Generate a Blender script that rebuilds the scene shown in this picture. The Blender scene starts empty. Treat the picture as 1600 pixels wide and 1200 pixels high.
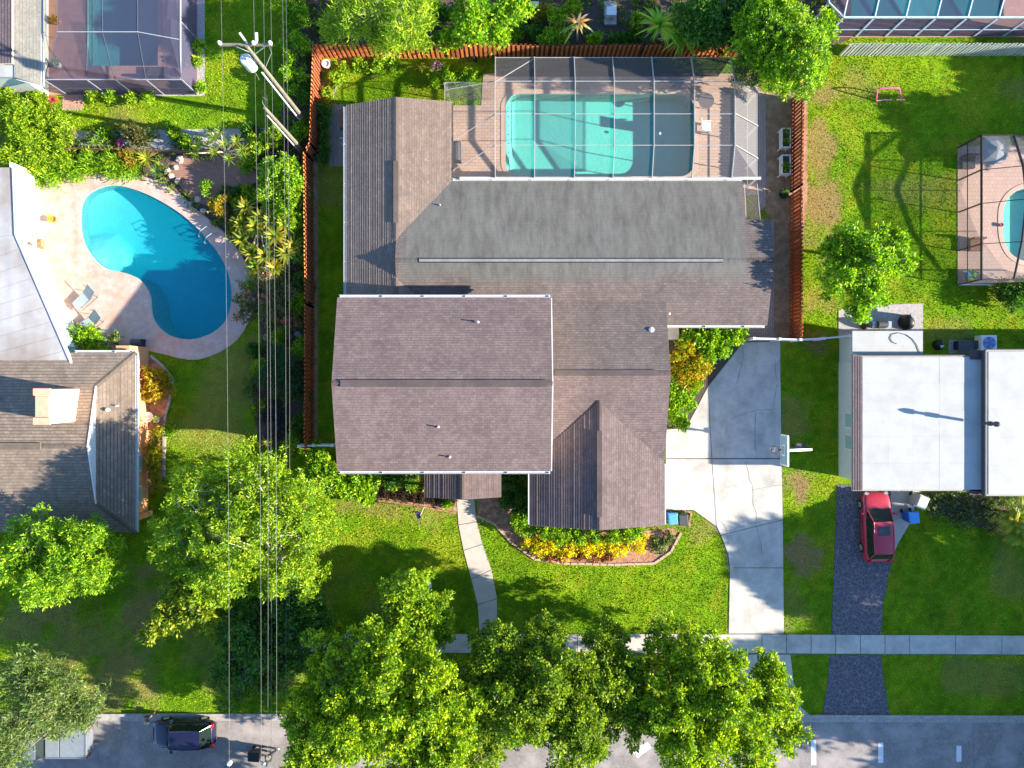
import bpy, bmesh, math, random
import numpy as np
from mathutils import Vector, Matrix
from mathutils.geometry import tessellate_polygon

# ------------------------------------------------------------------ camera, light, exposure
scene = bpy.context.scene
COL = scene.collection
H = 46.2; F = 1109.0            # flying height (m) and focal length in pixels of a 1600 px wide frame
cam_d = bpy.data.cameras.new('camera'); cam_d.sensor_width = 36.0
cam_d.lens = 36.0 * F / 1600.0; cam_d.clip_end = 1500; cam_d.clip_start = 0.5
cam = bpy.data.objects.new('camera', cam_d); COL.objects.link(cam)
cam.location = (0, 0, H); cam.rotation_euler = (0, 0, 0); scene.camera = cam

SUN_EL = math.radians(21.0)
SUN_DIR = Vector((1.0, -0.165, 0)).normalized()      # towards the sun, on the ground
sun_vec = Vector((SUN_DIR.x * math.cos(SUN_EL), SUN_DIR.y * math.cos(SUN_EL), math.sin(SUN_EL)))
world = bpy.data.worlds.new('World'); scene.world = world; world.use_nodes = True
wn = world.node_tree; wn.nodes.clear()
sky = wn.nodes.new('ShaderNodeTexSky'); sky.sky_type = 'NISHITA'; sky.sun_disc = False
sky.sun_elevation = SUN_EL; sky.sun_rotation = math.atan2(SUN_DIR.x, SUN_DIR.y)
sky.dust_density = 0.2; sky.ozone_density = 5.0
bg = wn.nodes.new('ShaderNodeBackground'); bg.inputs[1].default_value = 0.12
wo = wn.nodes.new('ShaderNodeOutputWorld')
wn.links.new(sky.outputs[0], bg.inputs[0]); wn.links.new(bg.outputs[0], wo.inputs[0])
sl = bpy.data.lights.new('sun', 'SUN'); sl.energy = 5.0; sl.angle = math.radians(0.5); sl.color = (1.0, 0.92, 0.79)
so = bpy.data.objects.new('sun', sl); COL.objects.link(so)
so.rotation_euler = sun_vec.to_track_quat('Z', 'Y').to_euler()
scene.view_settings.view_transform = 'Standard'; scene.view_settings.look = 'None'
scene.view_settings.gamma = 1.0; scene.view_settings.use_curve_mapping = False
scene.view_settings.exposure = 1.85
scene.cycles.transparent_max_bounces = 24
scene.cycles.max_bounces = 8

# ------------------------------------------------------------------ helpers
rng = np.random.default_rng(7)
random.seed(5)

def W(px, py, z=0.0):
    s = (H - z) / F
    return Vector(((px - 800) * s, (600 - py) * s, z))
def G(pts, z=0.0):
    return [(W(a, b, z).x, W(a, b, z).y) for a, b in pts]

def tag(o, label=None, cat=None, group=None, kind=None):
    if label: o['label'] = label
    if cat: o['category'] = cat
    if group: o['group'] = group
    if kind: o['kind'] = kind
    return o

def thing(name, label, cat, loc=(0, 0, 0), group=None):
    o = bpy.data.objects.new(name, None); COL.objects.link(o); o.location = loc
    o.empty_display_size = 0.2
    return tag(o, label, cat, group)

def origin_of(o):
    v = Vector((0, 0, 0))
    while o is not None:
        v += o.location; o = o.parent
    return v

class MB:
    def __init__(self): self.v = []; self.f = []; self.uv = None
    def add(self, vs, fs):
        n = len(self.v); self.v += [tuple(p) for p in vs]; self.f += [tuple(i + n for i in f) for f in fs]
        return self
    def box(self, a, b):
        (x0, y0, z0), (x1, y1, z1) = a, b
        return self.add([(x0,y0,z0),(x1,y0,z0),(x1,y1,z0),(x0,y1,z0),(x0,y0,z1),(x1,y0,z1),(x1,y1,z1),(x0,y1,z1)],
                 [(0,3,2,1),(4,5,6,7),(0,1,5,4),(1,2,6,5),(2,3,7,6),(3,0,4,7)])
    def rbox(self, c, half, rz=0.0, rx=0.0, ry=0.0):
        m = Matrix.Rotation(rz, 3, 'Z') @ Matrix.Rotation(ry, 3, 'Y') @ Matrix.Rotation(rx, 3, 'X')
        vs = []
        for sz in (-1, 1):
            for sx, sy in ((-1,-1),(1,-1),(1,1),(-1,1)):
                vs.append(Vector(c) + m @ Vector((sx*half[0], sy*half[1], sz*half[2])))
        return self.add(vs, [(0,3,2,1),(4,5,6,7),(0,1,5,4),(1,2,6,5),(2,3,7,6),(3,0,4,7)])
    def bar(self, p, q, w, h=None):
        h = h or w; p = Vector(p); q = Vector(q); d = (q - p)
        if d.length < 1e-6: return self
        d.normalize()
        up = Vector((0, 0, 1)) if abs(d.z) < 0.95 else Vector((1, 0, 0))
        s = d.cross(up).normalized(); u = s.cross(d).normalized()
        vs = []
        for e in (p, q):
            for a, b in ((-1,-1),(1,-1),(1,1),(-1,1)):
                vs.append(e + s * a * w / 2 + u * b * h / 2)
        return self.add(vs, [(0,3,2,1),(4,5,6,7),(0,1,5,4),(1,2,6,5),(2,3,7,6),(3,0,4,7)])
    def tube(self, pts, rad, n=8, cap=True):
        pts = [Vector(p) for p in pts]
        if not hasattr(rad, '__len__'): rad = [rad] * len(pts)
        base = len(self.v); ref = Vector((0.3, 0.5, 0.81))
        for i, p in enumerate(pts):
            d = (pts[min(i+1, len(pts)-1)] - pts[max(i-1, 0)])
            if d.length < 1e-9: d = Vector((0,0,1))
            d.normalize()
            s = d.cross(ref)
            if s.length < 0.05: s = d.cross(Vector((1,0,0)))
            s.normalize(); u = s.cross(d)
            for k in range(n):
                a = 2*math.pi*k/n
                self.v.append(tuple(p + (s*math.cos(a) + u*math.sin(a)) * rad[i]))
        for i in range(len(pts)-1):
            for k in range(n):
                a = base+i*n+k; b = base+i*n+(k+1) % n
                self.f.append((a, b, b+n, a+n))
        if cap:
            self.f.append(tuple(base+k for k in range(n))[::-1])
            self.f.append(tuple(base+(len(pts)-1)*n+k for k in range(n)))
        return self
    def lathe(self, c, prof, n=16):
        base = len(self.v)
        for r, z in prof:
            for k in range(n):
                a = 2*math.pi*k/n
                self.v.append((c[0]+r*math.cos(a), c[1]+r*math.sin(a), c[2]+z))
        for i in range(len(prof)-1):
            for k in range(n):
                a = base+i*n+k; b = base+i*n+(k+1) % n
                self.f.append((a, b, b+n, a+n))
        self.f.append(tuple(base+k for k in range(n))[::-1])
        self.f.append(tuple(base+(len(prof)-1)*n+k for k in range(n)))
        return self
    def prism(self, pts2, z0, z1, holes=None, bottom=False):
        loops = [list(pts2)] + [list(h) for h in (holes or [])]
        flat = [p for l in loops for p in l]; n = len(flat)
        tris = tessellate_polygon([[Vector((p[0], p[1], 0)) for p in l] for l in loops])
        def up(t):
            a, b, c = [flat[i] for i in t]
            ar = (b[0]-a[0])*(c[1]-a[1]) - (b[1]-a[1])*(c[0]-a[0])
            return t if ar > 0 else (t[0], t[2], t[1])
        tris = [up(t) for t in tris]
        vs = [(p[0], p[1], z1) for p in flat]; fs = list(tris)
        if z0 is not None:
            vs += [(p[0], p[1], z0) for p in flat]; s = 0
            for l in loops:
                m = len(l)
                for k in range(m):
                    a = s+k; b = s+(k+1) % m
                    fs.append((a, a+n, b+n, b))
                s += m
            if bottom: fs += [tuple(i+n for i in t[::-1]) for t in tris]
        return self.add(vs, fs)
    def build(self, name, mat, parent=None, smooth=False, local=False):
        me = bpy.data.meshes.new(name)
        o = bpy.data.objects.new(name, me)
        off = Vector((0,0,0))
        if parent is not None:
            off = Vector((0,0,0)) if local else origin_of(parent); o.parent = parent
        me.from_pydata([(a-off.x, b-off.y, c-off.z) for a, b, c in self.v], [], self.f)
        if self.uv is not None:
            uvl = me.uv_layers.new(name='UVMap')
            flat = []
            for f in self.f:
                for i in f: flat += self.uv[i]
            uvl.data.foreach_set('uv', flat)
        me.validate(verbose=False)
        bm = bmesh.new(); bm.from_mesh(me)
        if not getattr(self, 'keep', False): bmesh.ops.recalc_face_normals(bm, faces=bm.faces)
        bm.to_mesh(me); bm.free()
        me.materials.append(mat)
        if smooth:
            me.polygons.foreach_set('use_smooth', [True]*len(me.polygons))
        COL.objects.link(o)
        return o

def share(o, parent, loc=None, rot=None, name=None):
    c = o.copy(); COL.objects.link(c); c.parent = parent
    if loc is not None: c.location = loc
    if rot is not None: c.rotation_euler = rot
    return c
def copy_tree(o, parent=None):
    c = o.copy(); COL.objects.link(c); c.parent = parent
    for ch in list(o.children): copy_tree(ch, c)
    return c

# ------------------------------------------------------------------ materials
MATS = {}
def nd(nt, t, **kw):
    n = nt.nodes.new(t)
    for k, v in kw.items(): setattr(n, k, v)
    return n
def base_mat(name):
    m = bpy.data.materials.new(name); m.use_nodes = True
    nt = m.node_tree; b = nt.nodes['Principled BSDF']
    return m, nt, b
def rgba(c): return (c[0], c[1], c[2], 1)
def pos(nt, scale=(1, 1, 1)):
    g = nd(nt, 'ShaderNodeNewGeometry'); mp = nd(nt, 'ShaderNodeMapping')
    mp.inputs['Scale'].default_value = scale
    nt.links.new(g.outputs['Position'], mp.inputs['Vector']); return mp.outputs[0]
def noise(nt, vec, scale, detail=4, rough=0.6):
    n = nd(nt, 'ShaderNodeTexNoise'); n.inputs['Scale'].default_value = scale
    n.inputs['Detail'].default_value = detail; n.inputs['Roughness'].default_value = rough
    nt.links.new(vec, n.inputs['Vector']); return n.outputs['Fac']
def ramp(nt, fac, stops):
    r = nd(nt, 'ShaderNodeValToRGB'); e = r.color_ramp.elements
    e[0].position = stops[0][0]; e[0].color = rgba(stops[0][1])
    e[1].position = stops[-1][0]; e[1].color = rgba(stops[-1][1])
    for p, c in stops[1:-1]:
        x = e.new(p); x.color = rgba(c)
    nt.links.new(fac, r.inputs[0]); return r.outputs[0]
def mixc(nt, fac, a, b, mode='MIX'):
    m = nd(nt, 'ShaderNodeMix', data_type='RGBA', blend_type=mode)
    for s, v in ((0, fac), (6, a), (7, b)):
        if hasattr(v, 'links'): nt.links.new(v, m.inputs[s])
        elif s == 0: m.inputs[0].default_value = v
        else: m.inputs[s].default_value = rgba(v)
    return m.outputs[2]
def bump(nt, b, h, strength, dist):
    bp = nd(nt, 'ShaderNodeBump'); bp.inputs['Strength'].default_value = strength
    bp.inputs['Distance'].default_value = dist
    nt.links.new(h, bp.inputs['Height']); nt.links.new(bp.outputs[0], b.inputs['Normal'])
def M(name, c1, c2=None, scale=3.0, rough=0.85, bstr=0.0, bscale=30, bdist=0.02, metal=0.0, stain=None, spec=0.3):
    if name in MATS: return MATS[name]
    m, nt, b = base_mat(name)
    b.inputs['Roughness'].default_value = rough; b.inputs['Metallic'].default_value = metal
    b.inputs['Specular IOR Level'].default_value = spec
    c2 = c2 or tuple(x*0.8 for x in c1)
    v = pos(nt)
    col = ramp(nt, noise(nt, v, scale, 6, 0.65), [(0.32, c2), (0.68, c1)])
    if stain:
        col = mixc(nt, ramp(nt, noise(nt, v, stain[1], 5, 0.6), [(0.45, (0,0,0)), (0.7, (1,1,1))]), col, stain[0])
    nt.links.new(col, b.inputs['Base Color'])
    if bstr: bump(nt, b, noise(nt, v, bscale, 3, 0.6), bstr, bdist)
    MATS[name] = m; return m

def shingle_mat(name, cols, joint, algae=None, algae_at=None):
    """asphalt shingle tabs: u runs along the course, v counts courses"""
    m, nt, b = base_mat(name)
    uv = nd(nt, 'ShaderNodeUVMap')
    br = nd(nt, 'ShaderNodeTexBrick'); br.offset = 0.5; br.squash = 1
    br.inputs['Scale'].default_value = 1.0; br.inputs['Mortar Size'].default_value = 0.012
    br.inputs['Brick Width'].default_value = 0.31; br.inputs['Row Height'].default_value = 1.0
    br.inputs['Color1'].default_value = rgba(cols[0]); br.inputs['Color2'].default_value = rgba(cols[1])
    br.inputs['Mortar'].default_value = rgba(joint); br.inputs['Mortar Smooth'].default_value = 0.3
    nt.links.new(uv.outputs[0], br.inputs['Vector'])
    v = pos(nt)
    col = mixc(nt, ramp(nt, noise(nt, v, 0.55, 5, 0.65), [(0.35, (0,0,0)), (0.65, (0.9,)*3)]), br.outputs['Color'], tuple(x*1.18 for x in cols[2]))
    col = mixc(nt, ramp(nt, noise(nt, pos(nt, (1.6, .45, 1)), 1.1, 6, .7), [(0.5, (0,0,0)), (0.72, (0.45,)*3)]), col, tuple(x*.62 for x in cols[1]))
    col = mixc(nt, ramp(nt, noise(nt, v, 7, 4, 0.7), [(0.35, (0.6,)*3), (0.62, (0,0,0))]), col, tuple(x*0.5 for x in cols[0]))
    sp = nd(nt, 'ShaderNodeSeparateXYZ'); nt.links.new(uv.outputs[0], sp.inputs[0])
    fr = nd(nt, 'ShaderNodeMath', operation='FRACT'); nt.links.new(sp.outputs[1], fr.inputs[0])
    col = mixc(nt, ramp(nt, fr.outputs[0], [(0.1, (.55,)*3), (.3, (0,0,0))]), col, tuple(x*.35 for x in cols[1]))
    col = mixc(nt, ramp(nt, noise(nt, v, 2.4, 6, .75), [(0.38, (.5,)*3), (.62, (0,0,0))]), col, tuple(x*.72 for x in cols[1]))
    if algae:
        # algae growing over one wing of the roof; soft uneven border
        g = nd(nt, 'ShaderNodeNewGeometry'); sx = nd(nt, 'ShaderNodeSeparateXYZ')
        nt.links.new(g.outputs['Position'], sx.inputs[0])
        def mth(op, a, bb):
            q = nd(nt, 'ShaderNodeMath', operation=op); q.use_clamp = False
            for i, t in ((0, a), (1, bb)):
                if hasattr(t, 'links'): nt.links.new(t, q.inputs[i])
                else: q.inputs[i].default_value = t
            return q.outputs[0]
        n1 = noise(nt, v, 0.5, 4, 0.6)
        ymin, xmin, xmax = algae_at
        a = mth('ADD', mth('SUBTRACT', sx.outputs[1], ymin), mth('MULTIPLY', mth('SUBTRACT', n1, 0.5), 1.6))
        xx = mth('MINIMUM', mth('SUBTRACT', sx.outputs[0], xmin), mth('SUBTRACT', xmax, sx.outputs[0]))
        f = mth('MINIMUM', a, xx)
        fac = ramp(nt, f, [(0.0, (0,0,0)), (0.7, (0.7,)*3)])
        col = mixc(nt, fac, col, mixc(nt, ramp(nt, noise(nt, pos(nt, (2.2, .5, 1)), 0.9, 6, .7), [(.3, (0,0,0)), (.7, (1,1,1))]), tuple(x*1.35 for x in algae), tuple(x*0.55 for x in algae)))
    nt.links.new(col, b.inputs['Base Color'])
    b.inputs['Roughness'].default_value = 0.9; b.inputs['Specular IOR Level'].default_value = 0.2
    h = mixc(nt, 0.6, br.outputs['Color'], nd_gray(nt, noise(nt, v, 60, 2, .6)))
    bump(nt, b, h, 0.5, 0.02)
    return m
def nd_gray(nt, fac):
    c = nd(nt, 'ShaderNodeCombineColor')
    for i in range(3): nt.links.new(fac, c.inputs[i])
    return c.outputs[0]

def paver_mat(name, c1, c2, joint, w=0.3, h=0.2, rot=0.0, mort=0.012, blot=None):
    m, nt, b = base_mat(name)
    g = nd(nt, 'ShaderNodeNewGeometry'); mp = nd(nt, 'ShaderNodeMapping')
    mp.inputs['Rotation'].default_value = (0, 0, rot)
    nt.links.new(g.outputs['Position'], mp.inputs['Vector'])
    br = nd(nt, 'ShaderNodeTexBrick'); br.inputs['Scale'].default_value = 1.0
    br.inputs['Mortar Size'].default_value = mort; br.inputs['Brick Width'].default_value = w
    br.inputs['Row Height'].default_value = h; br.inputs['Color1'].default_value = rgba(c1)
    br.inputs['Color2'].default_value = rgba(c2); br.inputs['Mortar'].default_value = rgba(joint)
    nt.links.new(mp.outputs[0], br.inputs['Vector'])
    v = pos(nt)
    col = mixc(nt, ramp(nt, noise(nt, v, 1.3, 5, .65), [(0.35, (0,0,0)), (.7, (.5,)*3)]), br.outputs['Color'], blot or tuple(x*.7 for x in c1))
    nt.links.new(col, b.inputs['Base Color']); b.inputs['Roughness'].default_value = 0.85
    bump(nt, b, br.outputs['Color'], 0.5, 0.02)
    return m

def leaf_mat(name, rough=0.5, trans=0.35, tint=(1.0, 1.1, 0.3)):
    m = bpy.data.materials.new(name); m.use_nodes = True; nt = m.node_tree; nt.nodes.clear()
    at = nd(nt, 'ShaderNodeAttribute'); at.attribute_name = 'Col'
    p = nd(nt, 'ShaderNodeBsdfPrincipled'); p.inputs['Roughness'].default_value = rough
    p.inputs['Specular IOR Level'].default_value = 0.35
    t = nd(nt, 'ShaderNodeBsdfTranslucent'); mx = nd(nt, 'ShaderNodeMixShader'); mx.inputs[0].default_value = trans
    o = nd(nt, 'ShaderNodeOutputMaterial')
    nt.links.new(at.outputs['Color'], p.inputs['Base Color'])
    nt.links.new(mixc(nt, 1.0, at.outputs['Color'], tint, 'MULTIPLY'), t.inputs['Color'])
    nt.links.new(p.outputs[0], mx.inputs[1]); nt.links.new(t.outputs[0], mx.inputs[2]); nt.links.new(mx.outputs[0], o.inputs[0])
    return m
LEAF = leaf_mat('leaf', trans=.42); GRASSM = leaf_mat('grass_blade', 0.6, 0.35)

def screen_mat(name, col, op):
    m = bpy.data.materials.new(name); m.use_nodes = True; nt = m.node_tree; nt.nodes.clear()
    d = nd(nt, 'ShaderNodeBsdfDiffuse'); d.inputs[0].default_value = rgba(col)
    t = nd(nt, 'ShaderNodeBsdfTransparent'); lw = nd(nt, 'ShaderNodeLayerWeight'); lw.inputs[0].default_value = 0.35
    mr = nd(nt, 'ShaderNodeMapRange'); mr.inputs['To Min'].default_value = op; mr.inputs['To Max'].default_value = min(1, op*3.0)
    mx = nd(nt, 'ShaderNodeMixShader'); o = nd(nt, 'ShaderNodeOutputMaterial')
    nt.links.new(lw.outputs['Facing'], mr.inputs[0]); nt.links.new(mr.outputs[0], mx.inputs[0])
    nt.links.new(t.outputs[0], mx.inputs[1]); nt.links.new(d.outputs[0], mx.inputs[2]); nt.links.new(mx.outputs[0], o.inputs[0])
    return m

def water_mat(name, tint, absorb, dens, haze_c=None):
    m = bpy.data.materials.new(name); m.use_nodes = True; nt = m.node_tree; nt.nodes.clear()
    t = nd(nt, 'ShaderNodeBsdfTransparent'); t.inputs[0].default_value = rgba(tint)
    g = nd(nt, 'ShaderNodeBsdfGlossy'); g.inputs['Roughness'].default_value = 0.05
    fr = nd(nt, 'ShaderNodeLayerWeight'); fr.inputs[0].default_value = 0.5
    pw = nd(nt, 'ShaderNodeMath', operation='POWER'); pw.inputs[1].default_value = 5.0
    ml = nd(nt, 'ShaderNodeMath', operation='MULTIPLY_ADD'); ml.inputs[1].default_value = 0.7; ml.inputs[2].default_value = 0.02
    nt.links.new(fr.outputs['Facing'], pw.inputs[0]); nt.links.new(pw.outputs[0], ml.inputs[0])
    bp = nd(nt, 'ShaderNodeBump'); bp.inputs['Strength'].default_value = 0.25; bp.inputs['Distance'].default_value = 0.05
    nt.links.new(noise(nt, pos(nt), 3.5, 3, .5), bp.inputs['Height'])
    nt.links.new(bp.outputs[0], g.inputs['Normal']); nt.links.new(bp.outputs[0], fr.inputs['Normal'])
    mx = nd(nt, 'ShaderNodeMixShader'); o = nd(nt, 'ShaderNodeOutputMaterial')
    nt.links.new(ml.outputs[0], mx.inputs[0]); nt.links.new(t.outputs[0], mx.inputs[1]); nt.links.new(g.outputs[0], mx.inputs[2])
    df = nd(nt, 'ShaderNodeBsdfDiffuse'); df.inputs[0].default_value = rgba(haze_c or (0,0,0)); m2 = nd(nt, 'ShaderNodeMixShader'); m2.inputs[0].default_value = 0.3 if haze_c else 0.0
    nt.links.new(mx.outputs[0], m2.inputs[1]); nt.links.new(df.outputs[0], m2.inputs[2])
    va = nd(nt, 'ShaderNodeVolumeAbsorption'); va.inputs['Color'].default_value = rgba(absorb); va.inputs['Density'].default_value = dens
    nt.links.new(m2.outputs[0], o.inputs['Surface']); nt.links.new(va.outputs[0], o.inputs['Volume'])
    return m

def glass_mat(name, tint=(0.02, 0.03, 0.03), rough=0.06):
    m, nt, b = base_mat(name); b.inputs['Base Color'].default_value = rgba(tint)
    b.inputs['Roughness'].default_value = rough; b.inputs['Specular IOR Level'].default_value = 0.8
    return m

shg_brown = shingle_mat('shingle_brown', [(0.235,0.168,0.152), (0.13,0.097,0.092), (0.21,0.152,0.137)], (0.07,0.055,0.05))
shg_low = shingle_mat('shingle_lower', [(0.20,0.155,0.135), (0.12,0.095,0.085), (0.185,0.145,0.13)], (0.07,0.055,0.05),
                      algae=(0.125,0.128,0.112), algae_at=(6.0, -6.9, 14.3))
shg_tan = shingle_mat('shingle_tan', [(0.34,0.26,0.19), (0.19,0.145,0.11), (0.28,0.215,0.16)], (0.14,0.11,0.08))
shg_wing = shingle_mat('shingle_wing', [(0.30,0.22,0.165), (0.18,0.135,0.11), (0.26,0.19,0.15)], (0.12,0.09,0.08))
shg_grey = shingle_mat('shingle_grey', [(0.33,0.30,0.25), (0.27,0.25,0.21), (0.31,0.29,0.24)], (0.17,0.15,0.13))
shg_dark = shingle_mat('shingle_dark', [(0.16,0.12,0.12), (0.12,0.09,0.09), (0.14,0.11,0.11)], (0.04,0.03,0.03))
m_concrete = M('concrete', (0.54,0.49,0.43), (0.43,0.39,0.335), 2.2, 0.9, 0.25, 40, 0.01, stain=((0.34,0.31,0.27), 0.7))
m_walk = M('concrete_walk', (0.50,0.45,0.38), (0.42,0.375,0.32), 2.0, 0.9, 0.15, 40, 0.01, stain=((0.42,0.37,0.31), 1.4))
m_crack = M('crack', (0.20,0.17,0.14), rough=1)
m_asph = M('asphalt', (0.27,0.235,0.215), (0.18,0.158,0.145), 6, 0.95, 0.4, 50, 0.01, stain=((0.36,0.31,0.29), 0.6))
m_kerb = M('kerb_concrete', (0.42,0.38,0.34), (0.26,0.24,0.22), 4, 0.95, 0.3, 30, 0.01)
m_white = M('white_paint', (0.70,0.69,0.67), (0.6,0.6,0.58), 8, 0.5)
m_alu = M('white_aluminium', (0.58,0.57,0.55), (0.46,0.45,0.43), 8, 0.35)
m_bronze = M('bronze_frame', (0.035,0.03,0.028), (0.025,0.022,0.02), 8, 0.4)
m_stucco = M('stucco_beige', (0.55,0.47,0.38), (0.48,0.41,0.33), 5, 0.95, 0.3, 60, 0.01)
m_peach = M('stucco_peach', (0.72,0.36,0.16), (0.62,0.29,0.12), 3, 0.9, 0.3, 50, 0.01)
m_sage = M('stucco_sage', (0.50,0.52,0.46), (0.45,0.47,0.42), 3, 0.9, 0.2, 50, 0.01)
m_mulch = M('mulch', (0.44,0.22,0.13), (0.20,0.10,0.06), 9, 1, 0.9, 22, 0.05, stain=((0.55,0.33,0.2), 3))
m_darkmulch = M('dark_mulch', (0.13,0.09,0.07), (0.06,0.045,0.04), 9, 1, 0.9, 22, 0.05)
m_dirt = M('bare_soil', (0.30,0.20,0.12), (0.19,0.12,0.075), 1.6, 1, 0.8, 14, 0.05, stain=((0.36,0.27,0.15), 2))
m_gravel = M('pale_gravel', (0.55,0.51,0.47), (0.20,0.18,0.17), 12, 0.95, 1, 14, 0.06)
m_pave = paver_mat('deck_pavers', (0.52,0.34,0.24), (0.40,0.29,0.22), (0.22,0.16,0.12), 0.4, 0.2)
m_pave2 = paver_mat('side_pavers', (0.36,0.28,0.25), (0.28,0.23,0.22), (0.13,0.11,0.1), 0.3, 0.15, math.pi/2)
m_coral = M('coral_deck', (0.56,0.42,0.355), (0.44,0.30,0.24), 2.2, 0.85, 0.4, 18, 0.02, stain=((0.50,0.27,0.19), 0.8))
m_redpave = paver_mat('red_patio', (0.34,0.17,0.11), (0.26,0.13,0.09), (0.12,0.07,0.05), 0.24, 0.12)
m_pinkpave = paver_mat('pink_patio', (0.48,0.26,0.19), (0.42,0.22,0.17), (0.30,0.17,0.13), 0.6, 0.6, 0, 0.01)
m_tanpave = paver_mat('tan_patio', (0.52,0.34,0.26), (0.46,0.30,0.23), (0.30,0.2,0.16), 0.25, 0.25, 0, 0.01)
m_fence = M('fence_wood', (0.80,0.26,0.07), (0.55,0.15,0.04), 5, 0.85, 0.3, 20, 0.01)
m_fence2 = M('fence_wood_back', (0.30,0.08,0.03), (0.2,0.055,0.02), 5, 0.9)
m_brownwood = M('brown_wood', (0.26,0.14,0.09), (0.17,0.09,0.06), 5, 0.9)
m_palewood = M('pale_wood', (0.52,0.55,0.46), (0.36,0.4,0.33), 4, 0.9)
m_pole = M('pole_wood', (0.22,0.195,0.145), (0.14,0.12,0.085), 4, 0.9, 0.4, 20, 0.01)
m_bark = M('bark', (0.28,0.22,0.16), (0.14,0.11,0.08), 5, 0.95, 0.6, 16, 0.03)
m_palebark = M('pale_bark', (0.55,0.48,0.38), (0.36,0.3,0.22), 5, 0.95)
m_black = M('black_plastic', (0.02,0.02,0.022), (0.012,0.012,0.014), 8, 0.5)
m_dgrey = M('dark_grey', (0.07,0.07,0.075), (0.05,0.05,0.055), 8, 0.6)
m_grey = M('grey_plastic', (0.30,0.31,0.31), (0.24,0.25,0.25), 8, 0.6)
m_blue = M('bin_blue', (0.02,0.17,0.62), (0.015,0.13,0.5), 6, 0.45)
m_skyblue = M('blue_glaze', (0.10,0.35,0.7), (0.08,0.28,0.6), 6, 0.5)
m_pink = M('pink_plastic', (0.75,0.10,0.32), (0.65,0.08,0.28), 6, 0.4)
m_orange = M('orange_plastic', (0.8,0.28,0.03), (0.6,0.2,0.03), 6, 0.5)
m_red = M('red_paint', (0.42,0.025,0.05), (0.36,0.02,0.04), 3, 0.32, spec=0.6)
m_navy = M('navy_paint', (0.012,0.012,0.04), (0.01,0.01,0.035), 3, 0.2, spec=0.6)
m_silver = M('silver_paint', (0.20,0.22,0.25), (0.17,0.19,0.22), 3, 0.3, metal=0.3)
m_tyre = M('tyre', (0.02,0.02,0.02), rough=0.9)
m_rim = M('alloy', (0.6,0.6,0.62), rough=0.3, metal=0.8)
m_glass = glass_mat('window_glass'); m_cglass = glass_mat('car_glass', (0.012,0.02,0.02))
m_pglass = glass_mat('pale_glass', (0.25,0.42,0.38), 0.1)
m_lamp = M('lamp_lens', (0.3,0.3,0.3), rough=0.15); m_tail = M('tail_lens', (0.5,0.02,0.02), rough=0.2)
m_metal = M('steel', (0.5,0.5,0.5), rough=0.35, metal=0.7)
m_wire = M('wire', (0.20,0.19,0.18), (0.14,0.13,0.12), 3, 0.5)
m_ceramic = M('ceramic', (0.75,0.74,0.72), rough=0.3)
m_membrane = M('roof_membrane', (0.39,0.385,0.36), (0.365,0.36,0.335), 1.2, 0.8, 0.15, 8, 0.01, stain=((0.325,0.318,0.295), 0.7))
m_lanai = M('lanai_panel', (0.43,0.41,0.385), (0.35,0.33,0.31), 0.6, 0.55, 0.1, 3, 0.02, stain=((0.26,0.21,0.17), 0.25))
m_skin = M('skin', (0.5,0.3,0.2), rough=0.6); m_shirt = M('shirt', (0.16,0.18,0.16), rough=0.9)
m_terra = M('terracotta', (0.5,0.2,0.1), rough=0.8)
m_stone = M('garden_stone', (0.42,0.38,0.36), (0.28,0.25,0.24), 6, 0.95, 0.4, 12, 0.03)
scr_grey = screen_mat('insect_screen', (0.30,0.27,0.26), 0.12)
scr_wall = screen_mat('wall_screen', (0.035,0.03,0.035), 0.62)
scr_east = screen_mat('sunlit_screen', (0.26,0.24,0.23), 0.34)  # extra opacity stands in for sun glint on the east mansard mesh
m_cagealu = M('cage_aluminium', (0.42,0.40,0.38), rough=.4)
scr_dark = screen_mat('dark_screen', (0.07,0.07,0.11), 0.42)
scr_bronze = screen_mat('bronze_screen', (0.30,0.26,0.24), 0.18)

# ------------------------------------------------------------------ numpy polygon test
def inside(px, py, poly):
    r = np.zeros(px.shape, bool); n = len(poly); j = n-1
    for i in range(n):
        xi, yi = poly[i]; xj, yj = poly[j]
        if yi != yj:
            c = ((yi > py) != (yj > py)) & (px < (xj-xi)*(py-yi)/(yj-yi)+xi)
            r ^= c
        j = i
    return r
def smooth_loop(pts, n=6):
    out = []; m = len(pts)
    for i in range(m):
        p0, p1, p2, p3 = pts[i-1], pts[i], pts[(i+1) % m], pts[(i+2) % m]
        for k in range(n):
            t = k/n
            out.append(tuple(0.5*((2*p1[a])+(-p0[a]+p2[a])*t+(2*p0[a]-5*p1[a]+4*p2[a]-p3[a])*t*t+(-p0[a]+3*p1[a]-3*p2[a]+p3[a])*t**3) for a in (0, 1)))
    return out
def rounded_rect(x0, y0, x1, y1, r, n=6):
    o = []
    for cx, cy, a0 in ((x1-r, y1-r, 0), (x0+r, y1-r, 90), (x0+r, y0+r, 180), (x1-r, y0+r, 270)):
        for k in range(n+1):
            a = math.radians(a0+90*k/n); o.append((cx+r*math.cos(a), cy+r*math.sin(a)))
    return o

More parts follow.
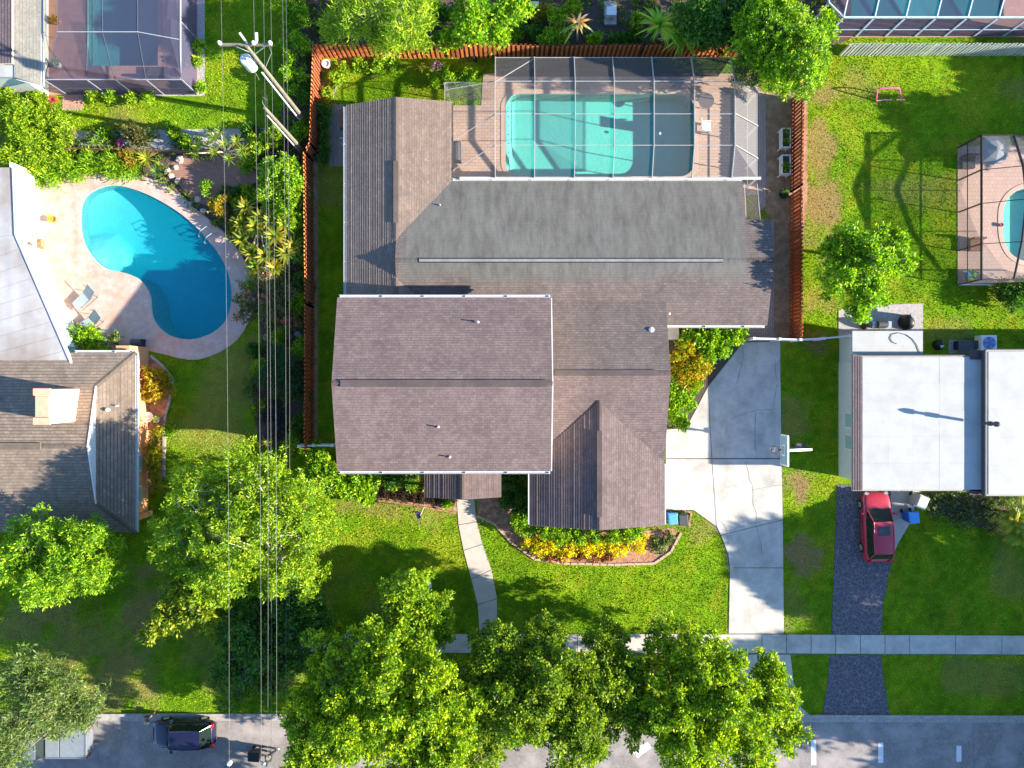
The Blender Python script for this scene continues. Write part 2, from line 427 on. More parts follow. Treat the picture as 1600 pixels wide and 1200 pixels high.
# pools (ground outlines)
kidney = smooth_loop(G([(126,335),(134,308),(158,293),(190,291),(235,306),(285,336),(325,375),(352,415),(362,455),(357,492),(335,518),(298,530),
                        (262,522),(240,497),(235,462),(222,440),(200,428),(168,420),(148,405),(130,375)]))
pool_main = rounded_rect(W(790,0).x, W(0,276).y, W(1084,0).x, W(0,147).y, .9)
pool_tl = [(W(137,0).x, W(0,103).y), (W(247,0).x, W(0,103).y), (W(247,0).x, 27.5), (W(137,0).x, 27.5)]
pool_tr = [(W(1322,0).x, W(0,27).y), (W(1568,0).x, W(0,27).y), (W(1568,0).x, 30), (W(1322,0).x, 30)]
pool_r = smooth_loop(G([(1566,345),(1570,318),(1590,298),(1630,290),(1690,300),(1700,350),(1690,400),(1640,415),(1590,404),(1570,380)]))
POOLS = [kidney, pool_main, pool_tl, pool_tr, pool_r]

# hard and bare areas where no grass grows
deck_left = smooth_loop(G([(62,285),(120,270),(200,272),(262,290),(310,330),(350,362),(392,425),(398,470),(372,530),(310,562),(250,552),(205,545),(120,552),(112,520),(75,440),(62,370)]), 4)
A_drive = G([(1160,535),(1219,533),(1222,720),(1225,992),(1138,992),(1140,900),(1130,845),(1112,818),(1083,797),(1040,797),(1040,668),(1072,668),(1105,604)])
A_drive2 = G([(1308,757),(1440,757),(1420,820),(1402,850),(1390,890),(1380,940),(1376,992),(1299,992)])
A_apron2 = G([(1296,1024),(1376,1024),(1380,1060),(1390,1119),(1285,1119),(1294,1060)])
A_apron1 = G([(1135,1022),(1235,1022),(1240,1065),(1252,1105),(1268,1119),(1105,1119),(1128,1080)])
walk_l = [(713,776),(716,820),(724,860),(736,905),(746,945),(749,990)]
walk_r = [(741,776),(745,815),(754,850),(768,890),(777,935),(777,990)]
A_walk = G(walk_l + walk_r[::-1])
y_side_a, y_side_b = W(0,990).y, W(0,1020).y
A_side = [(W(470,0).x, y_side_b), (60, y_side_b-0.2), (60, y_side_a-0.2), (W(470,0).x, y_side_a)]
A_road = [(-150, -60), (150, -60), (150, W(0,1119).y), (-150, W(0,1116).y)]
A_deck = [(W(700,0).x, 12.3), (W(1197,0).x, 12.3), (W(1197,0).x, W(0,150).y), (W(1170,0).x, 20.2), (W(755,0).x, 20.2), (W(752,0).x, W(0,165).y), (W(700,0).x, W(0,165).y)]
A_dirtE = G([(1196,140),(1262,120),(1262,300),(1240,530),(1165,530),(1165,500),(1205,340),(1196,330)])
A_bedW = G([(415,130),(502,90),(502,245),(490,260),(492,700),(440,705),(385,640),(400,560),(395,430),(350,360),(300,300),(260,262),(100,262),(88,232),(95,205),(420,205),(452,130),(452,0),(490,-40),(502,90)])
A_bedW = G([(452,-60),(500,-60),(500,90),(500,245),(488,255),(488,700),(405,700),(392,600),(412,540),(392,430),(350,372),(300,322),(262,285),(120,268),(30,290),(15,262),(60,205),(430,205),(445,150)])
A_north = G([(502,-80),(1330,-80),(1330,60),(1262,90),(502,84)])
A_bedporch = G([(565,745),(590,752),(640,760),(700,765),(714,780),(716,800),(660,790),(600,780),(560,782)])
A_bedgar = G([(745,776),(830,740),(835,830),(1000,830),(1050,825),(1062,835),(1048,860),(1025,878),(960,880),(880,878),(835,870),(800,845),(770,815),(746,805)])
A_bedhouse = G([(205,530),(240,560),(268,590),(262,640),(258,745),(225,780),(225,560)])
A_tlh = G([(-20,-60),(322,-60),(322,162),(95,162),(20,170),(-20,170)])
A_patior = G([(1310,485),(1330,478),(1442,474),(1442,522),(1310,525)])
A_bedr = G([(1430,770),(1640,770),(1640,850),(1560,835),(1490,810),(1440,795)])
A_cager = G([(1496,228),(1760,228),(1760,446),(1496,446)])
A_cagetr = G([(1296,-80),(1700,-80),(1700,60),(1296,60)])
A_hedgedrive = G([(1040,510),(1166,510),(1160,540),(1105,604),(1072,668),(1040,672)])
BUILD = [[(-10.0,-5),(9.2,-5),(9.2,5),(-10,5)], [(-10,4),(-3.8,4),(-3.8,17.2),(-10,17.2)], [(-7,3.8),(15.5,3.8),(15.5,12.4),(-7,12.4)],
         [(1.2,-8.4),(9.3,-8.4),(9.3,0),(1.2,0)], [(-60,-9),(-23.6,-9),(-23.6,2.2),(-60,2.2)], [(-60,0),(-31,10),(-31,16),(-60,16)],
         [(21.2,-6.5),(60,-6.5),(60,2.6),(21.2,2.6)], [(-5.3,-6.6),(-.8,-6.6),(-.8,-4),(-5.3,-4)]]
NOGRASS = POOLS + [deck_left, A_drive, A_drive2, A_apron1, A_apron2, A_walk, A_side, A_road, A_deck, A_dirtE, A_bedW, A_north,
                   A_bedporch, A_bedgar, A_bedhouse, A_tlh, A_patior, A_cager, A_cagetr, A_hedgedrive] + BUILD

# bare / worn places in the lawns: (px, py, rx, ry, strength), colour of dry thatch or soil
WORN = [(225,950,45,60,.75),(130,1000,90,55,.5),(180,1060,70,55,.65),(60,960,60,30,.6),(30,995,40,12,.6),(1247,765,24,32,1.0),(1250,870,26,34,.9),(1238,930,26,40,.5),
        (1240,655,30,30,.5),(1278,535,22,18,.7),(1290,330,38,55,.9),(1278,240,26,40,.8),(1285,150,25,25,.7),(1300,400,30,40,.6),(1280,470,24,25,.5),
        (590,790,50,22,.5),(670,800,40,25,.4),(745,800,30,20,.3),(1100,830,35,25,.45),(1465,520,20,20,.35),(360,600,45,70,.45),(510,135,20,35,.6),
        (560,100,60,14,.8),(460,860,50,50,.4),(600,960,40,30,.4),(330,1010,60,40,.35),(1590,60,20,20,.3),(20,980,30,30,.5)]
def vnoise(x, y, s, seed):
    # cheap smooth value noise
    r = np.random.default_rng(seed); t = r.random((128, 128))
    u = x/s + 1000; v = y/s + 1000
    iu = np.floor(u).astype(int); iv = np.floor(v).astype(int); fu = u-iu; fv = v-iv
    fu = fu*fu*(3-2*fu); fv = fv*fv*(3-2*fv)
    g = lambda a, b: t[a % 128, b % 128]
    return (g(iu,iv)*(1-fu)+g(iu+1,iv)*fu)*(1-fv)+(g(iu,iv+1)*(1-fu)+g(iu+1,iv+1)*fu)*fv
GREEN = np.array([0.125,0.30,0.005]); GREEN2 = np.array([0.28,0.41,0.007]); DRY = np.array([0.36,0.24,0.10])
def lawn_colour(x, y):
    n1 = vnoise(x, y, 2.6, 1)*.5+vnoise(x, y, 0.9, 2)*.3+vnoise(x, y, 0.35, 3)*.2
    c = GREEN[None]*(1-n1[:, None]) + GREEN2[None]*n1[:, None]
    c *= (0.72+0.5*vnoise(x, y, 0.3, 4))[:, None]*(0.85+0.3*vnoise(x, y, 1.7, 14))[:, None]
    yl = np.clip((vnoise(x, y, 1.3, 15)*.6+vnoise(x, y, .5, 16)*.4-.55)*3, 0, .55)[:, None]
    c = c*(1-yl)+np.array([0.38,0.42,0.02])[None]*yl
    w = np.zeros_like(x); edge = (vnoise(x, y, 1.0, 5)-.5)*1.1+(vnoise(x, y, 0.35, 6)-.5)*.7
    for px, py, rx, ry, s in WORN:
        cx, cy = (px-800)/24.0, (600-py)/24.0
        d = np.sqrt(((x-cx)/(rx/24))**2+((y-cy)/(ry/24))**2)+edge
        w = np.maximum(w, np.clip((1.15-d)*1.6, 0, 1)*s)
    w = np.maximum(w, np.clip((vnoise(x, y, 3.2, 8)-.74)*3, 0, .4))
    return c*(1-w[:, None])+DRY[None]*w[:, None], w

# ------------------------------------------------------------------ ground
def build_ground():
    x0, x1, y0, y1, s = -36.0, 36.0, -27.0, 27.0, 0.25
    nx = int((x1-x0)/s); ny = int((y1-y0)/s)
    X, Y = np.meshgrid(np.linspace(x0, x1, nx+1), np.linspace(y0, y1, ny+1))
    X = X.ravel(); Y = Y.ravel()
    idx = np.arange((nx+1)*(ny+1)).reshape(ny+1, nx+1)
    q = np.stack([idx[:-1, :-1], idx[:-1, 1:], idx[1:, 1:], idx[1:, :-1]], -1).reshape(-1, 4)
    bad = np.zeros(len(X), bool)
    for P in POOLS:
        for dx, dy in ((0,0),(.3,0),(-.3,0),(0,.3),(0,-.3)): bad |= inside(X+dx, Y+dy, P)
    q = q[~bad[q].any(1)]
    verts = np.stack([X, Y, np.zeros_like(X)], 1)
    ext = np.array([(-400,-400,0),(x0,-400,0),(x1,-400,0),(400,-400,0),(-400,y0,0),(x0,y0,0),(x1,y0,0),(400,y0,0),
                    (-400,y1,0),(x0,y1,0),(x1,y1,0),(400,y1,0),(-400,400,0),(x0,400,0),(x1,400,0),(400,400,0)], float)
    n0 = len(verts); verts = np.vstack([verts, ext]); f2 = []
    for r in range(3):
        for c in range(3):
            if r == 1 and c == 1: continue
            a = n0+r*4+c; f2.append((a, a+1, a+5, a+4))
    faces = q.tolist()+f2
    me = bpy.data.meshes.new('lawn'); me.from_pydata(verts.tolist(), [], faces)
    c, w = lawn_colour(verts[:, 0], verts[:, 1]); c = c*0.9; c[n0:] = GREEN*0.6
    ca = me.color_attributes.new('Col', 'FLOAT_COLOR', 'POINT')
    ca.data.foreach_set('color', np.hstack([c, np.ones((len(c), 1))]).astype(np.float32).ravel())
    m, nt, b = base_mat('lawn_ground')
    at = nd(nt, 'ShaderNodeAttribute'); at.attribute_name = 'Col'; v = pos(nt)
    col = mixc(nt, ramp(nt, noise(nt, v, 9, 5, .75), [(.35, (.5,)*3), (.65, (0,0,0))]), at.outputs['Color'], (0.03,0.06,0.008))
    nt.links.new(col, b.inputs['Base Color']); b.inputs['Roughness'].default_value = 1; b.inputs['Specular IOR Level'].default_value = 0.1
    bump(nt, b, noise(nt, v, 12, 5, .75), 0.9, 0.12)
    me.materials.append(m)
    o = bpy.data.objects.new('lawn', me); COL.objects.link(o); tag(o, kind='structure')
    # grass blades
    N = 460000
    gx = rng.uniform(-34.5, 34.5, N); gy = rng.uniform(-22.0, 26.0, N)
    ok = np.ones(N, bool)
    for P in NOGRASS: ok &= ~inside(gx, gy, P)
    gx = gx[ok]; gy = gy[ok]; n = len(gx)
    c, w = lawn_colour(gx, gy)
    keep = rng.random(n) > w*0.45
    gx, gy, c, w = gx[keep], gy[keep], c[keep], w[keep]; n = len(gx)
    a = rng.uniform(0, 2*np.pi, n); ln = rng.uniform(.05, .12, n)*(1-.4*w); wd = rng.uniform(.02, .04, n)
    tilt = rng.uniform(.3, 1.15, n); b2 = rng.uniform(0, 2*np.pi, n)
    tx = gx+np.cos(b2)*np.sin(tilt)*ln; ty = gy+np.sin(b2)*np.sin(tilt)*ln; tz = np.cos(tilt)*ln+.005
    dx = np.cos(a)*wd; dy = np.sin(a)*wd
    V = np.stack([np.stack([gx-dx, gy-dy, np.zeros(n)], 1), np.stack([gx+dx, gy+dy, np.zeros(n)], 1), np.stack([tx, ty, tz], 1)], 1).reshape(-1, 3)
    c = c*rng.uniform(.7, 1.5, (n, 1)); c[:, 0] *= rng.uniform(.8, 1.4, n)
    o = raw_mesh('grass', V, 3, np.repeat(c, 3, 0), GRASSM)
    tag(o, 'short green lawn grass growing between houses and street', 'grass', kind='stuff')

def raw_mesh(name, V, k, C, mat, parent=None):
    V = np.ascontiguousarray(V, dtype=np.float32); nv = len(V); nf = nv//k
    if parent is not None:
        of = origin_of(parent); V = V-np.array([of.x, of.y, of.z], np.float32)
    me = bpy.data.meshes.new(name)
    me.vertices.add(nv); me.vertices.foreach_set('co', V.ravel())
    me.loops.add(nv); me.loops.foreach_set('vertex_index', np.arange(nv, dtype=np.int32))
    me.polygons.add(nf); me.polygons.foreach_set('loop_start', np.arange(0, nv, k, dtype=np.int32))
    me.polygons.foreach_set('loop_total', np.full(nf, k, np.int32))
    me.update()
    ca = me.color_attributes.new('Col', 'FLOAT_COLOR', 'POINT')
    ca.data.foreach_set('color', np.hstack([C, np.ones((nv, 1))]).astype(np.float32).ravel())
    me.materials.append(mat)
    o = bpy.data.objects.new(name, me); COL.objects.link(o); o.parent = parent
    return o
build_ground()

def sheet(name, poly, z, mat, parent=None, z0=None, kind='structure', holes=None):
    o = MB().prism(poly, z0, z, holes).build(name, mat, parent)
    if parent is None and kind: tag(o, kind=kind)
    return o

# beds, soil
sheet('soil', A_dirtE, 0.004, m_dirt); sheet('planting_soil', A_bedW, 0.004, m_darkmulch)
sheet('woodland_soil', A_north, 0.008, m_darkmulch)
sheet('mulch_bed', A_bedporch, 0.02, m_mulch, z0=0); sheet('mulch_bed', A_bedgar, 0.02, m_mulch, z0=0)
sheet('mulch_bed', A_bedhouse, 0.02, m_mulch, z0=0); sheet('mulch_bed', A_hedgedrive, 0.02, m_darkmulch, z0=0)
sheet('mulch_bed', A_bedr, 0.004, m_darkmulch)
sheet('gravel_bed', G([(105,205),(430,200),(425,222),(300,236),(200,232),(105,226)]), 0.012, m_gravel)
sheet('gravel_bed', G([(96,150),(320,150),(320,-60),(300,-60),(300,140),(128,150),(128,172),(96,172)]), 0.006, m_gravel)
sheet('gravel_strip', G([(488,252),(497,252),(497,700),(489,700)]), 0.008, m_dirt)

# ------------------------------------------------------------------ road, kerbs, marking, pavement
road = sheet('street', A_road, 0.012, m_asph)
kerb = MB()
yk = W(0,1117).y
root = bpy.data.objects.new('kerb', None); COL.objects.link(root); tag(root, kind='structure')
seg0 = MB().box((-1.22, 0, 0), (1.22, 0.16, 0.13)).add([(-1.22,-.42,.0065),(1.22,-.42,.0065),(1.22,0,.03),(-1.22,0,.03)], [(0,1,2,3)]).build('kerb_section', m_kerb, root)
for k in range(30):
    o = seg0 if k == 0 else share(seg0, root)
    x = -36+k*2.46; ksag = 0.0
    o.location = (x, yk-0.05-0.14*max(0, (x+5))/40, 0)
# dashes across the street
for px, yy0, yy1 in ((1271,1156,1195),(1376,1160,1192),(1498,1165,1190),(1179,1158,1182)):
    a = W(px-4,yy1); b = W(px+4,yy0)
    o = MB().prism([(a.x,a.y),(b.x,a.y),(b.x,b.y),(a.x,b.y)], None, 0.018).build('road_marking', m_white); tag(o, kind='structure')
o = MB().prism(G([(986,1172),(1012,1159),(1018,1168),(996,1184)]), None, 0.018).build('road_marking', m_white); tag(o, kind='structure')
mk = MB()
def ribbon(mb, pts, w, z, jitter=0.0):
    pts = [W(a, b) for a, b in pts]; out = []
    for i in range(len(pts)-1):
        n = max(1, int((pts[i+1]-pts[i]).length/0.25))
        for k in range(n): out.append(pts[i].lerp(pts[i+1], k/n)+Vector((random.uniform(-jitter, jitter), random.uniform(-jitter, jitter), 0)))
    out.append(pts[-1])
    for i in range(len(out)-1):
        d = (out[i+1]-out[i]); 
        if d.length < 1e-6: continue
        d.normalize(); s = Vector((-d.y, d.x, 0))*w/2*random.uniform(.6, 1.3)
        mb.add([(p.x, p.y, z) for p in (out[i]-s, out[i]+s, out[i+1]+s, out[i+1]-s)], [(0, 3, 2, 1)])
for pts in ([(216,1134),(219,1150),(219,1172)],[(322,1172),(314,1185),(312,1200)],[(1200,1119),(1204,1150),(1198,1200)],[(1464,1132),(1472,1133)],[(1520,1132),(1521,1200)]):
    ribbon(mk, pts, 0.035, 0.016, .02)
o = mk.build('street_crack', m_crack, road)

def slabs(name, label, polys, mat, z, gap_poly=None, cracks=None):
    root = bpy.data.objects.new(name, None); COL.objects.link(root); tag(root, kind='structure')
    for p in polys:
        # shrink each slab a little so a joint shows
        cx = sum(a for a, b in p)/len(p); cy = sum(b for a, b in p)/len(p)
        q = []
        n = len(p)
        ar = sum(p[i][0]*p[(i+1) % n][1]-p[(i+1) % n][0]*p[i][1] for i in range(n))
        sg = 1 if ar > 0 else -1
        for i in range(n):
            a = Vector(p[i-1]); b = Vector(p[i]); c = Vector(p[(i+1) % n])
            d1 = (b-a).normalized(); d2 = (c-b).normalized()
            n1 = Vector((-d1.y, d1.x))*sg; n2 = Vector((-d2.y, d2.x))*sg
            m = n1+n2
            if m.length < .3: m = n1
            m.normalize(); k = 0.02/max(.5, m.dot(n1))
            q.append((b.x+m.x*k, b.y+m.y*k))
        MB().prism(q, 0.0, z+random.uniform(-.004, .006)).build('slab', mat, root)
    if gap_poly: MB().prism(gap_poly, None, 0.009).build('joint_sand', m_crack, root)
    if cracks:
        mb = MB()
        for c in cracks: ribbon(mb, c, 0.02, z+0.012, .04)
        mb.build('crack', m_crack, root)
    return root

# pavement
polys = []
x = W(470,0).x
while x < 37:
    wd = 1.6 if x > W(1150,0).x and x < W(1420,0).x else 3.0
    ya = y_side_a-0.003*max(0, x-10)*1.6; yb = y_side_b-0.003*max(0, x-10)*1.6
    polys.append([(x, yb), (x+wd, yb-.003), (x+wd, ya-.003), (x, ya)]); x += wd
slabs('sidewalk', '', polys, m_concrete, 0.05, A_side)
# driveway slabs
D = lambda pts: G(pts)
drv = [D([(1160,535),(1219,533),(1221,716),(1112,716),(1106,604)]), D([(1106,604),(1112,716),(1040,716),(1040,671),(1072,668)]),
       D([(1040,717),(1112,717),(1119,822),(1112,818),(1083,797),(1040,797)]),
       D([(1112,717),(1221,717),(1223,812),(1126,836),(1119,822)]), D([(1223,812),(1224,887),(1140,887),(1138,868),(1126,836)]),
       D([(1140,887),(1224,887),(1225,990),(1138,990)]), D([(1135,1022),(1183,1022),(1186,1119),(1105,1119),(1128,1080)]),
       D([(1183,1022),(1235,1022),(1240,1065),(1252,1105),(1268,1119),(1186,1119)])]
drv_root = slabs('driveway', '', drv, m_concrete, 0.04, A_drive, cracks=[
    [(1165,720),(1170,745),(1176,762),(1176,785),(1182,805),(1181,818),(1184,835),(1189,850),(1190,870)], [(1176,765),(1190,763),(1200,759),(1222,757)],
    [(1181,816),(1165,820),(1150,826),(1139,830)], [(1181,816),(1200,813),(1222,811)], [(1122,812),(1130,818),(1136,832),(1138,850)],
    [(1160,537),(1161,560),(1155,580),(1151,600)], [(1140,655),(1165,645),(1182,641),(1205,640)], [(1180,643),(1179,680),(1181,716)], [(1210,560),(1214,600),(1207,640)]])
for cx_, cy_, a_, b_ in ((1135,672,3.2,10),(1132,705,3,9),(1190,870,6,5),(1070,742,3,3),(1150,760,4,2.5)):
    pp = [(cx_+a_*random.uniform(.5,1.1)*math.cos(t*math.pi/8), cy_+b_*random.uniform(.6,1.1)*math.sin(t*math.pi/8)) for t in range(16)]
    MB().prism(G(pp), None, .056).build('oil_stain', M('oil_stain', (0.36,0.34,0.31), (0.42,0.39,0.36), 4), drv_root)
# front walk
wp = []
for i in range(5):
    for k in range(1):
        wp.append(G([walk_l[i], walk_r[i], walk_r[i+1], walk_l[i+1]]))
slabs('front_walk', '', wp, m_walk, 0.04, A_walk)
# neighbour's drive: old crazed asphalt
m, nt, b = base_mat('crazed_asphalt'); v = pos(nt)
vo = nd(nt, 'ShaderNodeTexVoronoi', feature='DISTANCE_TO_EDGE'); vo.inputs['Scale'].default_value = 3.6
wv = nd(nt, 'ShaderNodeVectorMath', operation='ADD'); nz = nd(nt, 'ShaderNodeTexNoise'); nz.inputs['Scale'].default_value = 3
nt.links.new(v, nz.inputs['Vector']); vs_ = nd(nt, 'ShaderNodeVectorMath', operation='SCALE'); vs_.inputs['Scale'].default_value = .35; nt.links.new(nz.outputs['Color'], vs_.inputs[0]); nt.links.new(v, wv.inputs[0]); nt.links.new(vs_.outputs[0], wv.inputs[1]); nt.links.new(wv.outputs[0], vo.inputs['Vector'])
edge = ramp(nt, vo.outputs['Distance'], [(0.02, (1,1,1)), (0.055, (0,0,0))])
edge = mixc(nt, 1.0, edge, (.55,.55,.55), 'MULTIPLY')
col = mixc(nt, edge, ramp(nt, noise(nt, v, 5, 6, .7), [(.3, (0.06,0.055,0.065)), (.7, (0.11,0.10,0.115))]), (0.27,0.25,0.26))
nt.links.new(col, b.inputs['Base Color']); b.inputs['Roughness'].default_value = .95
bump(nt, b, noise(nt, v, 25, 4, .7), .5, .02); m_craze = m
sheet('asphalt_driveway', A_drive2, 0.03, m_craze, z0=0)
sheet('driveway_apron', A_apron2, 0.03, m_craze, z0=0)
sheet('side_concrete', G([(1392,757),(1440,757),(1420,820),(1402,850),(1390,880),(1390,800)]), 0.036, m_walk)
sheet('patio_slab', A_patior, 0.03, m_stone, z0=0)

# ------------------------------------------------------------------ pools
def pool(name, outline, deck_parts, depth_fn, plaster, water, ztop=0.03, zw=-0.08, walls=None):
    root = bpy.data.objects.new(name, None); COL.objects.link(root); tag(root, kind='structure')
    # walls
    n = len(outline); mb = MB(); mb.keep = True
    for i in range(n):
        a = outline[i]; b = outline[(i+1) % n]
        mb.add([(a[0],a[1],ztop-.002),(b[0],b[1],ztop-.002),(b[0],b[1],-3.2),(a[0],a[1],-3.2)], [(0,1,2,3)])
    mb.build('pool_wall', plaster, root)
    xs = [p[0] for p in outline]; ys = [p[1] for p in outline]; s = .22
    X = np.arange(min(xs)-s, max(xs)+2*s, s); Y = np.arange(min(ys)-s, max(ys)+2*s, s)
    XX, YY = np.meshgrid(X, Y); Z = -depth_fn(XX, YY)
    ny, nx = XX.shape; mb = MB()
    mb.v = [(float(a), float(b), float(c)) for a, b, c in zip(XX.ravel(), YY.ravel(), Z.ravel())]
    keepv = inside(XX.ravel(), YY.ravel(), outline)
    for (dx, dy) in ((.3,0),(-.3,0),(0,.3),(0,-.3),(.22,.22),(-.22,.22),(.22,-.22),(-.22,-.22)): keepv |= inside(XX.ravel()+dx, YY.ravel()+dy, outline)
    for j in range(ny-1):
        for i in range(nx-1):
            a = j*nx+i; q = (a, a+1, a+nx+1, a+nx)
            if all(keepv[k] for k in q): mb.f.append(q)
    mb.build('pool_floor', plaster, root, smooth=True)
    o = MB().prism(outline, -3.1, zw, bottom=True).build('water', water, root)
    return root

def plaster_mat(name, c):
    m, nt, b = base_mat(name); v = pos(nt)
    col = ramp(nt, noise(nt, v, .8, 4, .6), [(.3, tuple(x*.88 for x in c)), (.7, c)])
    w = nd(nt, 'ShaderNodeTexVoronoi', feature='SMOOTH_F1'); w.inputs['Scale'].default_value = 2.6
    nt.links.new(col, b.inputs['Base Color']); b.inputs['Roughness'].default_value = .8
    bump(nt, b, noise(nt, v, 5.0, 4, .6), .35, .06)
    return m
w_teal = water_mat('pool_water', (0.95,1.0,0.99), (0.25,0.95,0.92), 0.16)
w_blue = water_mat('blue_pool_water', (0.95,0.99,1.0), (0.02,0.78,0.95), 0.36, (0.0,0.36,0.44))
w_dark = water_mat('dark_pool_water', (0.75,0.85,0.9), (0.20,0.72,0.85), 0.25)
pl_teal = plaster_mat('pool_plaster', (0.13,0.50,0.42)); pl_pale = plaster_mat('pale_plaster', (0.30,0.60,0.52))
cream = M('coping_cream', (0.62,0.52,0.38), (0.55,0.46,0.34), 2, .8)
xA, xB = W(790,0).x, W(1084,0).x
def d_main(X, Y):
    d = 1.05+0.5*np.clip((X-xA)/(xB-xA), 0, 1)
    return np.where(X < xA+0.42, 0.38, d)
pool('swimming_pool', pool_main, None, d_main, pl_teal, w_teal)
jets = bpy.data.objects['swimming_pool']
for k in range(8):
    MB().lathe((xA+.2, W(0,165+k*14).y, -.375), [(.035,0),(.035,.012)], 8).build('tile_marker', m_dgrey, jets)
c_sh = Vector(((140-800)/24, (600-400)/24)); 
def d_kid(X, Y):
    # shallow at the west end, deep to the south-east
    t = ((X-(-28))*.80 + (12.2-Y)*.60)/9.5
    d = 0.45+2.2*np.clip(t+.05, 0, 1)**0.8
    r = np.hypot(X-(W(128,0).x), Y-W(0,412).y)
    st = np.floor(r/0.36)*0.14+.12
    ang = (X > -28.3) & (Y < W(0,366).y+0.1)
    d = np.where((r < 2.5) & ang, np.minimum(d, np.clip(st, .12, 1.6)), d)
    return d
pool('kidney_pool', kidney, None, d_kid, pl_pale, w_blue)
pool('lanai_pool', pool_tl, None, lambda X, Y: 1.2+0*X, pl_teal, w_dark)
pool('cage_pool', pool_tr, None, lambda X, Y: 1.3+0*X, pl_teal, w_blue)
pool('neighbour_pool', pool_r, None, lambda X, Y: 1.1+0*X, pl_pale, w_teal)

def offset_loop(pts, d):
    n = len(pts); out = []
    ar = sum(pts[i][0]*pts[(i+1) % n][1]-pts[(i+1) % n][0]*pts[i][1] for i in range(n)); sg = 1 if ar > 0 else -1
    for i in range(n):
        a = Vector(pts[i-1]); c = Vector(pts[(i+1) % n]); t = (c-a).normalized()
        out.append((pts[i][0]+t.y*sg*d, pts[i][1]-t.x*sg*d))
    return out
def coping(outline, d, mat, name='pool_coping'):
    o = MB().prism(offset_loop(outline, d), .02, .055, [outline]).build(name, mat); tag(o, kind='structure')
sheet('pool_deck', A_deck, 0.03, m_pave, z0=0, holes=[pool_main]); coping(pool_main, .3, M('coping', (0.50,0.34,0.25), (0.44,0.3,0.22), 3))
sheet('coral_pool_deck', deck_left, 0.03, m_coral, z0=0, holes=[kidney])
tl_out = G([(64,-70),(310,-70),(310,148),(100,148),(100,168),(128,168),(128,148)])
sheet('lanai_floor', [(W(40,0).x, W(0,148).y), (W(309,0).x, W(0,148).y), (W(309,0).x, 28.5), (W(40,0).x, 28.5)], 0.03, m_pinkpave, z0=0, holes=[pool_tl])
sheet('lanai_step', G([(98,148),(130,148),(130,170),(98,170)]), 0.034, m_pinkpave, z0=0)
sheet('cage_floor', [(W(1298,0).x, W(0,58).y), (45, W(0,58).y), (45, 31), (W(1298,0).x, 31)], 0.03, m_pinkpave, z0=0, holes=[pool_tr])
sheet('patio_floor', A_cager, 0.03, m_tanpave, z0=0, holes=[pool_r]); coping(pool_r, .3, M('coping_pink', (0.6,0.4,0.3), (0.5,0.33,0.25), 3))
sheet('side_paving', G([(1184,150),(1197,150),(1197,322),(1184,332)]), 0.036, m_pave2)
sheet('side_paving', G([(1196,345),(1209,345),(1209,528),(1165,528),(1165,508),(1196,508)]), 0.02, m_pave2, z0=0)
sheet('side_paving', G([(514,163),(538,163),(538,260),(514,260)]), 0.02, m_pave2, z0=0)
sheet('red_patio', G([(262,262),(275,248),(300,246),(398,236),(402,285),(372,296),(350,312),(332,322),(300,316),(282,290)]), 0.02, m_redpave, z0=0)
# pebble and border edgings
def edging(pts, mat, w, h, label=None, step=0.35):
    root = bpy.data.objects.new('bed_edging', None); COL.objects.link(root); tag(root, kind='structure')
    P = [W(a, b) for a, b in pts]; first = None
    for i in range(len(P)-1):
        d = P[i+1]-P[i]; n = max(1, round(d.length/step)); a = math.atan2(d.y, d.x)
        for k in range(n):
            c = P[i].lerp(P[i+1], (k+.5)/n)
            if first is None:
                first = MB().rbox((0,0,h/2), (step*.46, w/2, h/2)).build('brick', mat, root); o = first
            else: o = share(first, root)
            o.location = (c.x, c.y, random.uniform(-.01, .01)); o.rotation_euler = (0, 0, a+random.uniform(-.05, .05))
edging([(745,806),(772,818),(800,848),(835,873),(880,880),(960,882),(1022,880),(1048,862),(1064,832)], M('edging_pink', (0.6,0.36,0.27), (0.42,0.25,0.19), 8), .14, .09, step=.45)
edging([(560,784),(600,782),(660,792),(714,802)], M('edging_red', (0.42,0.2,0.12), (0.3,0.14,0.09), 8), .1, .07, step=.45)
edging([(236,556),(255,572),(270,592),(266,625),(259,648),(257,670),(257,745)], m_stone, .16, .1, step=.4)
edging([(262,286),(285,305),(312,330),(350,362)], m_brownwood, .08, .12, step=1.1)
edging([(1066,798),(1080,800),(1076,822)], m_mulch, .12, .1, step=.3)

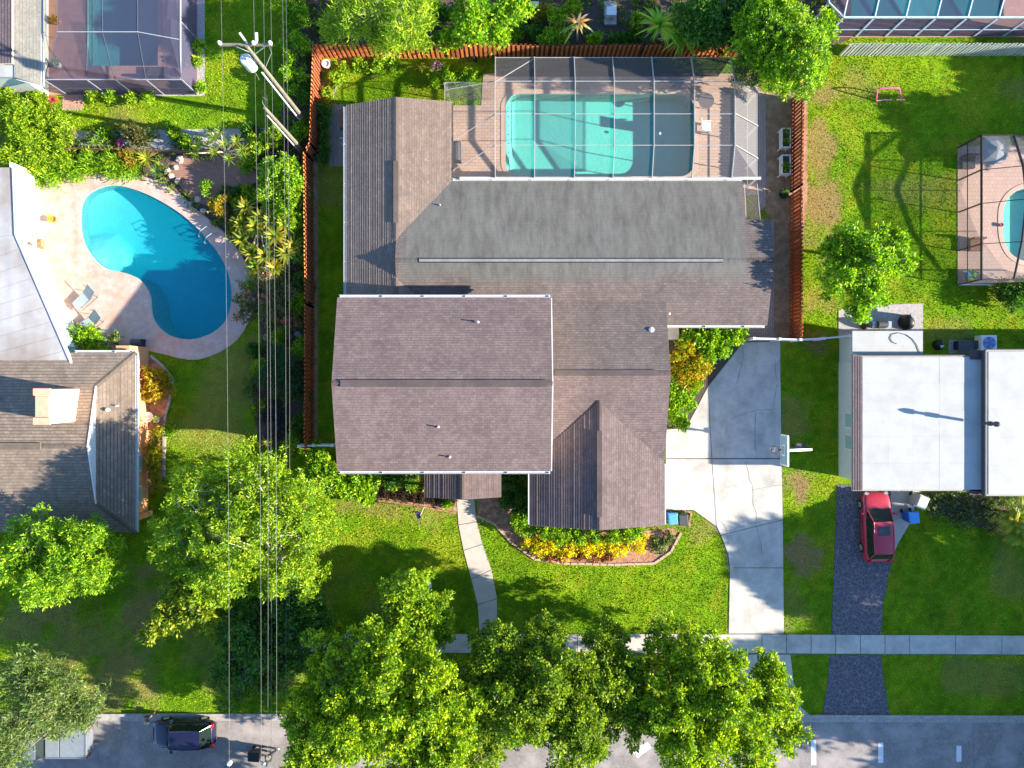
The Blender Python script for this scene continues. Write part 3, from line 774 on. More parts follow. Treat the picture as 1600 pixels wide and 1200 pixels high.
# ------------------------------------------------------------------ roofs
def clip(poly, nx, ny, d):
    """keep nx*x+ny*y >= d"""
    out = []; n = len(poly)
    for i in range(n):
        a = poly[i]; b = poly[(i+1) % n]; da = nx*a[0]+ny*a[1]-d; db = nx*b[0]+ny*b[1]-d
        if da >= 0: out.append(a)
        if (da >= 0) != (db >= 0):
            t = da/(da-db); out.append((a[0]+(b[0]-a[0])*t, a[1]+(b[1]-a[1])*t))
    return out
def roof_plane(mb, poly, up, z0, e0, k, expo=0.147, t=0.018):
    """one slope as stepped shingle courses. up: uphill unit vector; z = z0 + k*(p.up - e0)"""
    if mb.uv is None: mb.uv = []
    ux, uy = up; ds = [p[0]*ux+p[1]*uy for p in poly]; lo, hi = min(ds), max(ds)
    n0 = math.floor((lo-e0)/expo); n1 = math.ceil((hi-e0)/expo); vx, vy = -uy, ux
    for c in range(n0, n1):
        a = e0+c*expo; b = a+expo
        s = clip(clip(poly, ux, uy, a), -ux, -uy, -b)
        if len(s) < 3: continue
        tt = t*random.uniform(.75, 1.25); vs = []
        for p in s:
            d = p[0]*ux+p[1]*uy; f = (d-a)/expo
            vs.append((p[0], p[1], z0+k*(d-e0)+tt*(1-f)))
            mb.uv.append((p[0]*vx+p[1]*vy+c*.0, c+min(.98, max(.02, f))))
        n = len(mb.v); mb.v += vs; mb.f.append(tuple(range(n, n+len(vs))))
        low = [p for p in s if abs(p[0]*ux+p[1]*uy-a) < 1e-5]
        if len(low) >= 2:
            low.sort(key=lambda p: p[0]*vx+p[1]*vy); p, q = low[0], low[-1]; z = z0+k*(a-e0)
            n = len(mb.v); mb.v += [(p[0],p[1],z-.004),(q[0],q[1],z-.004),(q[0],q[1],z+tt),(p[0],p[1],z+tt)]; mb.f.append((n, n+1, n+2, n+3))
            for r, vv in ((p,0),(q,0),(q,.03),(p,.03)): mb.uv.append((r[0]*vx+r[1]*vy, c+.02+vv))
    return mb
def ridge_cap(mb, p, q, w=.28, h=.035):
    p = Vector(p); q = Vector(q); d = (q-p).normalized(); s = Vector((-d.y, d.x, 0)).normalized()*w/2
    L = (q-p).length; n = max(1, int(L/.3))
    for i in range(n):
        a = p+d*L*i/n; b = p+d*L*(i+1.08)/n
        mb.add([a-s-Vector((0,0,.01)), a+Vector((0,0,h)), a+s-Vector((0,0,.01)), b-s-Vector((0,0,.009)), b+Vector((0,0,h-.012)), b+s-Vector((0,0,.009))],
               [(0,1,4,3),(1,2,5,4),(0,2,1)])
def slab_under(mb, poly, up, z0, e0, k, th=0.16, lift=-0.012):
    """solid roof deck below the courses with a fascia edge"""
    n = len(poly); zt = [z0+k*(p[0]*up[0]+p[1]*up[1]-e0)+lift for p in poly]
    vs = [(p[0], p[1], z) for p, z in zip(poly, zt)]+[(p[0], p[1], z-th) for p, z in zip(poly, zt)]
    mb.add(vs, [tuple(range(n)), tuple(range(2*n-1, n-1, -1))]+[(i, (i+1) % n, n+(i+1) % n, n+i) for i in range(n)])
def vent_pipe(parent, px, py, z, r=.04, h=.25, mat=None, hood=False):
    c = W(px, py, z); mb = MB()
    mb.lathe((c.x, c.y, z-.1), [(r*2.2, 0.08), (r*2.2, .11), (r, .13), (r, .1+h), (r*.7, .1+h)], 10)
    if hood: mb.lathe((c.x, c.y, z+h*.75), [(r*1.6, 0), (r*1.7, .08), (r*.6, .17)], 12)
    return mb.build('vent_pipe', mat or m_alu, parent)
def gutter(parent, p, q, w=.13, h=.11, name='gutter'):
    mb = MB(); p = Vector(p); q = Vector(q); d = (q-p).normalized(); s = Vector((-d.y, d.x, 0))*w/2
    mb.bar(p-s+Vector((0,0,-.0)), q-s, .02, h); mb.bar(p+s, q+s, .02, h); mb.bar(p-Vector((0,0,h*.4)), q-Vector((0,0,h*.4)), w, .02)
    for i in range(int((q-p).length/2.4)+1):
        a = p+d*(.1+i*2.4)
        if (a-p).length < (q-p).length: mb.bar(a-s, a+s, .03, h*.9)
    return mb.build(name, m_alu, parent)
def ridge_vent(parent, p, q, w=.32, h=.06, mat=None, name='ridge_vent'):
    mb = MB(); p = Vector(p); q = Vector(q); mb.bar(p+Vector((0,0,h/2)), q+Vector((0,0,h/2)), w, h)
    return mb.build(name, mat, parent)

m_ridge = M('ridge_metal', (0.25,0.245,0.235), (0.17,0.165,0.16), 2, .6)
def roof_part(parent, name, mat, planes, caps=(), th=.16, expo=.147, t=.018):
    mb = MB(); un = MB(); cp = MB()
    for poly, up, z0, e0, k in planes:
        roof_plane(mb, poly, up, z0, e0, k, expo, t); slab_under(un, poly, up, z0, e0, k, th)
    mb.keep = True
    o = mb.build(name, mat, parent)
    # courses all face up
    bm = bmesh.new(); bm.from_mesh(o.data)
    for f in bm.faces:
        if f.normal.z < -1e-4: f.normal_flip()
    bm.to_mesh(o.data); bm.free()
    un.build('fascia', m_stucco if mat is not shg_tan else m_white, o)
    if caps:
        for a, b in caps:
            cp = MB(); ridge_cap(cp, a, b); cp.build('ridge_cap', mat, o)
    return o

E, Wt, N_, S_ = (1, 0), (-1, 0), (0, 1), (0, -1)
house = thing('house', 'large brown shingled house with two storey block, garage and rear wing in the middle', 'house', (0, 0, 0))
# walls
mb = MB().box((-9.7, -4.6, 0), (1.9, 4.6, 5.35)); mb.add([(-9.7,-4.6,5.3),(-9.7,4.6,5.3),(-9.7,0,6.45),(1.9,-4.6,5.3),(1.9,4.6,5.3),(1.9,0,6.45)], [(0,1,2),(3,5,4),(0,2,5,3),(1,4,5,2)])
mb.build('upper_wall', m_stucco, house)
mb = MB().box((-9.75, 4.61, 0), (-4.1, 16.8, 2.72)).box((-4.09, 4.61, 0), (13.8, 12.0, 2.68)).box((13.81, 4.1, 0), (15.2, 9.5, 2.7)).box((9.01, 4.0, 0), (13.8, 4.6, 2.7))
mb.box((1.91, -4.6, 0), (8.95, 4.6, 2.74)).box((1.45, -8.3, 0), (8.95, -4.61, 2.72))
mb.add([(1.45,-8.28,2.7),(8.95,-8.28,2.7),(5.2,-8.28,3.75)], [(0,1,2)]); mb.add([(8.94,-4.6,2.7),(8.94,5.2,2.7),(8.94,.65,4.3)], [(0,1,2)])
mb.add([(-9.75,16.79,2.7),(-4.1,16.79,2.7),(-6.97,16.79,3.45)], [(0,1,2)])
mb.add([(-6.99,6.39,3.5),(-6.99,8.69,3.5),(-6.99,7.37,3.83)], [(0,1,2)])
mb.build('wall', m_stucco, house)
X0, X1 = -10.07, 2.25
roof_part(house, 'upper_roof', shg_brown, [([(X0,-5.02),(X1,-5.02),(X1,0.04),(X0,0.04)], N_, 5.3, -5.02, .26), ([(X0,0.04),(X1,0.04),(X1,4.98),(X0,4.98)], S_, 5.3, -4.98, .264)],
          [((X0,.04,6.61),(X1,.04,6.61))], t=.012)
ridge_vent(house, (W(532,598,6.62).x,.04,6.60), (W(855,598,6.62).x,.04,6.60), .38, .08, shg_brown)
zr = 4.45; kS = (zr-2.7)/5.45; 
bz = lambda y: 3.85
planes = [
  ([(-10.16,4.7),(-6.97,4.7),(-6.97,17.25),(-10.16,17.1)], E, 2.7, -10.16, .266),
  ([(-6.97,8.69),(-3.69,12.43),(-3.69,17.3),(-6.97,17.25)], Wt, 2.7, 3.69, .259),
  ([(-6.97,4.7),(-5.1,4.7),(-6.97,6.39)], Wt, 2.7, 3.69, .259)]
roof_part(house, 'wing_roof', shg_wing, planes, [((-6.97,17.2,3.56),(-6.97,8.7,3.56)), ((-6.97,6.35,3.56),(-6.97,5.0,3.56))], t=.024)
planes = [
  ([(-6.97,7.37),(14.15,7.37),(14.15,12.43),(-3.69,12.43),(-6.97,8.69)], S_, 2.7, -12.43, .227),
  ([(14.15,7.37),(15.65,7.37),(15.65,9.95),(14.15,9.95)], S_, 2.7, -12.43, .227),
  ([(-5.1,4.75),(9.33,5.03),(9.33,7.37),(-6.97,7.37),(-6.97,6.39)], N_, 2.7, 3.6, .305),
  ([(9.33,3.6),(15.65,3.6),(15.65,7.37),(9.33,7.37)], N_, 2.7, 3.6, .305),
  ([(1.95,.65),(9.33,.65),(9.33,5.03),(1.95,5.03)], S_, zr, -.65, .30),
]
roof_part(house, 'rear_roof', shg_low, planes, [((-6.97,7.37,3.86),(15.6,7.37,3.86))])
gk = (3.98-2.7)/4.14; vk = 3.73/4.14
planes = [
  ([(1.95,-3.98),(5.2,-1.07),(5.2,.65),(1.95,.65)], N_, zr-kS*5.45, -4.8, kS),
  ([(5.2,-1.07),(9.34,-4.8),(9.34,.65),(5.2,.65)], N_, zr-kS*5.45, -4.8, kS),
  ([(1.06,-8.67),(5.2,-8.7),(5.2,-1.07),(1.06,-4.8)], E, 2.7, 1.06, gk),
  ([(5.2,-8.7),(9.34,-8.67),(9.34,-4.8),(5.2,-1.07)], Wt, 2.7, -9.34, gk)]
roof_part(house, 'garage_roof', shg_brown, planes, [((2.0,.65,zr+.01),(9.3,.65,zr+.01)), ((5.2,-1.0,3.99),(5.2,-8.68,3.99))], t=.026)
ridge_vent(house, (W(866,583,zr).x,.65,zr), (W(1027,583,zr).x,.65,zr), .34, .07, shg_brown)
ridge_vent(house, (5.2,-2.8,3.98), (5.2,-7.9,3.98), .3, .05, shg_brown)
ridge_vent(house, (-6.97,13.4,3.55), (-6.97,9.7,3.55), .3, .045, shg_wing)
o = ridge_vent(house, (W(655,407,3.9).x,7.37,3.87), (W(1130,407,3.9).x,7.37,3.87), .16, .06, m_ridge, 'metal_ridge_vent')
MB().bar((W(655,407,3.9).x,7.26,3.86),(W(1130,407,3.9).x,7.26,3.86), .04, .09).build('vent_edge', m_black, o)
MB().bar((W(655,407,3.9).x,7.48,3.86),(W(1130,407,3.9).x,7.48,3.86), .04, .09).build('vent_edge', m_black, o)
# porch
px0, px1, prx = W(663,0,2.7).x, W(783,0,2.7).x, W(722,0,3.4).x
planes = [([(px0,-6.94),(prx,-6.98),(prx,-4.7),(px0,-4.7)], E, 2.7, px0, .70/(prx-px0)), ([(prx,-6.98),(px1,-6.94),(px1,-4.7),(prx,-4.7)], Wt, 2.7, -px1, .70/(px1-prx))]
roof_part(house, 'porch_roof', shg_brown, planes, [((prx,-4.7,3.42),(prx,-6.95,3.42))], t=.026)
for xx in (px0+.35, px1-.35): MB().box((xx-.08,-6.7,0),(xx+.08,-6.54,2.7)).build('porch_post', m_white, house)
gutter(house, (X0+.1,5.06,5.28), (X1-.05,5.06,5.28)); gutter(house, (X0+.1,-5.1,5.26), (X1-.05,-5.1,5.26))
gutter(house, (9.36,3.52,2.66), (15.5,3.52,2.66)); gutter(house, (-3.7,12.52,2.68), (14.1,12.52,2.66)); gutter(house, (-10.24,5.0,2.66), (-10.24,17.0,2.66))
MB().bar((9.4,-4.9,2.62),(9.4,-8.6,2.62),.06,.14).build('fascia_trim', m_white, house)
MB().bar((1.02,-5.1,2.66),(1.02,-8.6,2.66),.06,.14).build('fascia_trim', m_white, house)
MB().bar((X1+.03,-5,5.2),(X1+.03,0.04,6.5),.05,.14).bar((X1+.03,0.04,6.5),(X1+.03,4.95,5.2),.05,.14).build('rake_trim', m_white, house)
MB().bar((-3.64,12.5,2.66),(-3.64,17.2,2.66),.06,.14).build('fascia_trim', m_dgrey, house)
MB().box((-10.6,4.0,0),(-9.75,4.8,2.2)).build('side_box', m_stucco, house)
for a in ((747,503,5.8),(685,667,6.05),(703,714,5.6),(1046,490,3.1),(688,321,3.0)): vent_pipe(house, a[0], a[1], a[2], .035, .22)
vent_pipe(house, 1016, 516, 3.35, .1, .38, m_white, True)
# garage door and windows
for i in range(4): MB().box((8.96,-7.6+0,.1+.55*i),(9.0,-2.9,.62+.55*i)).build('garage_door_panel', m_white, house)
for xx in (-8,-5.2,-0.2):
    f = MB().box((xx-.6,-4.64,3.4),(xx+.6,-4.605,4.7)).build('window', m_white, house); MB().box((xx-.52,-4.66,3.48),(xx+.52,-4.645,4.62)).build('pane', m_glass, f)
for xx in (2.6,5.2,7.5):
    f = MB().box((xx-.6,-8.34,.9),(xx+.6,-8.305,2.2)).build('window', m_white, house); MB().box((xx-.52,-8.36,.98),(xx+.52,-8.345,2.12)).build('pane', m_glass, f)
for xx in (-1.5,2.5,7.0):
    f = MB().box((xx-1.2,12.005,.1),(xx+1.2,12.04,2.2)).build('sliding_door', m_white, house); MB().box((xx-1.1,12.045,.15),(xx+1.1,12.06,2.1)).build('pane', m_glass, f)
MB().box((-3.6,-4.66,.05),(-2.6,-4.605,2.15)).build('front_door', m_brownwood, house)

# ---- left neighbour (tan shingles, peach walls)
hl = thing('house', 'tan shingled house with peach stucco wall and sunlit chimney beside the kidney pool', 'house', (-28, -3.7, 0))
ex = W(212,0,2.7).x; gx_ = -25.14; yT, yB = W(0,551,2.7).y, W(0,832,2.7).y; yr = -3.68; zt, z1 = 4.15, 3.3
yt1, yb1 = -.12, -7.23; xw = -42
mb = MB().box((xw, yB+.5, 0), (-23.67, yT-.5, 2.68)); mb.build('wall', m_peach, hl)
mb = MB().add([(gx_-.02, yt1, z1-.03),(gx_-.02, yb1, z1-.03),(gx_-.02, yr, zt-.03)], [(0,1,2)]); mb.build('gablet', m_white, hl)
kt = (zt-z1)/(yt1-yr); ke = (z1-2.7)/(yT-yt1)
planes = [([(xw,yt1),(xw,yr),(gx_,yr),(gx_,yt1)], S_, z1, -yt1, kt), ([(xw,yT),(xw,yt1),(gx_,yt1),(ex,yT)], S_, 2.7, -yT, ke),
          ([(xw,yb1),(gx_,yb1),(gx_,yr),(xw,yr)], N_, z1, yb1, kt), ([(xw,yB),(ex,yB),(gx_,yb1),(xw,yb1)], N_, 2.7, yB, (z1-2.7)/(yb1-yB)),
          ([(ex,yB),(ex,yT),(gx_,yt1),(gx_,yb1)], Wt, 2.7, -ex, (z1-2.7)/(ex-gx_))]
roof_part(hl, 'roof', shg_tan, planes, [((gx_,yt1,z1+.01),(ex,yT,2.71)), ((gx_,yb1,z1+.01),(ex,yB,2.71)), ((-27.8,yr,zt+.01),(gx_,yr,zt+.01))], expo=.19, t=.03)
ridge_vent(hl, (-36,yr,zt), (-27.9,yr,zt), .4, .07, shg_tan)
MB().bar((gx_+.01,yt1,z1+.03),(gx_+.01,yr,zt+.03),.07,.07).bar((gx_+.01,yb1,z1+.03),(gx_+.01,yr,zt+.03),.07,.07).build('rake_trim', m_white, hl)
gutter(hl, (W(116,0,2.7).x,yT+.07,2.66), (ex,yT+.07,2.66)); gutter(hl, (ex+.07,yB,2.66), (ex+.07,yT,2.66))
ch = MB().box((-26.95,-2.25,3.0),(-26.1,-.3,6.1)).build('chimney', M('chimney_peach', (0.85,0.62,0.42), (0.8,0.5,0.32), 4, .9), hl)
MB().box((-27.0,-2.3,6.101),(-26.05,-1.9,6.2)).box((-27.0,-.65,6.101),(-26.05,-.25,6.2)).box((-26.9,-1.85,6.102),(-26.15,-.7,6.14)).build('chimney_cap', M('cap_coral', (0.7,0.4,0.25), rough=.9), ch)
vent_pipe(hl, 173, 640, 2.95, .07, .4, m_white, True); vent_pipe(hl, 186, 634, 2.9, .04, .35)
for y0_ in (-5.0,-7.0):
    f = MB().box((-23.665,y0_-.55,.9),(-23.62,y0_+.55,2.1)).build('window', m_white, hl); MB().box((-23.615,y0_-.47,.98),(-23.6,y0_+.47,2.02)).build('pane', m_pglass, f)
MB().box((-23.665,-9.0+.45,0),(-23.4,-8.2,2.4)).build('wall_pier', m_peach, hl)
o = MB().box((W(212,0).x,W(0,566).y,0),(W(232,0).x,W(0,543).y,2.3)).build('garden_wall', m_peach)
tag(o, 'short peach stucco buttress wall at the pool end of the tan house', 'wall')

# ---- sunroom with pale flat roof
sr = thing('sunroom', 'white walled sunroom with stained pale metal roof at left picture edge', 'sunroom', (-31, 6, 0))
roofp = [(W(-60,0,2.8).x, W(0,262,2.8).y), (W(22,0,2.8).x, W(0,262,2.8).y), (W(26,0,2.8).x, W(0,367,2.8).y), (W(115,0,2.8).x, W(0,572,2.8).y), (W(-60,0,2.8).x, W(0,577,2.8).y)]
def shrink(poly, d): return offset_loop(poly, -d)
MB().prism([roofp[0], roofp[1], roofp[2], (roofp[0][0], roofp[2][1]-.35)], 2.7, 2.84, bottom=True).build('roof_panel', m_lanai, sr)
MB().prism([(roofp[0][0], roofp[2][1]-.37), (roofp[2][0], roofp[2][1]-.01), roofp[3], roofp[4]], 2.7, 2.85, bottom=True).build('roof_panel', m_lanai, sr)
mb = MB()
for i in (1, 2, 3): 
    if i < 4: mb.bar((*roofp[i], 2.83), (*roofp[(i+1) % 5], 2.83), .14, .16)
mb.build('gutter', m_alu, sr)
for i in range(1, 9):
    t_ = i/9; a = Vector(roofp[2]).lerp(Vector(roofp[3]), t_)
    MB().bar((a.x-.2,a.y,2.86),(-36,a.y-2.2,2.86),.03,.009).build('roof_seam', m_lanai, sr)
def window_wall(parent, a, b, h, n, th=.12, sill=.75, head=2.05):
    a = Vector((*a,0)); b = Vector((*b,0)); d = (b-a); L = d.length; d.normalize(); nrm = Vector((d.y,-d.x,0))
    ang = math.atan2(d.y, d.x); mb = MB()
    def blk(s0, s1, z0, z1_, th_=th, off=0):
        c = a+d*(s0+s1)/2+nrm*off; m_ = MB() if off else mb
        m_.rbox((c.x, c.y, (z0+z1_)/2), ((s1-s0)/2, th_/2, (z1_-z0)/2), ang); return m_
    blk(0, L, 0, sill); blk(0, L, head, h)
    w = L/n
    for i in range(n+1): blk(max(0, i*w-.14), min(L, i*w+.14), sill+.002, head-.002)
    wl = mb.build('wall', m_white, parent)
    for i in range(n):
        c = a+d*(i+.5)*w
        MB().rbox((c.x, c.y, (sill+head)/2), (w/2-.15, .01, (head-sill)/2), ang).build('pane', m_pglass, wl)
window_wall(sr, (-30.75, 8.6), (-30.75, 13.6), 2.69, 4); window_wall(sr, (-27.2, 1.2), (-30.75, 8.55), 2.69, 6)

# ---- top-left neighbour
ht = thing('house', 'grey shingled house at the top left picture corner beside the screened pool', 'house', (-31, 22, 0))
a = W(64,134,2.7)
MB().box((-45, W(0,150).y, 0), (W(98,0).x-.9, 30, 2.68)).build('wall', m_sage, ht)
rt = [(-45, W(0,118,2.7).y), (W(26,0,2.7).x, W(0,123,2.7).y), (a.x, a.y), (a.x, 30), (-45, 30)]
roof_part(ht, 'roof', shg_grey, [([rt[1], rt[2], rt[3], (W(22,0,3).x, 30), (W(22,0,3).x, W(0,123,2.7).y)], Wt, 2.7, -a.x, .2)], expo=.19, t=.02)
roof_part(ht, 'side_roof', shg_dark, [([(-45,W(0,101,3).y),(W(22,0,3).x,W(0,101,3).y),(W(22,0,3).x,30),(-45,30)], E, 2.9, -45, .02)], expo=.19, t=.02)  # dark shingle colour stands in for the shading of this slope
MB().prism([(-45,W(0,118,2.7).y),(W(22,0,3).x,W(0,123,2.7).y),(W(22,0,3).x,W(0,101,3).y),(-45,W(0,101,3).y)], 2.7, 2.95, bottom=True).build('roof_shelf', m_membrane, ht)
gutter(ht, (a.x+.07, a.y, 2.66), (a.x+.07, 29, 2.66)); MB().bar((rt[1][0],rt[1][1]-.04,2.68),(a.x,a.y-.04,2.68),.06,.16).build('fascia_trim', m_white, ht)
for i in range(2):
    y_ = W(0,72).y-i*1.15
    f = MB().box((W(64,0).x-.0,y_-.52,.1),(W(64,0).x+.06,y_+.52,2.2)).build('sliding_door', m_white, ht); MB().box((W(64,0).x+.065,y_-.45,.16),(W(64,0).x+.08,y_+.45,2.1)).build('pane', m_pglass, f)

# ---- right neighbour (white membrane roofs)
hr = thing('house', 'flat white roofed house with dark shingle edges right of the driveways', 'house', (28, -2, 0))
zl, zh = 3.1, 3.5
xl0, xl1 = W(1332,0,zl).x, W(1541,0,zl).x; ytl, ybl = W(0,556,zl).y, W(0,767,zl).y
MB().box((21.25, ybl+.5, 0), (xl1, ytl-.3, zl-.17)).build('wall', m_sage, hr)
MB().box((xl1+.01, W(0,775,zh).y+.5, 0), (44, W(0,547,zh).y-.4, zh-.2)).build('wall', m_sage, hr)
MB().box((xl0, ybl, zl-.16), (xl1+.3, ytl, zl)).build('roof_deck', M('fascia_tan', (0.35,0.31,0.27), rough=.8), hr)
# membrane laid in lapped sheets
mem0 = xl0+.6
for i in range(5):
    for j in range(5):
        xa = mem0+(xl1+.25-mem0)*i/5; xb = mem0+(xl1+.25-mem0)*(i+1)/5; ya = ybl+.08+(ytl-ybl-.16)*j/5; yb_ = ybl+.08+(ytl-ybl-.16)*(j+1)/5
        MB().box((xa,ya,zl+.002),(xb-.004,yb_-.004,zl+.022+random.uniform(0,.006))).build('roof_sheet', m_membrane, hr)
roof_part(hr, 'shingle_strip', shg_dark, [([(xl0,ybl+.03),(mem0-.02,ybl+.03),(mem0-.02,ytl-.03),(xl0,ytl-.03)], E, zl+.005, xl0, .05)], th=.05)
xh0 = W(1541,0,zh).x; yth, ybh = W(0,547,zh).y, W(0,775,zh).y
MB().box((xh0-.0, ybh, zh-.2), (44, yth, zh)).build('roof_deck', M('fascia_tan'  , (0.35,0.31,0.27)), hr)
for i in range(7):
    for j in range(5):
        xa = xh0+.12+i*2.2; ya = ybh+.1+(yth-ybh-.2)*j/5; yb_ = ybh+.1+(yth-ybh-.2)*(j+1)/5
        MB().box((xa,ya,zh+.002),(xa+2.196,yb_-.004,zh+.022+random.uniform(0,.006))).build('roof_sheet', m_membrane, hr)
MB().box((xh0-.75, yth-.55, zh-.35),(xh0-.01, yth, zh-.3)).build('roof_corner', shg_dark, hr); MB().box((xh0-.75, ybh, zh-.45),(xh0-.01, ybh+.45, zh-.4)).build('roof_corner', shg_dark, hr)
MB().bar((xh0-.04,ybh,zh-.15),(xh0-.04,yth,zh-.15),.08,.34).bar((xh0,yth+.03,zh-.1),(44,yth+.03,zh-.1),.06,.22).bar((xl0,ytl+.03,zl-.06),(xl1,ytl+.03,zl-.06),.06,.2).build('dark_fascia', m_dgrey, hr)
vp = W(1562,662,zh+.8)
mb = MB().lathe((vp.x-.5, vp.y, zh), [(.09,0),(.09,1.15),(.16,1.17),(.16,1.35),(.06,1.5)], 12); mb.lathe((vp.x-.5, vp.y, zh+.55), [(.1,0),(.14,.04),(.14,.3),(.1,.34)], 12)
mb.build('flue', m_dgrey, hr)
zs = 2.6; MB().box((W(1332,0,zs).x, W(0,553,zs).y, zs-.12),(W(1442,0,zs).x, W(0,517,zs).y, zs)).build('porch_roof', m_membrane, hr)
MB().box((21.3, ytl-.29, 0),(W(1437,0,zs).x, W(0,524,zs).y, zs-.13)).build('porch_wall', m_sage, hr)
mb = MB().tube([W(a_,b_,zs+.03) for a_,b_ in ((1401,537),(1395,535),(1391,529),(1394,522),(1404,520),(1416,523),(1426,530),(1433,540),(1437,551))], .018, 6); mb.build('roof_cable', m_dgrey, hr)
for y_ in (W(0,655).y, W(0,688).y):
    f = MB().box((21.2,y_-.5,1.0),(21.245,y_+.5,2.1)).build('window', M('window_cream', (0.7,0.68,0.58), rough=.6), hr); MB().box((21.18,y_-.42,1.08),(21.195,y_+.42,2.02)).build('pane', m_pglass, f)

# ------------------------------------------------------------------ screen enclosures
def cage(name, label, loc, beams, panes, fmat, smat, tall=.18, wide=.036, special=None, fmat2=None):
    root = thing(name, label, 'pool enclosure', loc)
    for p, q, k in beams:
        w_, h_ = (wide, tall) if k else (wide*.75, .05)
        MB().bar(p, q, w_, h_).build('beam' if k else 'purlin', fmat if k else (fmat2 or fmat), root)
    for q in panes:
        mt = smat
        if special: mt = special(q) or smat
        mb = MB(); mb.add(q, [tuple(range(len(q)))]); mb.build('screen_panel', mt, root)
    return root
zE, zT, zHs = 2.7, 3.45, 2.85
xs = [W(p,0,zE).x for p in (774,835,897,957,1018,1080,1142)]
yN = W(0,90,zE).y; yM = W(0,127,zT).y; y1_, y2_ = W(0,178,zT).y, W(0,227,zT).y; yH = 12.6
xE = W(1183,0,zE).x; yNE = W(0,143,zE).y
rowz = [(yN, zE), (yM, zT), (y1_, zT), (y2_, zT), (yH, zHs)]
beams = []; panes = []
for x in xs:
    for (ya, za), (yb, zb) in zip(rowz, rowz[1:]): beams.append(((x, ya, za), (x, yb, zb), 1))
    beams.append(((x, yN+.08, 0), (x, yN+.08, zE-.05), 0))
for i in range(len(xs)-1):
    for r, (yy, zz) in enumerate(rowz): beams.append(((xs[i], yy, zz), (xs[i+1], yy, zz), 0))
    for (ya, za), (yb, zb) in zip(rowz, rowz[1:]):
        panes.append([(xs[i]+.02, ya, za), (xs[i+1]-.02, ya, za), (xs[i+1]-.02, yb, zb), (xs[i]+.02, yb, zb)])
    panes.append([(xs[i], yN, 0.02), (xs[i+1], yN, .02), (xs[i+1], yN, zE), (xs[i], yN, zE)])
    beams.append(((xs[i], yN+.06, .9), (xs[i+1], yN+.06, .9), 0))
# east mansard
eq = [(xE, yNE, zE), (xE, y1_-.45, zE), (xE, y2_-.55, zE), (xE, yH, zE)]; iq = [(xs[-1], yM, zT), (xs[-1], y1_, zT), (xs[-1], y2_, zT), (xs[-1], yH, zHs)]
for i in range(4): beams.append((iq[i], eq[i], 1))
for i in range(3):
    beams.append((eq[i], eq[i+1], 0)); panes.append([iq[i], eq[i], eq[i+1], iq[i+1]])
    g1, g2 = (xE, eq[i][1], 0.02), (xE, eq[i+1][1], 0.02); panes.append([g1, g2, eq[i+1], eq[i]]); beams.append(((xE, eq[i][1], 0), eq[i], 1)); beams.append(((xE, eq[i][1], .9), (xE, eq[i+1][1], .9), 0))
beams.append(((xs[-1], yN, zE), eq[0], 0)); panes.append([(xs[-1], yN, zE), eq[0], iq[0]]); panes.append([(xs[-1], yN, .02), (xE, yNE, .02), eq[0], (xs[-1], yN, zE)])
beams.append(((xE, yH, 0), eq[3], 1))
# south-east return beside the roof
s0, s1 = W(1163,287,2.7), W(1183,287,2.7); s2, s3 = W(1166,345,2.7), W(1188,345,2.7)
for a_, b_ in ((s0, s2), (s1, s3), (s2, s3)): beams.append((a_, b_, 0))
panes.append([s0, s1, s3, s2]); panes.append([(s1.x, s1.y, .02), (s3.x, s3.y, .02), s3, s1]); beams.append(((s3.x, s3.y, 0), s3, 1))
# north-west return
n0, n1, n2 = W(695,129,2.7), W(695,158,2.7), W(708,161,2.7); n3 = Vector((xs[0], yM, zT)); n4 = W(735,128,2.7); n5 = Vector((xs[0], yM-.9, 2.9))
for a_, b_ in ((n0, n1), (n1, n2), (n0, n4), (W(697,140,2.75), n3)): beams.append((a_, b_, 0))
panes.append([n0, n4, n3, W(708,160,2.72)]); panes.append([(n0.x,n0.y,.0065),(xs[0],n0.y,.0065),(xs[0],n0.y,2.7),n0]); beams.append(((n0.x,n0.y,0),n0,1))
beams.append(((xs[0], yM-.05, zT), (xs[1], yN-.05, zE), 0)); beams.append(((-3.6, 14.9, 2.75), (xs[0], y1_, zT), 0)); beams.append(((-3.6, 13.1, 2.75), (xs[0], y2_, zT), 0))
panes.append([(-3.6,12.6,2.7), (xs[0],yH,zHs), (xs[0],y2_,zT), (-3.6,13.1,2.75)]); panes.append([(-3.6,13.1,2.75), (xs[0],y2_,zT), (xs[0],y1_,zT), (-3.6,14.9,2.75)]); panes.append([(-3.6,14.9,2.75), (xs[0],y1_,zT), (xs[0],yM,zT), (-3.5,17.2,2.75)])
panes.append([(xs[0],yN,.0065),(xs[0],W(0,130).y,.0065),(xs[0],W(0,130).y,3.3),(xs[0],yN,zE)])
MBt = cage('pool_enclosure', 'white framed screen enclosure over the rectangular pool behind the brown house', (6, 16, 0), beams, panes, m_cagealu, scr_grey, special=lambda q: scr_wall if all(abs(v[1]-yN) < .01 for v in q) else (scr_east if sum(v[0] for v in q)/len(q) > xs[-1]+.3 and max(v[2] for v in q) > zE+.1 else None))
MB().bar((-3.2,yH-.02,2.78),(xE+.2,yH-.02,2.78),.16,.1).build('house_rail', m_alu, MBt)
MB().bar((W(1166,0,2.7).x,W(0,349,2.7).y,2.66),(W(1192,0,2.7).x,W(0,349,2.7).y,2.66),.14,.1).build('house_rail', m_alu, MBt)

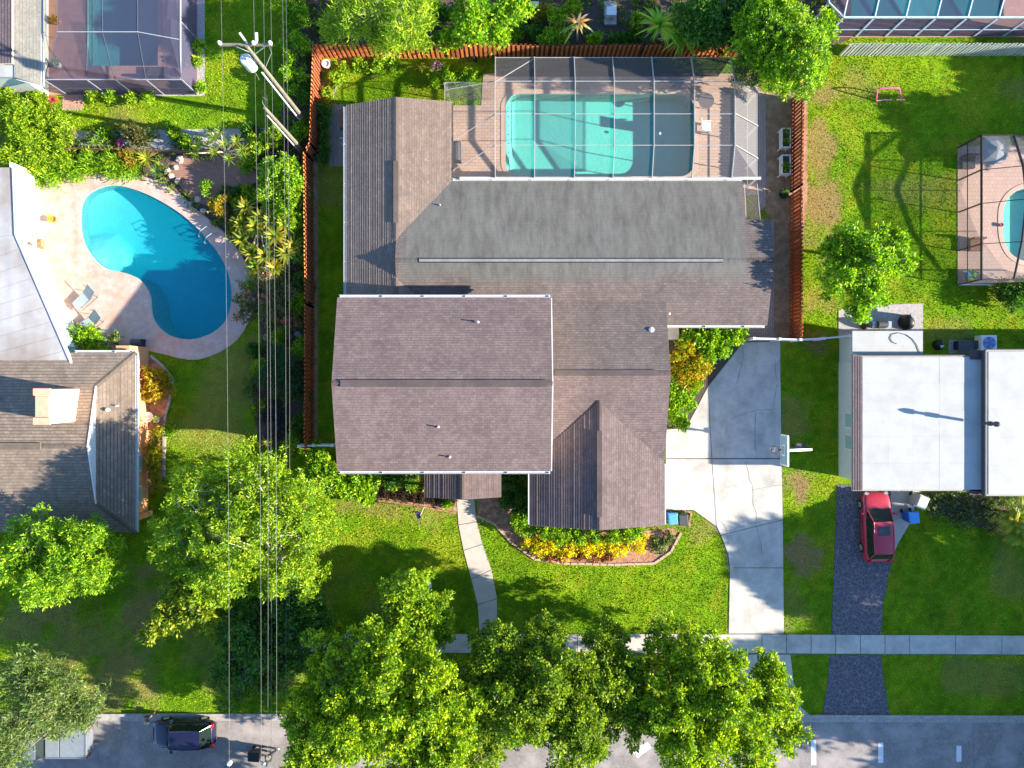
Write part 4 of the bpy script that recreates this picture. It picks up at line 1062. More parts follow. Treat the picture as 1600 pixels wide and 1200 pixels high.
# top-right enclosure (white beams)
yB_, zB_ = W(0,57).y, 2.4
xs2 = [W(1318+i*48.5,28,zB_).x for i in range(9)]; yr2 = W(0,28,zB_).y; beams = []; panes = []
for i, x in enumerate(xs2):
    beams += [((x, yB_, 0), (x, yB_, zB_), 1), ((x, yB_, zB_), (x+.35, yB_+3.2, 3.4), 1), ((x+.35, yB_+3.2, 3.4), (x+.35, yB_+7.5, 3.4), 1)]
    if i:
        w_ = xs2[i-1]
        beams += [((w_, yB_, zB_), (x, yB_, zB_), 1), ((w_, yB_, .9), (x, yB_, .9), 0), ((w_+.35, yB_+3.2, 3.4), (x+.35, yB_+3.2, 3.4), 0)]
        panes += [[(w_, yB_, .02), (x, yB_, .02), (x, yB_, zB_), (w_, yB_, zB_)], [(w_, yB_, zB_), (x, yB_, zB_), (x+.35, yB_+3.2, 3.4), (w_+.35, yB_+3.2, 3.4)],
                  [(w_+.35, yB_+3.2, 3.4), (x+.35, yB_+3.2, 3.4), (x+.35, yB_+7.5, 3.4), (w_+.35, yB_+7.5, 3.4)]]
xw2 = xs2[0]-.9
beams += [((xs2[0], yB_, zB_), (xw2, yB_+.9, zB_), 1), ((xw2, yB_+.9, zB_), (xw2, yB_+7, zB_), 1), ((xw2, yB_+.9, 0), (xw2, yB_+.9, zB_), 1)]
panes += [[(xs2[0], yB_, .02), (xw2, yB_+.9, .02), (xw2, yB_+.9, zB_), (xs2[0], yB_, zB_)], [(xs2[0], yB_, zB_), (xw2, yB_+.9, zB_), (xs2[0]+.35, yB_+3.2, 3.4)]]
cage('pool_enclosure', 'white beamed screen enclosure over a blue pool at top right corner', (26, 24, 0), beams, panes, M('bluish_white', (0.5,0.6,0.7), rough=.4), scr_dark, .14, .07)

# right enclosure (bronze frame)
zc = 2.3; xW = W(1497,0).x; yn, ys_ = W(0,231).y, W(0,445).y
ycs = [yn, W(0,300).y, W(0,345).y, W(0,389).y, ys_]; ycs = [yn, W(0,282).y, W(0,332).y, W(0,392).y, ys_]
beams = []; panes = []; xcl = [xW, xW+2.0, xW+4.7, xW+8.8]
zr_ = [2.3, 3.1, 3.4, 3.0, 2.3]
def rz_(j, c): return [zc, zr_[j], zr_[j], zr_[j]][c]
for j, y in enumerate(ycs):
    beams += [((xW, y, 0), (xW, y, zc), 1)]
    for c in range(3): beams.append(((xcl[c], y, rz_(j, c)), (xcl[c+1], y, rz_(j, c+1)), 0))
    if j:
        w_ = ycs[j-1]
        beams += [((xW, w_, zc), (xW, y, zc), 1), ((xW, w_, .95), (xW, y, .95), 0)]
        for c in (1, 2): beams.append(((xcl[c], w_, rz_(j-1, c)), (xcl[c], y, rz_(j, c)), 1))
        panes.append([(xW, w_, .02), (xW, y, .02), (xW, y, zc), (xW, w_, zc)])
        for c in range(3): panes.append([(xcl[c], w_, rz_(j-1, c)), (xcl[c], y, rz_(j, c)), (xcl[c+1], y, rz_(j, c+1)), (xcl[c+1], w_, rz_(j-1, c+1))])
for y in (yn, ys_):
    beams += [((xW, y, zc), (xW+8.8, y, zc), 1)]
    panes += [[(xW, y, .02), (xW+8.8, y, .02), (xW+8.8, y, zc), (xW, y, zc)]]
cage('pool_enclosure', 'dark bronze framed screen enclosure on tan paving at the right picture edge', (32, 11, 0), beams, panes, m_bronze, scr_bronze, .16, .05)
MB().box((xW, ys_-.06, 0),(xW+9, ys_-.02, .45)).build('kick_plate', m_white, bpy.data.objects['pool_enclosure.002'])

# top-left lanai enclosure
zc = 2.3; xR = W(308,0).x; yS = W(0,148).y; yTop = W(0,122,zc).y; xL = W(66,0,zc).x
xRt = W(283,0,zc).x; yrd = W(0,50,3.2).y; beams = []; panes = []
xx_ = [xL+.1, W(135,0,zc).x, W(180,0,zc).x, W(228,0,zc).x, xRt]
top = [(W(p,50,3.2).x) for p in (90,137,160,215)]+[W(280,62,2.9).x]
for i, x in enumerate(xx_):
    yb3 = yrd if i < 4 else W(0,62,2.9).y; zb3 = 3.2 if i < 4 else 2.9
    beams += [((x, yS, 0), (x, yS, zc), 1), ((x, yS, zc), (top[i], yb3, zb3), 0), ((top[i], yb3, zb3), (top[i], 28, zb3), 0)]
    if i:
        w_ = xx_[i-1]; yb2 = yrd; zb2 = 3.2
        beams += [((w_, yS, zc), (x, yS, zc), 1), ((w_, yS, 1.0), (x, yS, 1.0), 0), ((top[i-1], yb2, zb2), (top[i], yb3, zb3), 1)]
        panes += [[(w_, yS, .02), (x, yS, .02), (x, yS, zc), (w_, yS, zc)], [(w_, yS, zc), (x, yS, zc), (top[i], yb3, zb3), (top[i-1], yb2, zb2)],
                  [(top[i-1], yb2, zb2), (top[i], yb3, zb3), (top[i], 28, zb3), (top[i-1], 28, zb2)]]
for y0_, y1b in ((yS, W(0,62).y), (W(0,62).y, 28)):
    beams += [((xR, y0_, 0), (xR, y0_, zc), 1), ((xR, y0_, zc), (xR, y1b, zc), 1)]
    panes += [[(xR, y0_, .02), (xR, y1b, .02), (xR, y1b, zc), (xR, y0_, zc)], [(xR, y0_, zc), (xR, y1b, zc), (xR-.9, y1b, 2.9), (xR-.9, y0_, 2.5)]]
cage('pool_enclosure', 'dark screened lanai with pale roof beams at the top left of the photo', (-25, 22, 0), beams, panes, M('lanai_frame', (0.42,0.42,0.46), rough=.5), scr_dark, .09, .03, fmat2=M('lanai_dark_frame', (0.10,0.10,0.12), rough=.5))

# ------------------------------------------------------------------ fences
ORD = ['first','second','third','fourth','fifth','sixth','seventh','eighth','ninth','tenth','eleventh','twelfth','thirteenth','fourteenth','fifteenth','sixteenth']
def picket_fence(label, pts, pitch, h, mat, back, w=.16, name='fence', cat='fence', rails=True, posts=True):
    P = [Vector((*p, 0)) for p in pts]; root = thing(name, label, cat, P[0])
    f0 = b0 = None
    for i in range(len(P)-1):
        d = P[i+1]-P[i]; L = d.length; d.normalize(); n = int(L/pitch); a = math.atan2(d.y, d.x); s = Vector((-d.y, d.x, 0))
        for k in range(n):
            for side in ((1, -1) if back else (1,)):
                c = P[i]+d*(pitch*(k+.25+(.5 if side < 0 else 0)))+s*side*(-.05)
                if side == 1:
                    if f0 is None: f0 = MB().box((-w/2,-.011,0),(w/2,.011,h)).build('picket', mat, root, local=True); o = f0
                    else: o = share(f0, root)
                else:
                    if b0 is None: b0 = MB().box((-w/2,-.011,0),(w/2,.011,h)).build('picket', back, root, local=True); o = b0
                    else: o = share(b0, root)
                o.location = c-P[0]+Vector((0,0,random.uniform(-.02,.009))); o.rotation_euler = (random.uniform(-.012,.012), 0, a+random.uniform(-.06,.06))
        for z in (.35, h-.3):
            MB().bar(P[i]+Vector((0,0,z)), P[i+1]+Vector((0,0,z)), .05, .09).build('rail', back or mat, root)
        m_ = max(1, int(L/2.4))
        for k in range(m_+1): 
            c = P[i]+d*L*k/m_; MB().box((c.x-.05,c.y-.05,0),(c.x+.05,c.y+.05,h-.08)).build('post', back or mat, root)
    return root
picket_fence('tall orange stained board fence behind the pool enclosure', G([(503,90),(640,90),(700,89),(860,92),(1000,91),(1145,88)]), .30, 1.85, m_fence, m_fence2)
picket_fence('long orange stained board fence west of the brown house', G([(502,91),(497,238),(488,252),(490,480),(489,697)]), .265, 1.85, m_fence, m_fence2)
picket_fence('orange board fence along the soil strip east of the brown house', G([(1235,528),(1236,300),(1238,155)]), .25, 1.85, m_fence, m_fence2)
picket_fence('pale weathered slat fence below the top right screen enclosure', G([(1312,86),(1640,86)]), .23, 1.5, m_palewood, m_palewood, .13)
picket_fence('low brown slat fence among the plants between the left gardens', G([(98,235),(200,236),(308,240),(400,236),(470,250)]), .17, .7, m_brownwood, None, .09)
def panel_fence(label, pts, h):
    P = [Vector((*p, 0)) for p in pts]; root = thing('white_fence', label, 'fence', P[0])
    for i in range(len(P)-1):
        MB().bar(P[i]+Vector((0,0,h/2)), P[i+1]+Vector((0,0,h/2)), .05, h-.1).build('panel', m_white, root)
        MB().bar(P[i]+Vector((0,0,h)), P[i+1]+Vector((0,0,h)), .1, .07).build('rail', m_white, root)
    for p in P: MB().box((p.x-.08,p.y-.08,0),(p.x+.08,p.y+.08,h+.1)).build('post', m_white, root)
panel_fence('white vinyl fence across the top of the concrete driveway', G([(1166,531),(1205,532),(1236,533),(1272,531),(1312,527)]), 1.5)
panel_fence('white vinyl gate between orange fence and front corner of the house', G([(478,694),(500,693),(528,693)]), 1.5)

# ------------------------------------------------------------------ power poles and lines
def pole(label, base, top_z, extra):
    b = W(*base); root = thing('utility_pole', label, 'utility pole', b)
    MB().tube([b, (b.x, b.y, top_z*.5), (b.x, b.y, top_z)], [.13, .11, .09], 12).build('pole', m_pole, root, smooth=False)
    return root, b
zp = 10.3; pr, pb = pole('tall wooden power pole with crossarm and white transformer', (478,190), zp, True)
MB().tube([(pb.x-.2,pb.y-.15,.2),(pb.x-.18,pb.y-.14,7.6)], .045, 6).build('conduit', m_white, pr)
za = 10.0
armL, armR = W(343,70,za), W(425,70,za)
MB().bar(armL, armR, .12, .13).build('crossarm', m_pole, pr)
MB().bar((pb.x,pb.y+.1,9.2), (pb.x+.9,armR.y,za-.05), .04, .04).bar((pb.x,pb.y+.1,9.2), (pb.x-.9,armR.y,za-.05), .04, .04).build('brace', m_metal, pr)
for px_ in (344,397,423): 
    c = W(px_,68,za+.15); MB().lathe((c.x,c.y,za+.06), [(.03,0),(.03,.08),(.1,.1),(.1,.16),(.05,.19),(.09,.2),(.09,.25),(.03,.3)], 10).build('insulator', m_ceramic, pr)
tc = Vector((pb.x-.55, pb.y-.05, 8.2))
tr = MB().lathe((tc.x, tc.y, 8.0), [(.27,0),(.31,.05),(.31,.95),(.27,1.05),(.12,1.1)], 16).build('transformer', m_ceramic, pr, smooth=False)
MB().lathe((tc.x-.1,tc.y+.1,9.05), [(.05,0),(.07,.1),(.03,.3)], 8).lathe((tc.x+.12,tc.y-.05,9.05), [(.05,0),(.07,.1),(.03,.25)], 8).build('bushing', m_grey, tr)
MB().bar((pb.x-.2,pb.y,8.3),(tc.x+.2,tc.y,8.3),.06,.1).bar((pb.x-.2,pb.y,8.8),(tc.x+.2,tc.y,8.8),.06,.1).build('bracket', m_metal, pr)
MB().bar((pb.x-.05,armR.y+.02,za),(pb.x-.35,armR.y+.45,za+.35),.09,.09).bar((pb.x+.4,armR.y+.05,za),(pb.x+.5,armR.y+.45,za+.35),.1,.1).build('cutout', m_ceramic, pr)
MB().tube([W(384,95,8.6),W(400,115,8.6),W(405,125,8.2)], .015, 5).tube([(pb.x,pb.y,7.7),(pb.x+.5,pb.y+.7,8.1),(pb.x+.35,pb.y+1.1,8.0)], .02, 5).build('jumper', m_wire, pr)
p2, b2 = pole('shorter wooden pole stub beside the orange fence corner', (474,236), 7.2, False)
MB().tube([(b2.x-.17,b2.y-.12,.1),(b2.x-.15,b2.y-.1,6.4)], .035, 6).build('conduit', m_white, p2)
MB().tube([W(416,172,7.2),W(410,160,7.6),W(411,152,7.8),W(417,156,7.8)], .02, 5).build('cable_loop', m_wire, p2)
LX = [(344,-60,358,1260,10.1,'leftmost overhead wire crossing above the kidney pool',.0065),(395,-60,408,1260,10.1,'overhead wire over the yellow palms, second from the left',.0065),
      (411,-60,418,1260,9.0,'overhead wire passing just right of the transformer',.0065),(422,-60,432,1260,10.1,'overhead wire from the crossarm tip nearest the orange fence',.0065),
      (441,-60,446,1260,6.4,'low overhead cable above the hedge, second from the fence',.0065),(446,-60,452,1000,6.0,'low overhead cable nearest the orange fence',.0065),
      (417,150,423,1260,7.4,'brownish service cable starting at the pole stub',.0065)]
for xa, ya, xb, yb, z, lab, r in LX:
    A = W(xa, ya, z); B = W(xb, yb, z); pts = []
    for k in range(17):
        t_ = k/16; p = A.lerp(B, t_); p.z -= 4*.35*t_*(1-t_); pts.append(p)
    o = MB().tube(pts, r, 5).build('power_line', m_wire); tag(o, lab, 'wire', 'overhead wires along the orange fence')
o = MB().lathe((W(359,0,9.7).x, W(0,1192,9.7).y, 9.6), [(.05,0),(.12,.05),(.12,.2),(.05,.3)], 10).build('wire_marker', m_ceramic); tag(o, 'small white insulator on the leftmost wire above the street', 'insulator')

# ------------------------------------------------------------------ foliage
def nrm(a): return a/np.maximum(1e-9, np.linalg.norm(a, axis=1, keepdims=True))
def leaf_cloud(lobes, per_m2, ll, lw, cols, seed, per=9, up=.35, spread=.9, inner=.35):
    """lobes: (x,y,z,r,rz). Twigs over each lobe's surface and inside it, each a rosette of leaves."""
    r = np.random.default_rng(seed); VS = []; CS = []
    cols = np.array(cols)
    for (x, y, z, rr, rz) in lobes:
        n = max(6, int(per_m2*math.pi*rr*rr*2/per))
        d = nrm(r.normal(size=(n, 3))+np.array([0, 0, .35])); rad = np.where(r.random(n) < inner, r.uniform(.35, .9, n), r.uniform(.85, 1.08, n))
        c = np.array([x, y, z])+d*np.stack([rad*rr, rad*rr, rad*rz], 1)
        c = c[c[:, 2] > 0.04]; d = d[:len(c)]; n = len(c)
        if not n: continue
        tone = r.random(n)
        cc = np.repeat(c, per, 0); dd = np.repeat(d, per, 0); tt = np.repeat(tone, per)
        k = len(cc)
        ld = nrm(dd*.7+r.normal(size=(k, 3))*spread+np.array([0, 0, up]))
        sd = nrm(np.cross(ld, nrm(r.normal(size=(k, 3))+np.array([0, 0, .8]))))
        sd = nrm(np.cross(ld, sd)) if False else sd
        L = r.uniform(.6, 1.2, (k, 1))*ll; Wd = r.uniform(.7, 1.2, (k, 1))*lw
        b = cc+r.normal(size=(k, 3))*ll*.35
        VS.append(np.stack([b, b+ld*L*.45+sd*Wd*.5, b+ld*L, b+ld*L*.45-sd*Wd*.5], 1).reshape(-1, 3))
        i0 = np.clip(tt*(len(cols)-1)+r.normal(size=k)*.35, 0, len(cols)-1.001); i = i0.astype(int); f = (i0-i)[:, None]
        col = cols[i]*(1-f)+cols[i+1]*f
        CS.append(np.repeat(col*r.uniform(.75, 1.25, (k, 1)), 4, 0))
    return np.vstack(VS), np.vstack(CS)
def make_lobes(circles, seed, lob=.34, dens=1.0, flat=.6, fill=False):
    """circles: (px, py, r_px, z_top). Fill each with lobes on a dome."""
    r = random.Random(seed); out = []
    for px, py, rp, zt_ in circles:
        c = W(px, py, zt_-.5); R = rp*(H-zt_)/F; n = max(3, int(11*dens)); k = 0
        lr = max(.28, R*lob)
        m = max(4, int(dens*2.1*(R/lr)**2*.62))
        for i in range(m):
            q = math.sqrt((i+.5)/m)*(R-lr*.55); a = i*2.399+r.uniform(-.4, .4)
            q *= r.uniform(.85, 1.12)
            zz = zt_-lr*.7-(R*flat)*(q/R)**2-r.uniform(0, R*.5)
            zz = max(zz, lr*.55)
            l_ = lr*r.uniform(.5, 1.3)
            out.append((c.x+q*math.cos(a), c.y+q*math.sin(a), zz, l_, l_*.75))
    if fill:
        for px, py, rp, zt_ in circles:
            R = rp*(H-zt_)/F; c = W(px, py, zt_*.6)
            for i in range(8):
                q = R*.8*math.sqrt((i+.5)/8); a = i*2.4
                out.append((c.x+q*math.cos(a), c.y+q*math.sin(a), zt_*r.uniform(.38, .72), R*.3, R*.26))
    return out
OAK = [(0.0837, 0.1679, 0.0072), (0.1534, 0.2842, 0.0086), (0.3348, 0.4651, 0.0086), (0.558, 0.62, 0.0108)]
LIME = [(0.0906, 0.1935, 0.0086), (0.1813, 0.329, 0.0108), (0.3265, 0.4645, 0.0144), (0.4715, 0.542, 0.0216)]
BRIGHT = [(0.0936, 0.2074, 0.0086), (0.1638, 0.3525, 0.0108), (0.2808, 0.4769, 0.0144), (0.468, 0.5806, 0.0144)]
DARK = [(0.0351, 0.1008, 0.0144), (0.0585, 0.1568, 0.0216), (0.0975, 0.224, 0.024), (0.1365, 0.2912, 0.024)]
YEL = [(0.338, 0.35, 0.01), (0.6084, 0.525, 0.01), (0.9295, 0.735, 0.01), (1.0478, 0.805, 0.02)]
GOLD = [(0.13, 0.182, 0.01), (0.286, 0.26, 0.01), (0.468, 0.286, 0.012), (0.546, 0.338, 0.02)]
GREY = [(0.0686, 0.119, 0.0352), (0.1274, 0.1904, 0.044), (0.196, 0.2618, 0.0616), (0.2646, 0.3213, 0.0704)]
def tree(name, label, circles, base, cols, seed, ll=.26, lw=.13, per_m2=150, lob=.3, bark=None, group=None, flat=.55, cat='tree', dens=1.0, trunk_r=None, inner=.35, branches=True):
    b = W(*base); root = thing(name, label, cat, b, group)
    lobes = make_lobes(circles, seed, lob, dens, flat, fill=cat == 'tree')
    V, C = leaf_cloud(lobes, per_m2, ll, lw, cols, seed, inner=inner)
    raw_mesh('crown', V, 4, C, LEAF, root)
    rr = random.Random(seed); zmin = min(l[2] for l in lobes); ztop = max(l[2] for l in lobes)
    R = max(c[2] for c in circles)/26; tr_ = trunk_r or .05+.035*R
    hub = Vector((b.x+rr.uniform(-.2,.2), b.y+rr.uniform(-.2,.2), max(.3, ztop*.42)))
    mb = MB().tube([b, b.lerp(hub, .5)+Vector((rr.uniform(-.08,.08), rr.uniform(-.08,.08), 0)), hub], [tr_*1.25, tr_, tr_*.85], 8)
    mb.build('trunk', bark or m_bark, root)
    if branches:
        for i, (px, py, rp, zt_) in enumerate(circles):
            c = W(px, py, zt_*.72); mid = hub.lerp(c, .5)+Vector((rr.uniform(-.3,.3), rr.uniform(-.3,.3), .1)); mb = MB()
            mb.tube([hub, mid, c], [tr_*.7, tr_*.5, tr_*.28], 6)
            own = [l for l in lobes if (Vector((l[0], l[1], 0))-Vector((c.x, c.y, 0))).length < rp/24*1.1]
            for l in own[:22]: mb.tube([c.lerp(mid, rr.uniform(0, .5)), Vector((l[0], l[1], l[2]+l[4]*.35))], [tr_*.26, .022], 4, False)
            mb.build('branch', bark or m_bark, root)
    return root
def shrub(name, label, circles, cols, seed, ll=.16, lw=.09, per_m2=330, lob=.42, group=None, cat='shrub', flat=.5, flowers=None, dens=1.0):
    cx = sum(c[0] for c in circles)/len(circles); cy = sum(c[1] for c in circles)/len(circles)
    b = W(cx, cy); root = thing(name, label, cat, b, group)
    lobes = make_lobes(circles, seed, lob, dens, flat)
    V, C = leaf_cloud(lobes, per_m2, ll, lw, cols, seed)
    raw_mesh('foliage', V, 4, C, LEAF, root)
    mb = MB(); rr = random.Random(seed)
    for l in lobes[:14]: mb.tube([(b.x+rr.uniform(-.15,.15), b.y+rr.uniform(-.15,.15), 0), (l[0], l[1], l[2])], [.03, .012], 4, False)
    mb.build('stem', m_bark, root)
    if flowers:
        V, C = leaf_cloud([(l[0], l[1], l[2]+l[4]*.35, l[3]*.8, l[4]*.7) for l in lobes[::flowers[1]]], 22, .15, .15, [flowers[0], tuple(x*1.2 for x in flowers[0])], seed+5, per=5)
        raw_mesh('blossom', V, 4, C, LEAF, root)
    return root
def frond_plant(name, label, base, z, n, L, w, cols, seed, kind='blade', cat='palm', group=None, droop=.5, trunk=None, heads=None):
    """rosettes of long leaves; kind 'pinnate' makes feathered palm fronds"""
    r = random.Random(seed); b = W(*base); root = thing(name, label, cat, b, group)
    heads = heads or [(base[0], base[1], z)]
    me_v = []; me_c = []
    for hx, hy, hz in heads:
        top = W(hx, hy, hz)
        if hz > .5: MB().tube([(b.x, b.y, 0), Vector((b.x, b.y, 0)).lerp(top, .6)+Vector((0,0,.1)), top], [.07, .05, .045], 7).build('trunk', trunk or m_palebark, root)
        for i in range(n):
            a = i*2.399+r.uniform(-.3, .3); el = r.uniform(.05, 1.2); l_ = L*r.uniform(.75, 1.1); k = 5
            d = Vector((math.cos(a)*math.cos(el), math.sin(a)*math.cos(el), math.sin(el))); pts = []
            for j in range(k+1):
                t_ = j/k; p = top+d*l_*t_; p.z -= droop*l_*t_*t_; p.z = max(p.z, .03); pts.append(p)
            s = Vector((-math.sin(a), math.cos(a), 0)); c = cols[r.randrange(len(cols))]; c = tuple(x*r.uniform(.8, 1.25) for x in c)
            if kind == 'blade':
                for j in range(k):
                    w0 = w*(1-(j/k))**.7*(.5+.5*min(1, j/1.0+.4)); w1 = w*(1-((j+1)/k))**.7
                    me_v += [pts[j]-s*w0/2, pts[j]+s*w0/2, pts[j+1]+s*w1/2, pts[j+1]-s*w1/2]; me_c += [c]*4
            else:
                for j in range(k*3):
                    t_ = (j+1)/(k*3); f = t_*k; j0 = min(k-1, int(f)); p = pts[j0].lerp(pts[j0+1], f-j0); dr = (pts[j0+1]-pts[j0]).normalized()
                    ln = w*math.sin(math.pi*min(1, .15+t_*.85))**.6
                    for sg in (-1, 1):
                        q = p+(s*sg+dr*.7+Vector((0,0,-.25))).normalized()*ln; hw = dr*.035
                        me_v += [p-hw, p+hw, q+hw*.3, q-hw*.3]; me_c += [c]*4
    raw_mesh('frond', np.array([tuple(p) for p in me_v]), 4, np.array(me_c), LEAF, root)
    return root

# --- big trees, front
tree('street_oak', 'broad bright green tree over the street left of the front walk', [(520,1040,60,9),(600,1060,78,10.5),(640,1120,90,11),(560,1140,85,10.5),(490,1130,60,9),(690,1160,60,10),(488,1185,50,9),(660,1190,70,9.5),(715,1115,55,9.5),(700,1060,30,8)], (640,1075), OAK, 11, per_m2=250, lob=.19, ll=.19, lw=.11)
tree('street_oak', 'tall lime green tree at the kerb beside the mailbox lawn', [(632,930,42,7.5),(672,965,40,7),(640,990,52,7.5),(690,985,25,6.5)], (665,945), LIME, 12, per_m2=260, lob=.22, ll=.19, lw=.11)
tree('street_oak', 'dark green tree with sunlit tips over the pavement below the front walk', [(780,1040,62,8.5),(850,1000,38,7.5),(870,1080,75,9.5),(800,1130,75,9.5),(900,1150,70,9),(950,1010,40,7.5),(960,1080,55,8.5),(740,1180,50,8),(1000,1120,45,8),(985,1060,35,7.5)], (860,1045), [(0.07,0.13,0.01),(0.12,0.22,0.012),(0.24,0.34,0.012),(0.38,0.46,0.015)], 13, per_m2=250, lob=.19, ll=.19, lw=.11)
tree('street_oak', 'wide green tree over the apron of the concrete driveway', [(1060,1020,52,7.5),(1110,1060,65,9),(1060,1110,65,9),(1150,1120,72,9.5),(1215,1100,45,8),(1090,1175,65,9),(1235,1145,32,7.5),(1180,1180,40,8),(1205,1050,28,7.5)], (1095,1060), OAK, 14, per_m2=250, lob=.19, ll=.19, lw=.11)
tree('dead_shrub', 'small dead shrub with orange brown leaves under the street trees', [(1032,1050,16,4.5)], (1000,1035), [(0.35,0.15,0.07),(0.5,0.25,0.12),(0.6,0.3,0.15),(0.6,0.35,0.2)], 15, cat='shrub', lob=.5, per_m2=90)
# --- big tree left of the front lawn
tree('spreading_tree', 'large airy yellow green tree beneath the power lines left of the front lawn', [(300,790,70,8),(380,760,70,8.5),(430,800,70,8.5),(350,850,80,9),(270,850,50,7.5),(440,880,70,8),(480,790,40,7),(330,910,50,8),(500,830,35,6)], (410,800), LIME, 16, per_m2=165, lob=.18, ll=.21, lw=.075, bark=m_palebark, trunk_r=.3)
tree('shade_tree', 'darker green tree in the shade below the large airy tree', [(400,980,70,6.5),(455,950,50,6),(380,1050,60,6),(430,1020,55,6.5),(480,960,35,5.5)], (440,930), DARK, 17, per_m2=110, ll=.25, lw=.12, bark=m_palebark)
tree('young_maple', 'small glowing yellow green tree over the worn front lawn', [(258,970,30,6.5),(300,945,34,7),(275,930,26,6.5),(330,960,25,6.5),(235,985,14,6)], (330,920), [(0.10,0.18,0.012),(0.2,0.28,0.015),(0.32,0.36,0.02),(0.38,0.38,0.02)], 18, per_m2=120, lob=.36)
tree('yard_tree', 'rounded green tree in front of the tan shingled house', [(50,850,50,6.5),(110,870,65,7),(60,905,55,6.5),(150,890,40,6),(20,880,40,6),(150,840,25,5.5)], (140,850), BRIGHT, 19, per_m2=200, lob=.2, ll=.2, lw=.075)
tree('feathery_tree', 'grey green feathery tree at the lower left corner over the pickup', [(30,1060,45,8),(70,1100,55,8.5),(120,1110,38,7.5),(25,1130,42,8),(5,1180,38,8),(95,1140,16,6.5),(145,1100,14,6.5)], (120,1060), GREY, 20, per_m2=120, lob=.2, ll=.3, lw=.06)
# --- behind the north fence
tree('willow', 'tall weeping light green tree overhanging the orange back fence', [(560,15,45,6.5),(620,25,48,7),(600,60,26,5.5),(650,50,25,5.5),(520,40,25,5),(655,10,30,6)], (650,60), LIME, 21, per_m2=130, lob=.22, ll=.34, lw=.06, bark=m_palebark)
tree('shade_tree', 'bushy green tree just right of the weeping tree behind the back fence', [(740,20,42,5.5),(770,45,26,4.5),(800,10,30,5),(705,60,18,3)], (735,50), BRIGHT, 22, per_m2=120)
tree('laurel_tree', 'big bright green tree covering the corner of the orange fence', [(1225,30,55,7.5),(1265,70,48,7.5),(1225,95,40,6.5),(1190,55,45,6.5),(1265,120,28,5.5),(1200,10,40,6.5),(1290,40,25,6),(1225,130,22,5),(1170,80,26,5),(1175,40,34,6)], (1205,80), BRIGHT, 23, per_m2=220, lob=.18, ll=.17, lw=.10)
tree('laurel_tree', 'dark green tree beside the palm behind the orange back fence', [(1100,20,42,5.5),(1140,45,32,5),(1160,10,35,5.5),(1105,62,16,3)], (1110,45), DARK, 24, per_m2=140)
tree('pruned_tree', 'thin leaved branch drooping over the enclosure corner', [(1165,95,18,4.6),(1175,125,16,4.4),(1155,115,12,4.3)], (1200,110), GREY, 25, per_m2=60, ll=.25, lw=.06)
tree('orchard_tree', 'compact dark green tree standing alone in the right back lawn', [(1330,380,34,5.4),(1370,410,42,6.0),(1320,430,38,5.6),(1360,460,34,5.2),(1405,375,18,4.8),(1415,410,20,4.8),(1345,485,20,4.6),(1300,395,22,4.8),(1378,362,14,4.8)], (1345,405), BRIGHT, 26, per_m2=190, lob=.24, ll=.2, lw=.12)
# trees that stand just outside the right edge, their shade falls into the picture
def off_tree(x, y, r_, z, lab, seed):
    k = F/(H-z); cx, cy = 800+x*k, 600-y*k; rr_ = r_*k
    tree('shade_tree', lab, [(cx,cy,rr_*.55,z),(cx-rr_*.5,cy+rr_*.25,rr_*.5,z-1.2),(cx+rr_*.4,cy-rr_*.4,rr_*.5,z-1),(cx-rr_*.2,cy-rr_*.55,rr_*.45,z-2),(cx+rr_*.25,cy+rr_*.6,rr_*.45,z-2.2),(cx,cy,rr_*.7,z-3)],
         (800+x*24, 600-y*24), OAK, seed, per_m2=90, ll=.42, lw=.24, lob=.26, group='trees outside the frame that shade the right gardens')
for i, (x, y, r_, z, lab) in enumerate(((40.5,-14.5,4.8,10.5,'shade tree beyond the right picture edge level with the red car'),(40,-22,5.2,10.5,'shade tree beyond the right picture edge by the street'),(48.5,-17.5,5.6,9.5,'second shade tree further out beyond the right picture edge'),
        (43,14.5,3.8,7.5,'shade tree beyond the right picture edge by the back lawn'),(50,17.5,4.8,8.5,'shade tree beyond the top right picture corner'),(37,-31,4.6,8,'street tree beyond the lower right picture corner'),(48,-27.5,4.5,9,'second street tree beyond the lower right corner'),(56,-22,5.5,11,'farthest shade tree beyond the right picture edge'),(-6,-28.5,5,9.5,'street tree below the picture that shades the navy hatchback'),(-17,-29.5,4.6,9,'street tree below the picture that shades the pickup truck'))):
    off_tree(x, y, r_, z, lab, 30+i)

# --- hedges and shrubs
shrub('hedge', 'narrow hedge between the left lawn and the orange fence, top part', [(450,-10,12,1.6),(448,30,12,1.6),(450,75,12,1.5),(450,118,12,1.5),(452,10,12,1.5),(470,25,18,1.8),(455,50,13,1.5),(472,70,18,1.9),(455,95,13,1.4),(470,115,15,1.6),(458,140,14,1.4),(452,165,12,1.2),(468,-15,18,1.8)], BRIGHT, 41)
shrub('round_shrub', 'large round bright green bush right of the red patio', [(430,262,34,2.6),(445,285,34,2.6),(420,290,20,2.2)], BRIGHT, 42, lob=.3)
shrub('round_shrub', 'second bright green bush beside the orange fence below the round bush', [(445,325,30,2.2),(460,345,18,1.8),(425,315,20,1.8)], BRIGHT, 43, lob=.3)
frond_plant('fan_palm', 'cluster of yellow fan palms beside the kidney pool deck', (405,345), 1.9, 44, .95, .2, [(0.42,0.36,0.02),(0.30,0.32,0.02),(0.18,0.25,0.02)], 44, droop=.3,
            heads=[(385,325,1.0),(400,355,1.2),(430,370,1.6),(380,375,.9),(415,400,1.2),(445,350,1.5),(448,395,1.4),(460,385,1.2),(400,418,.9),(378,350,.9),(410,340,1.2),(395,395,1.0),(430,418,1.1),(425,345,1.3)])
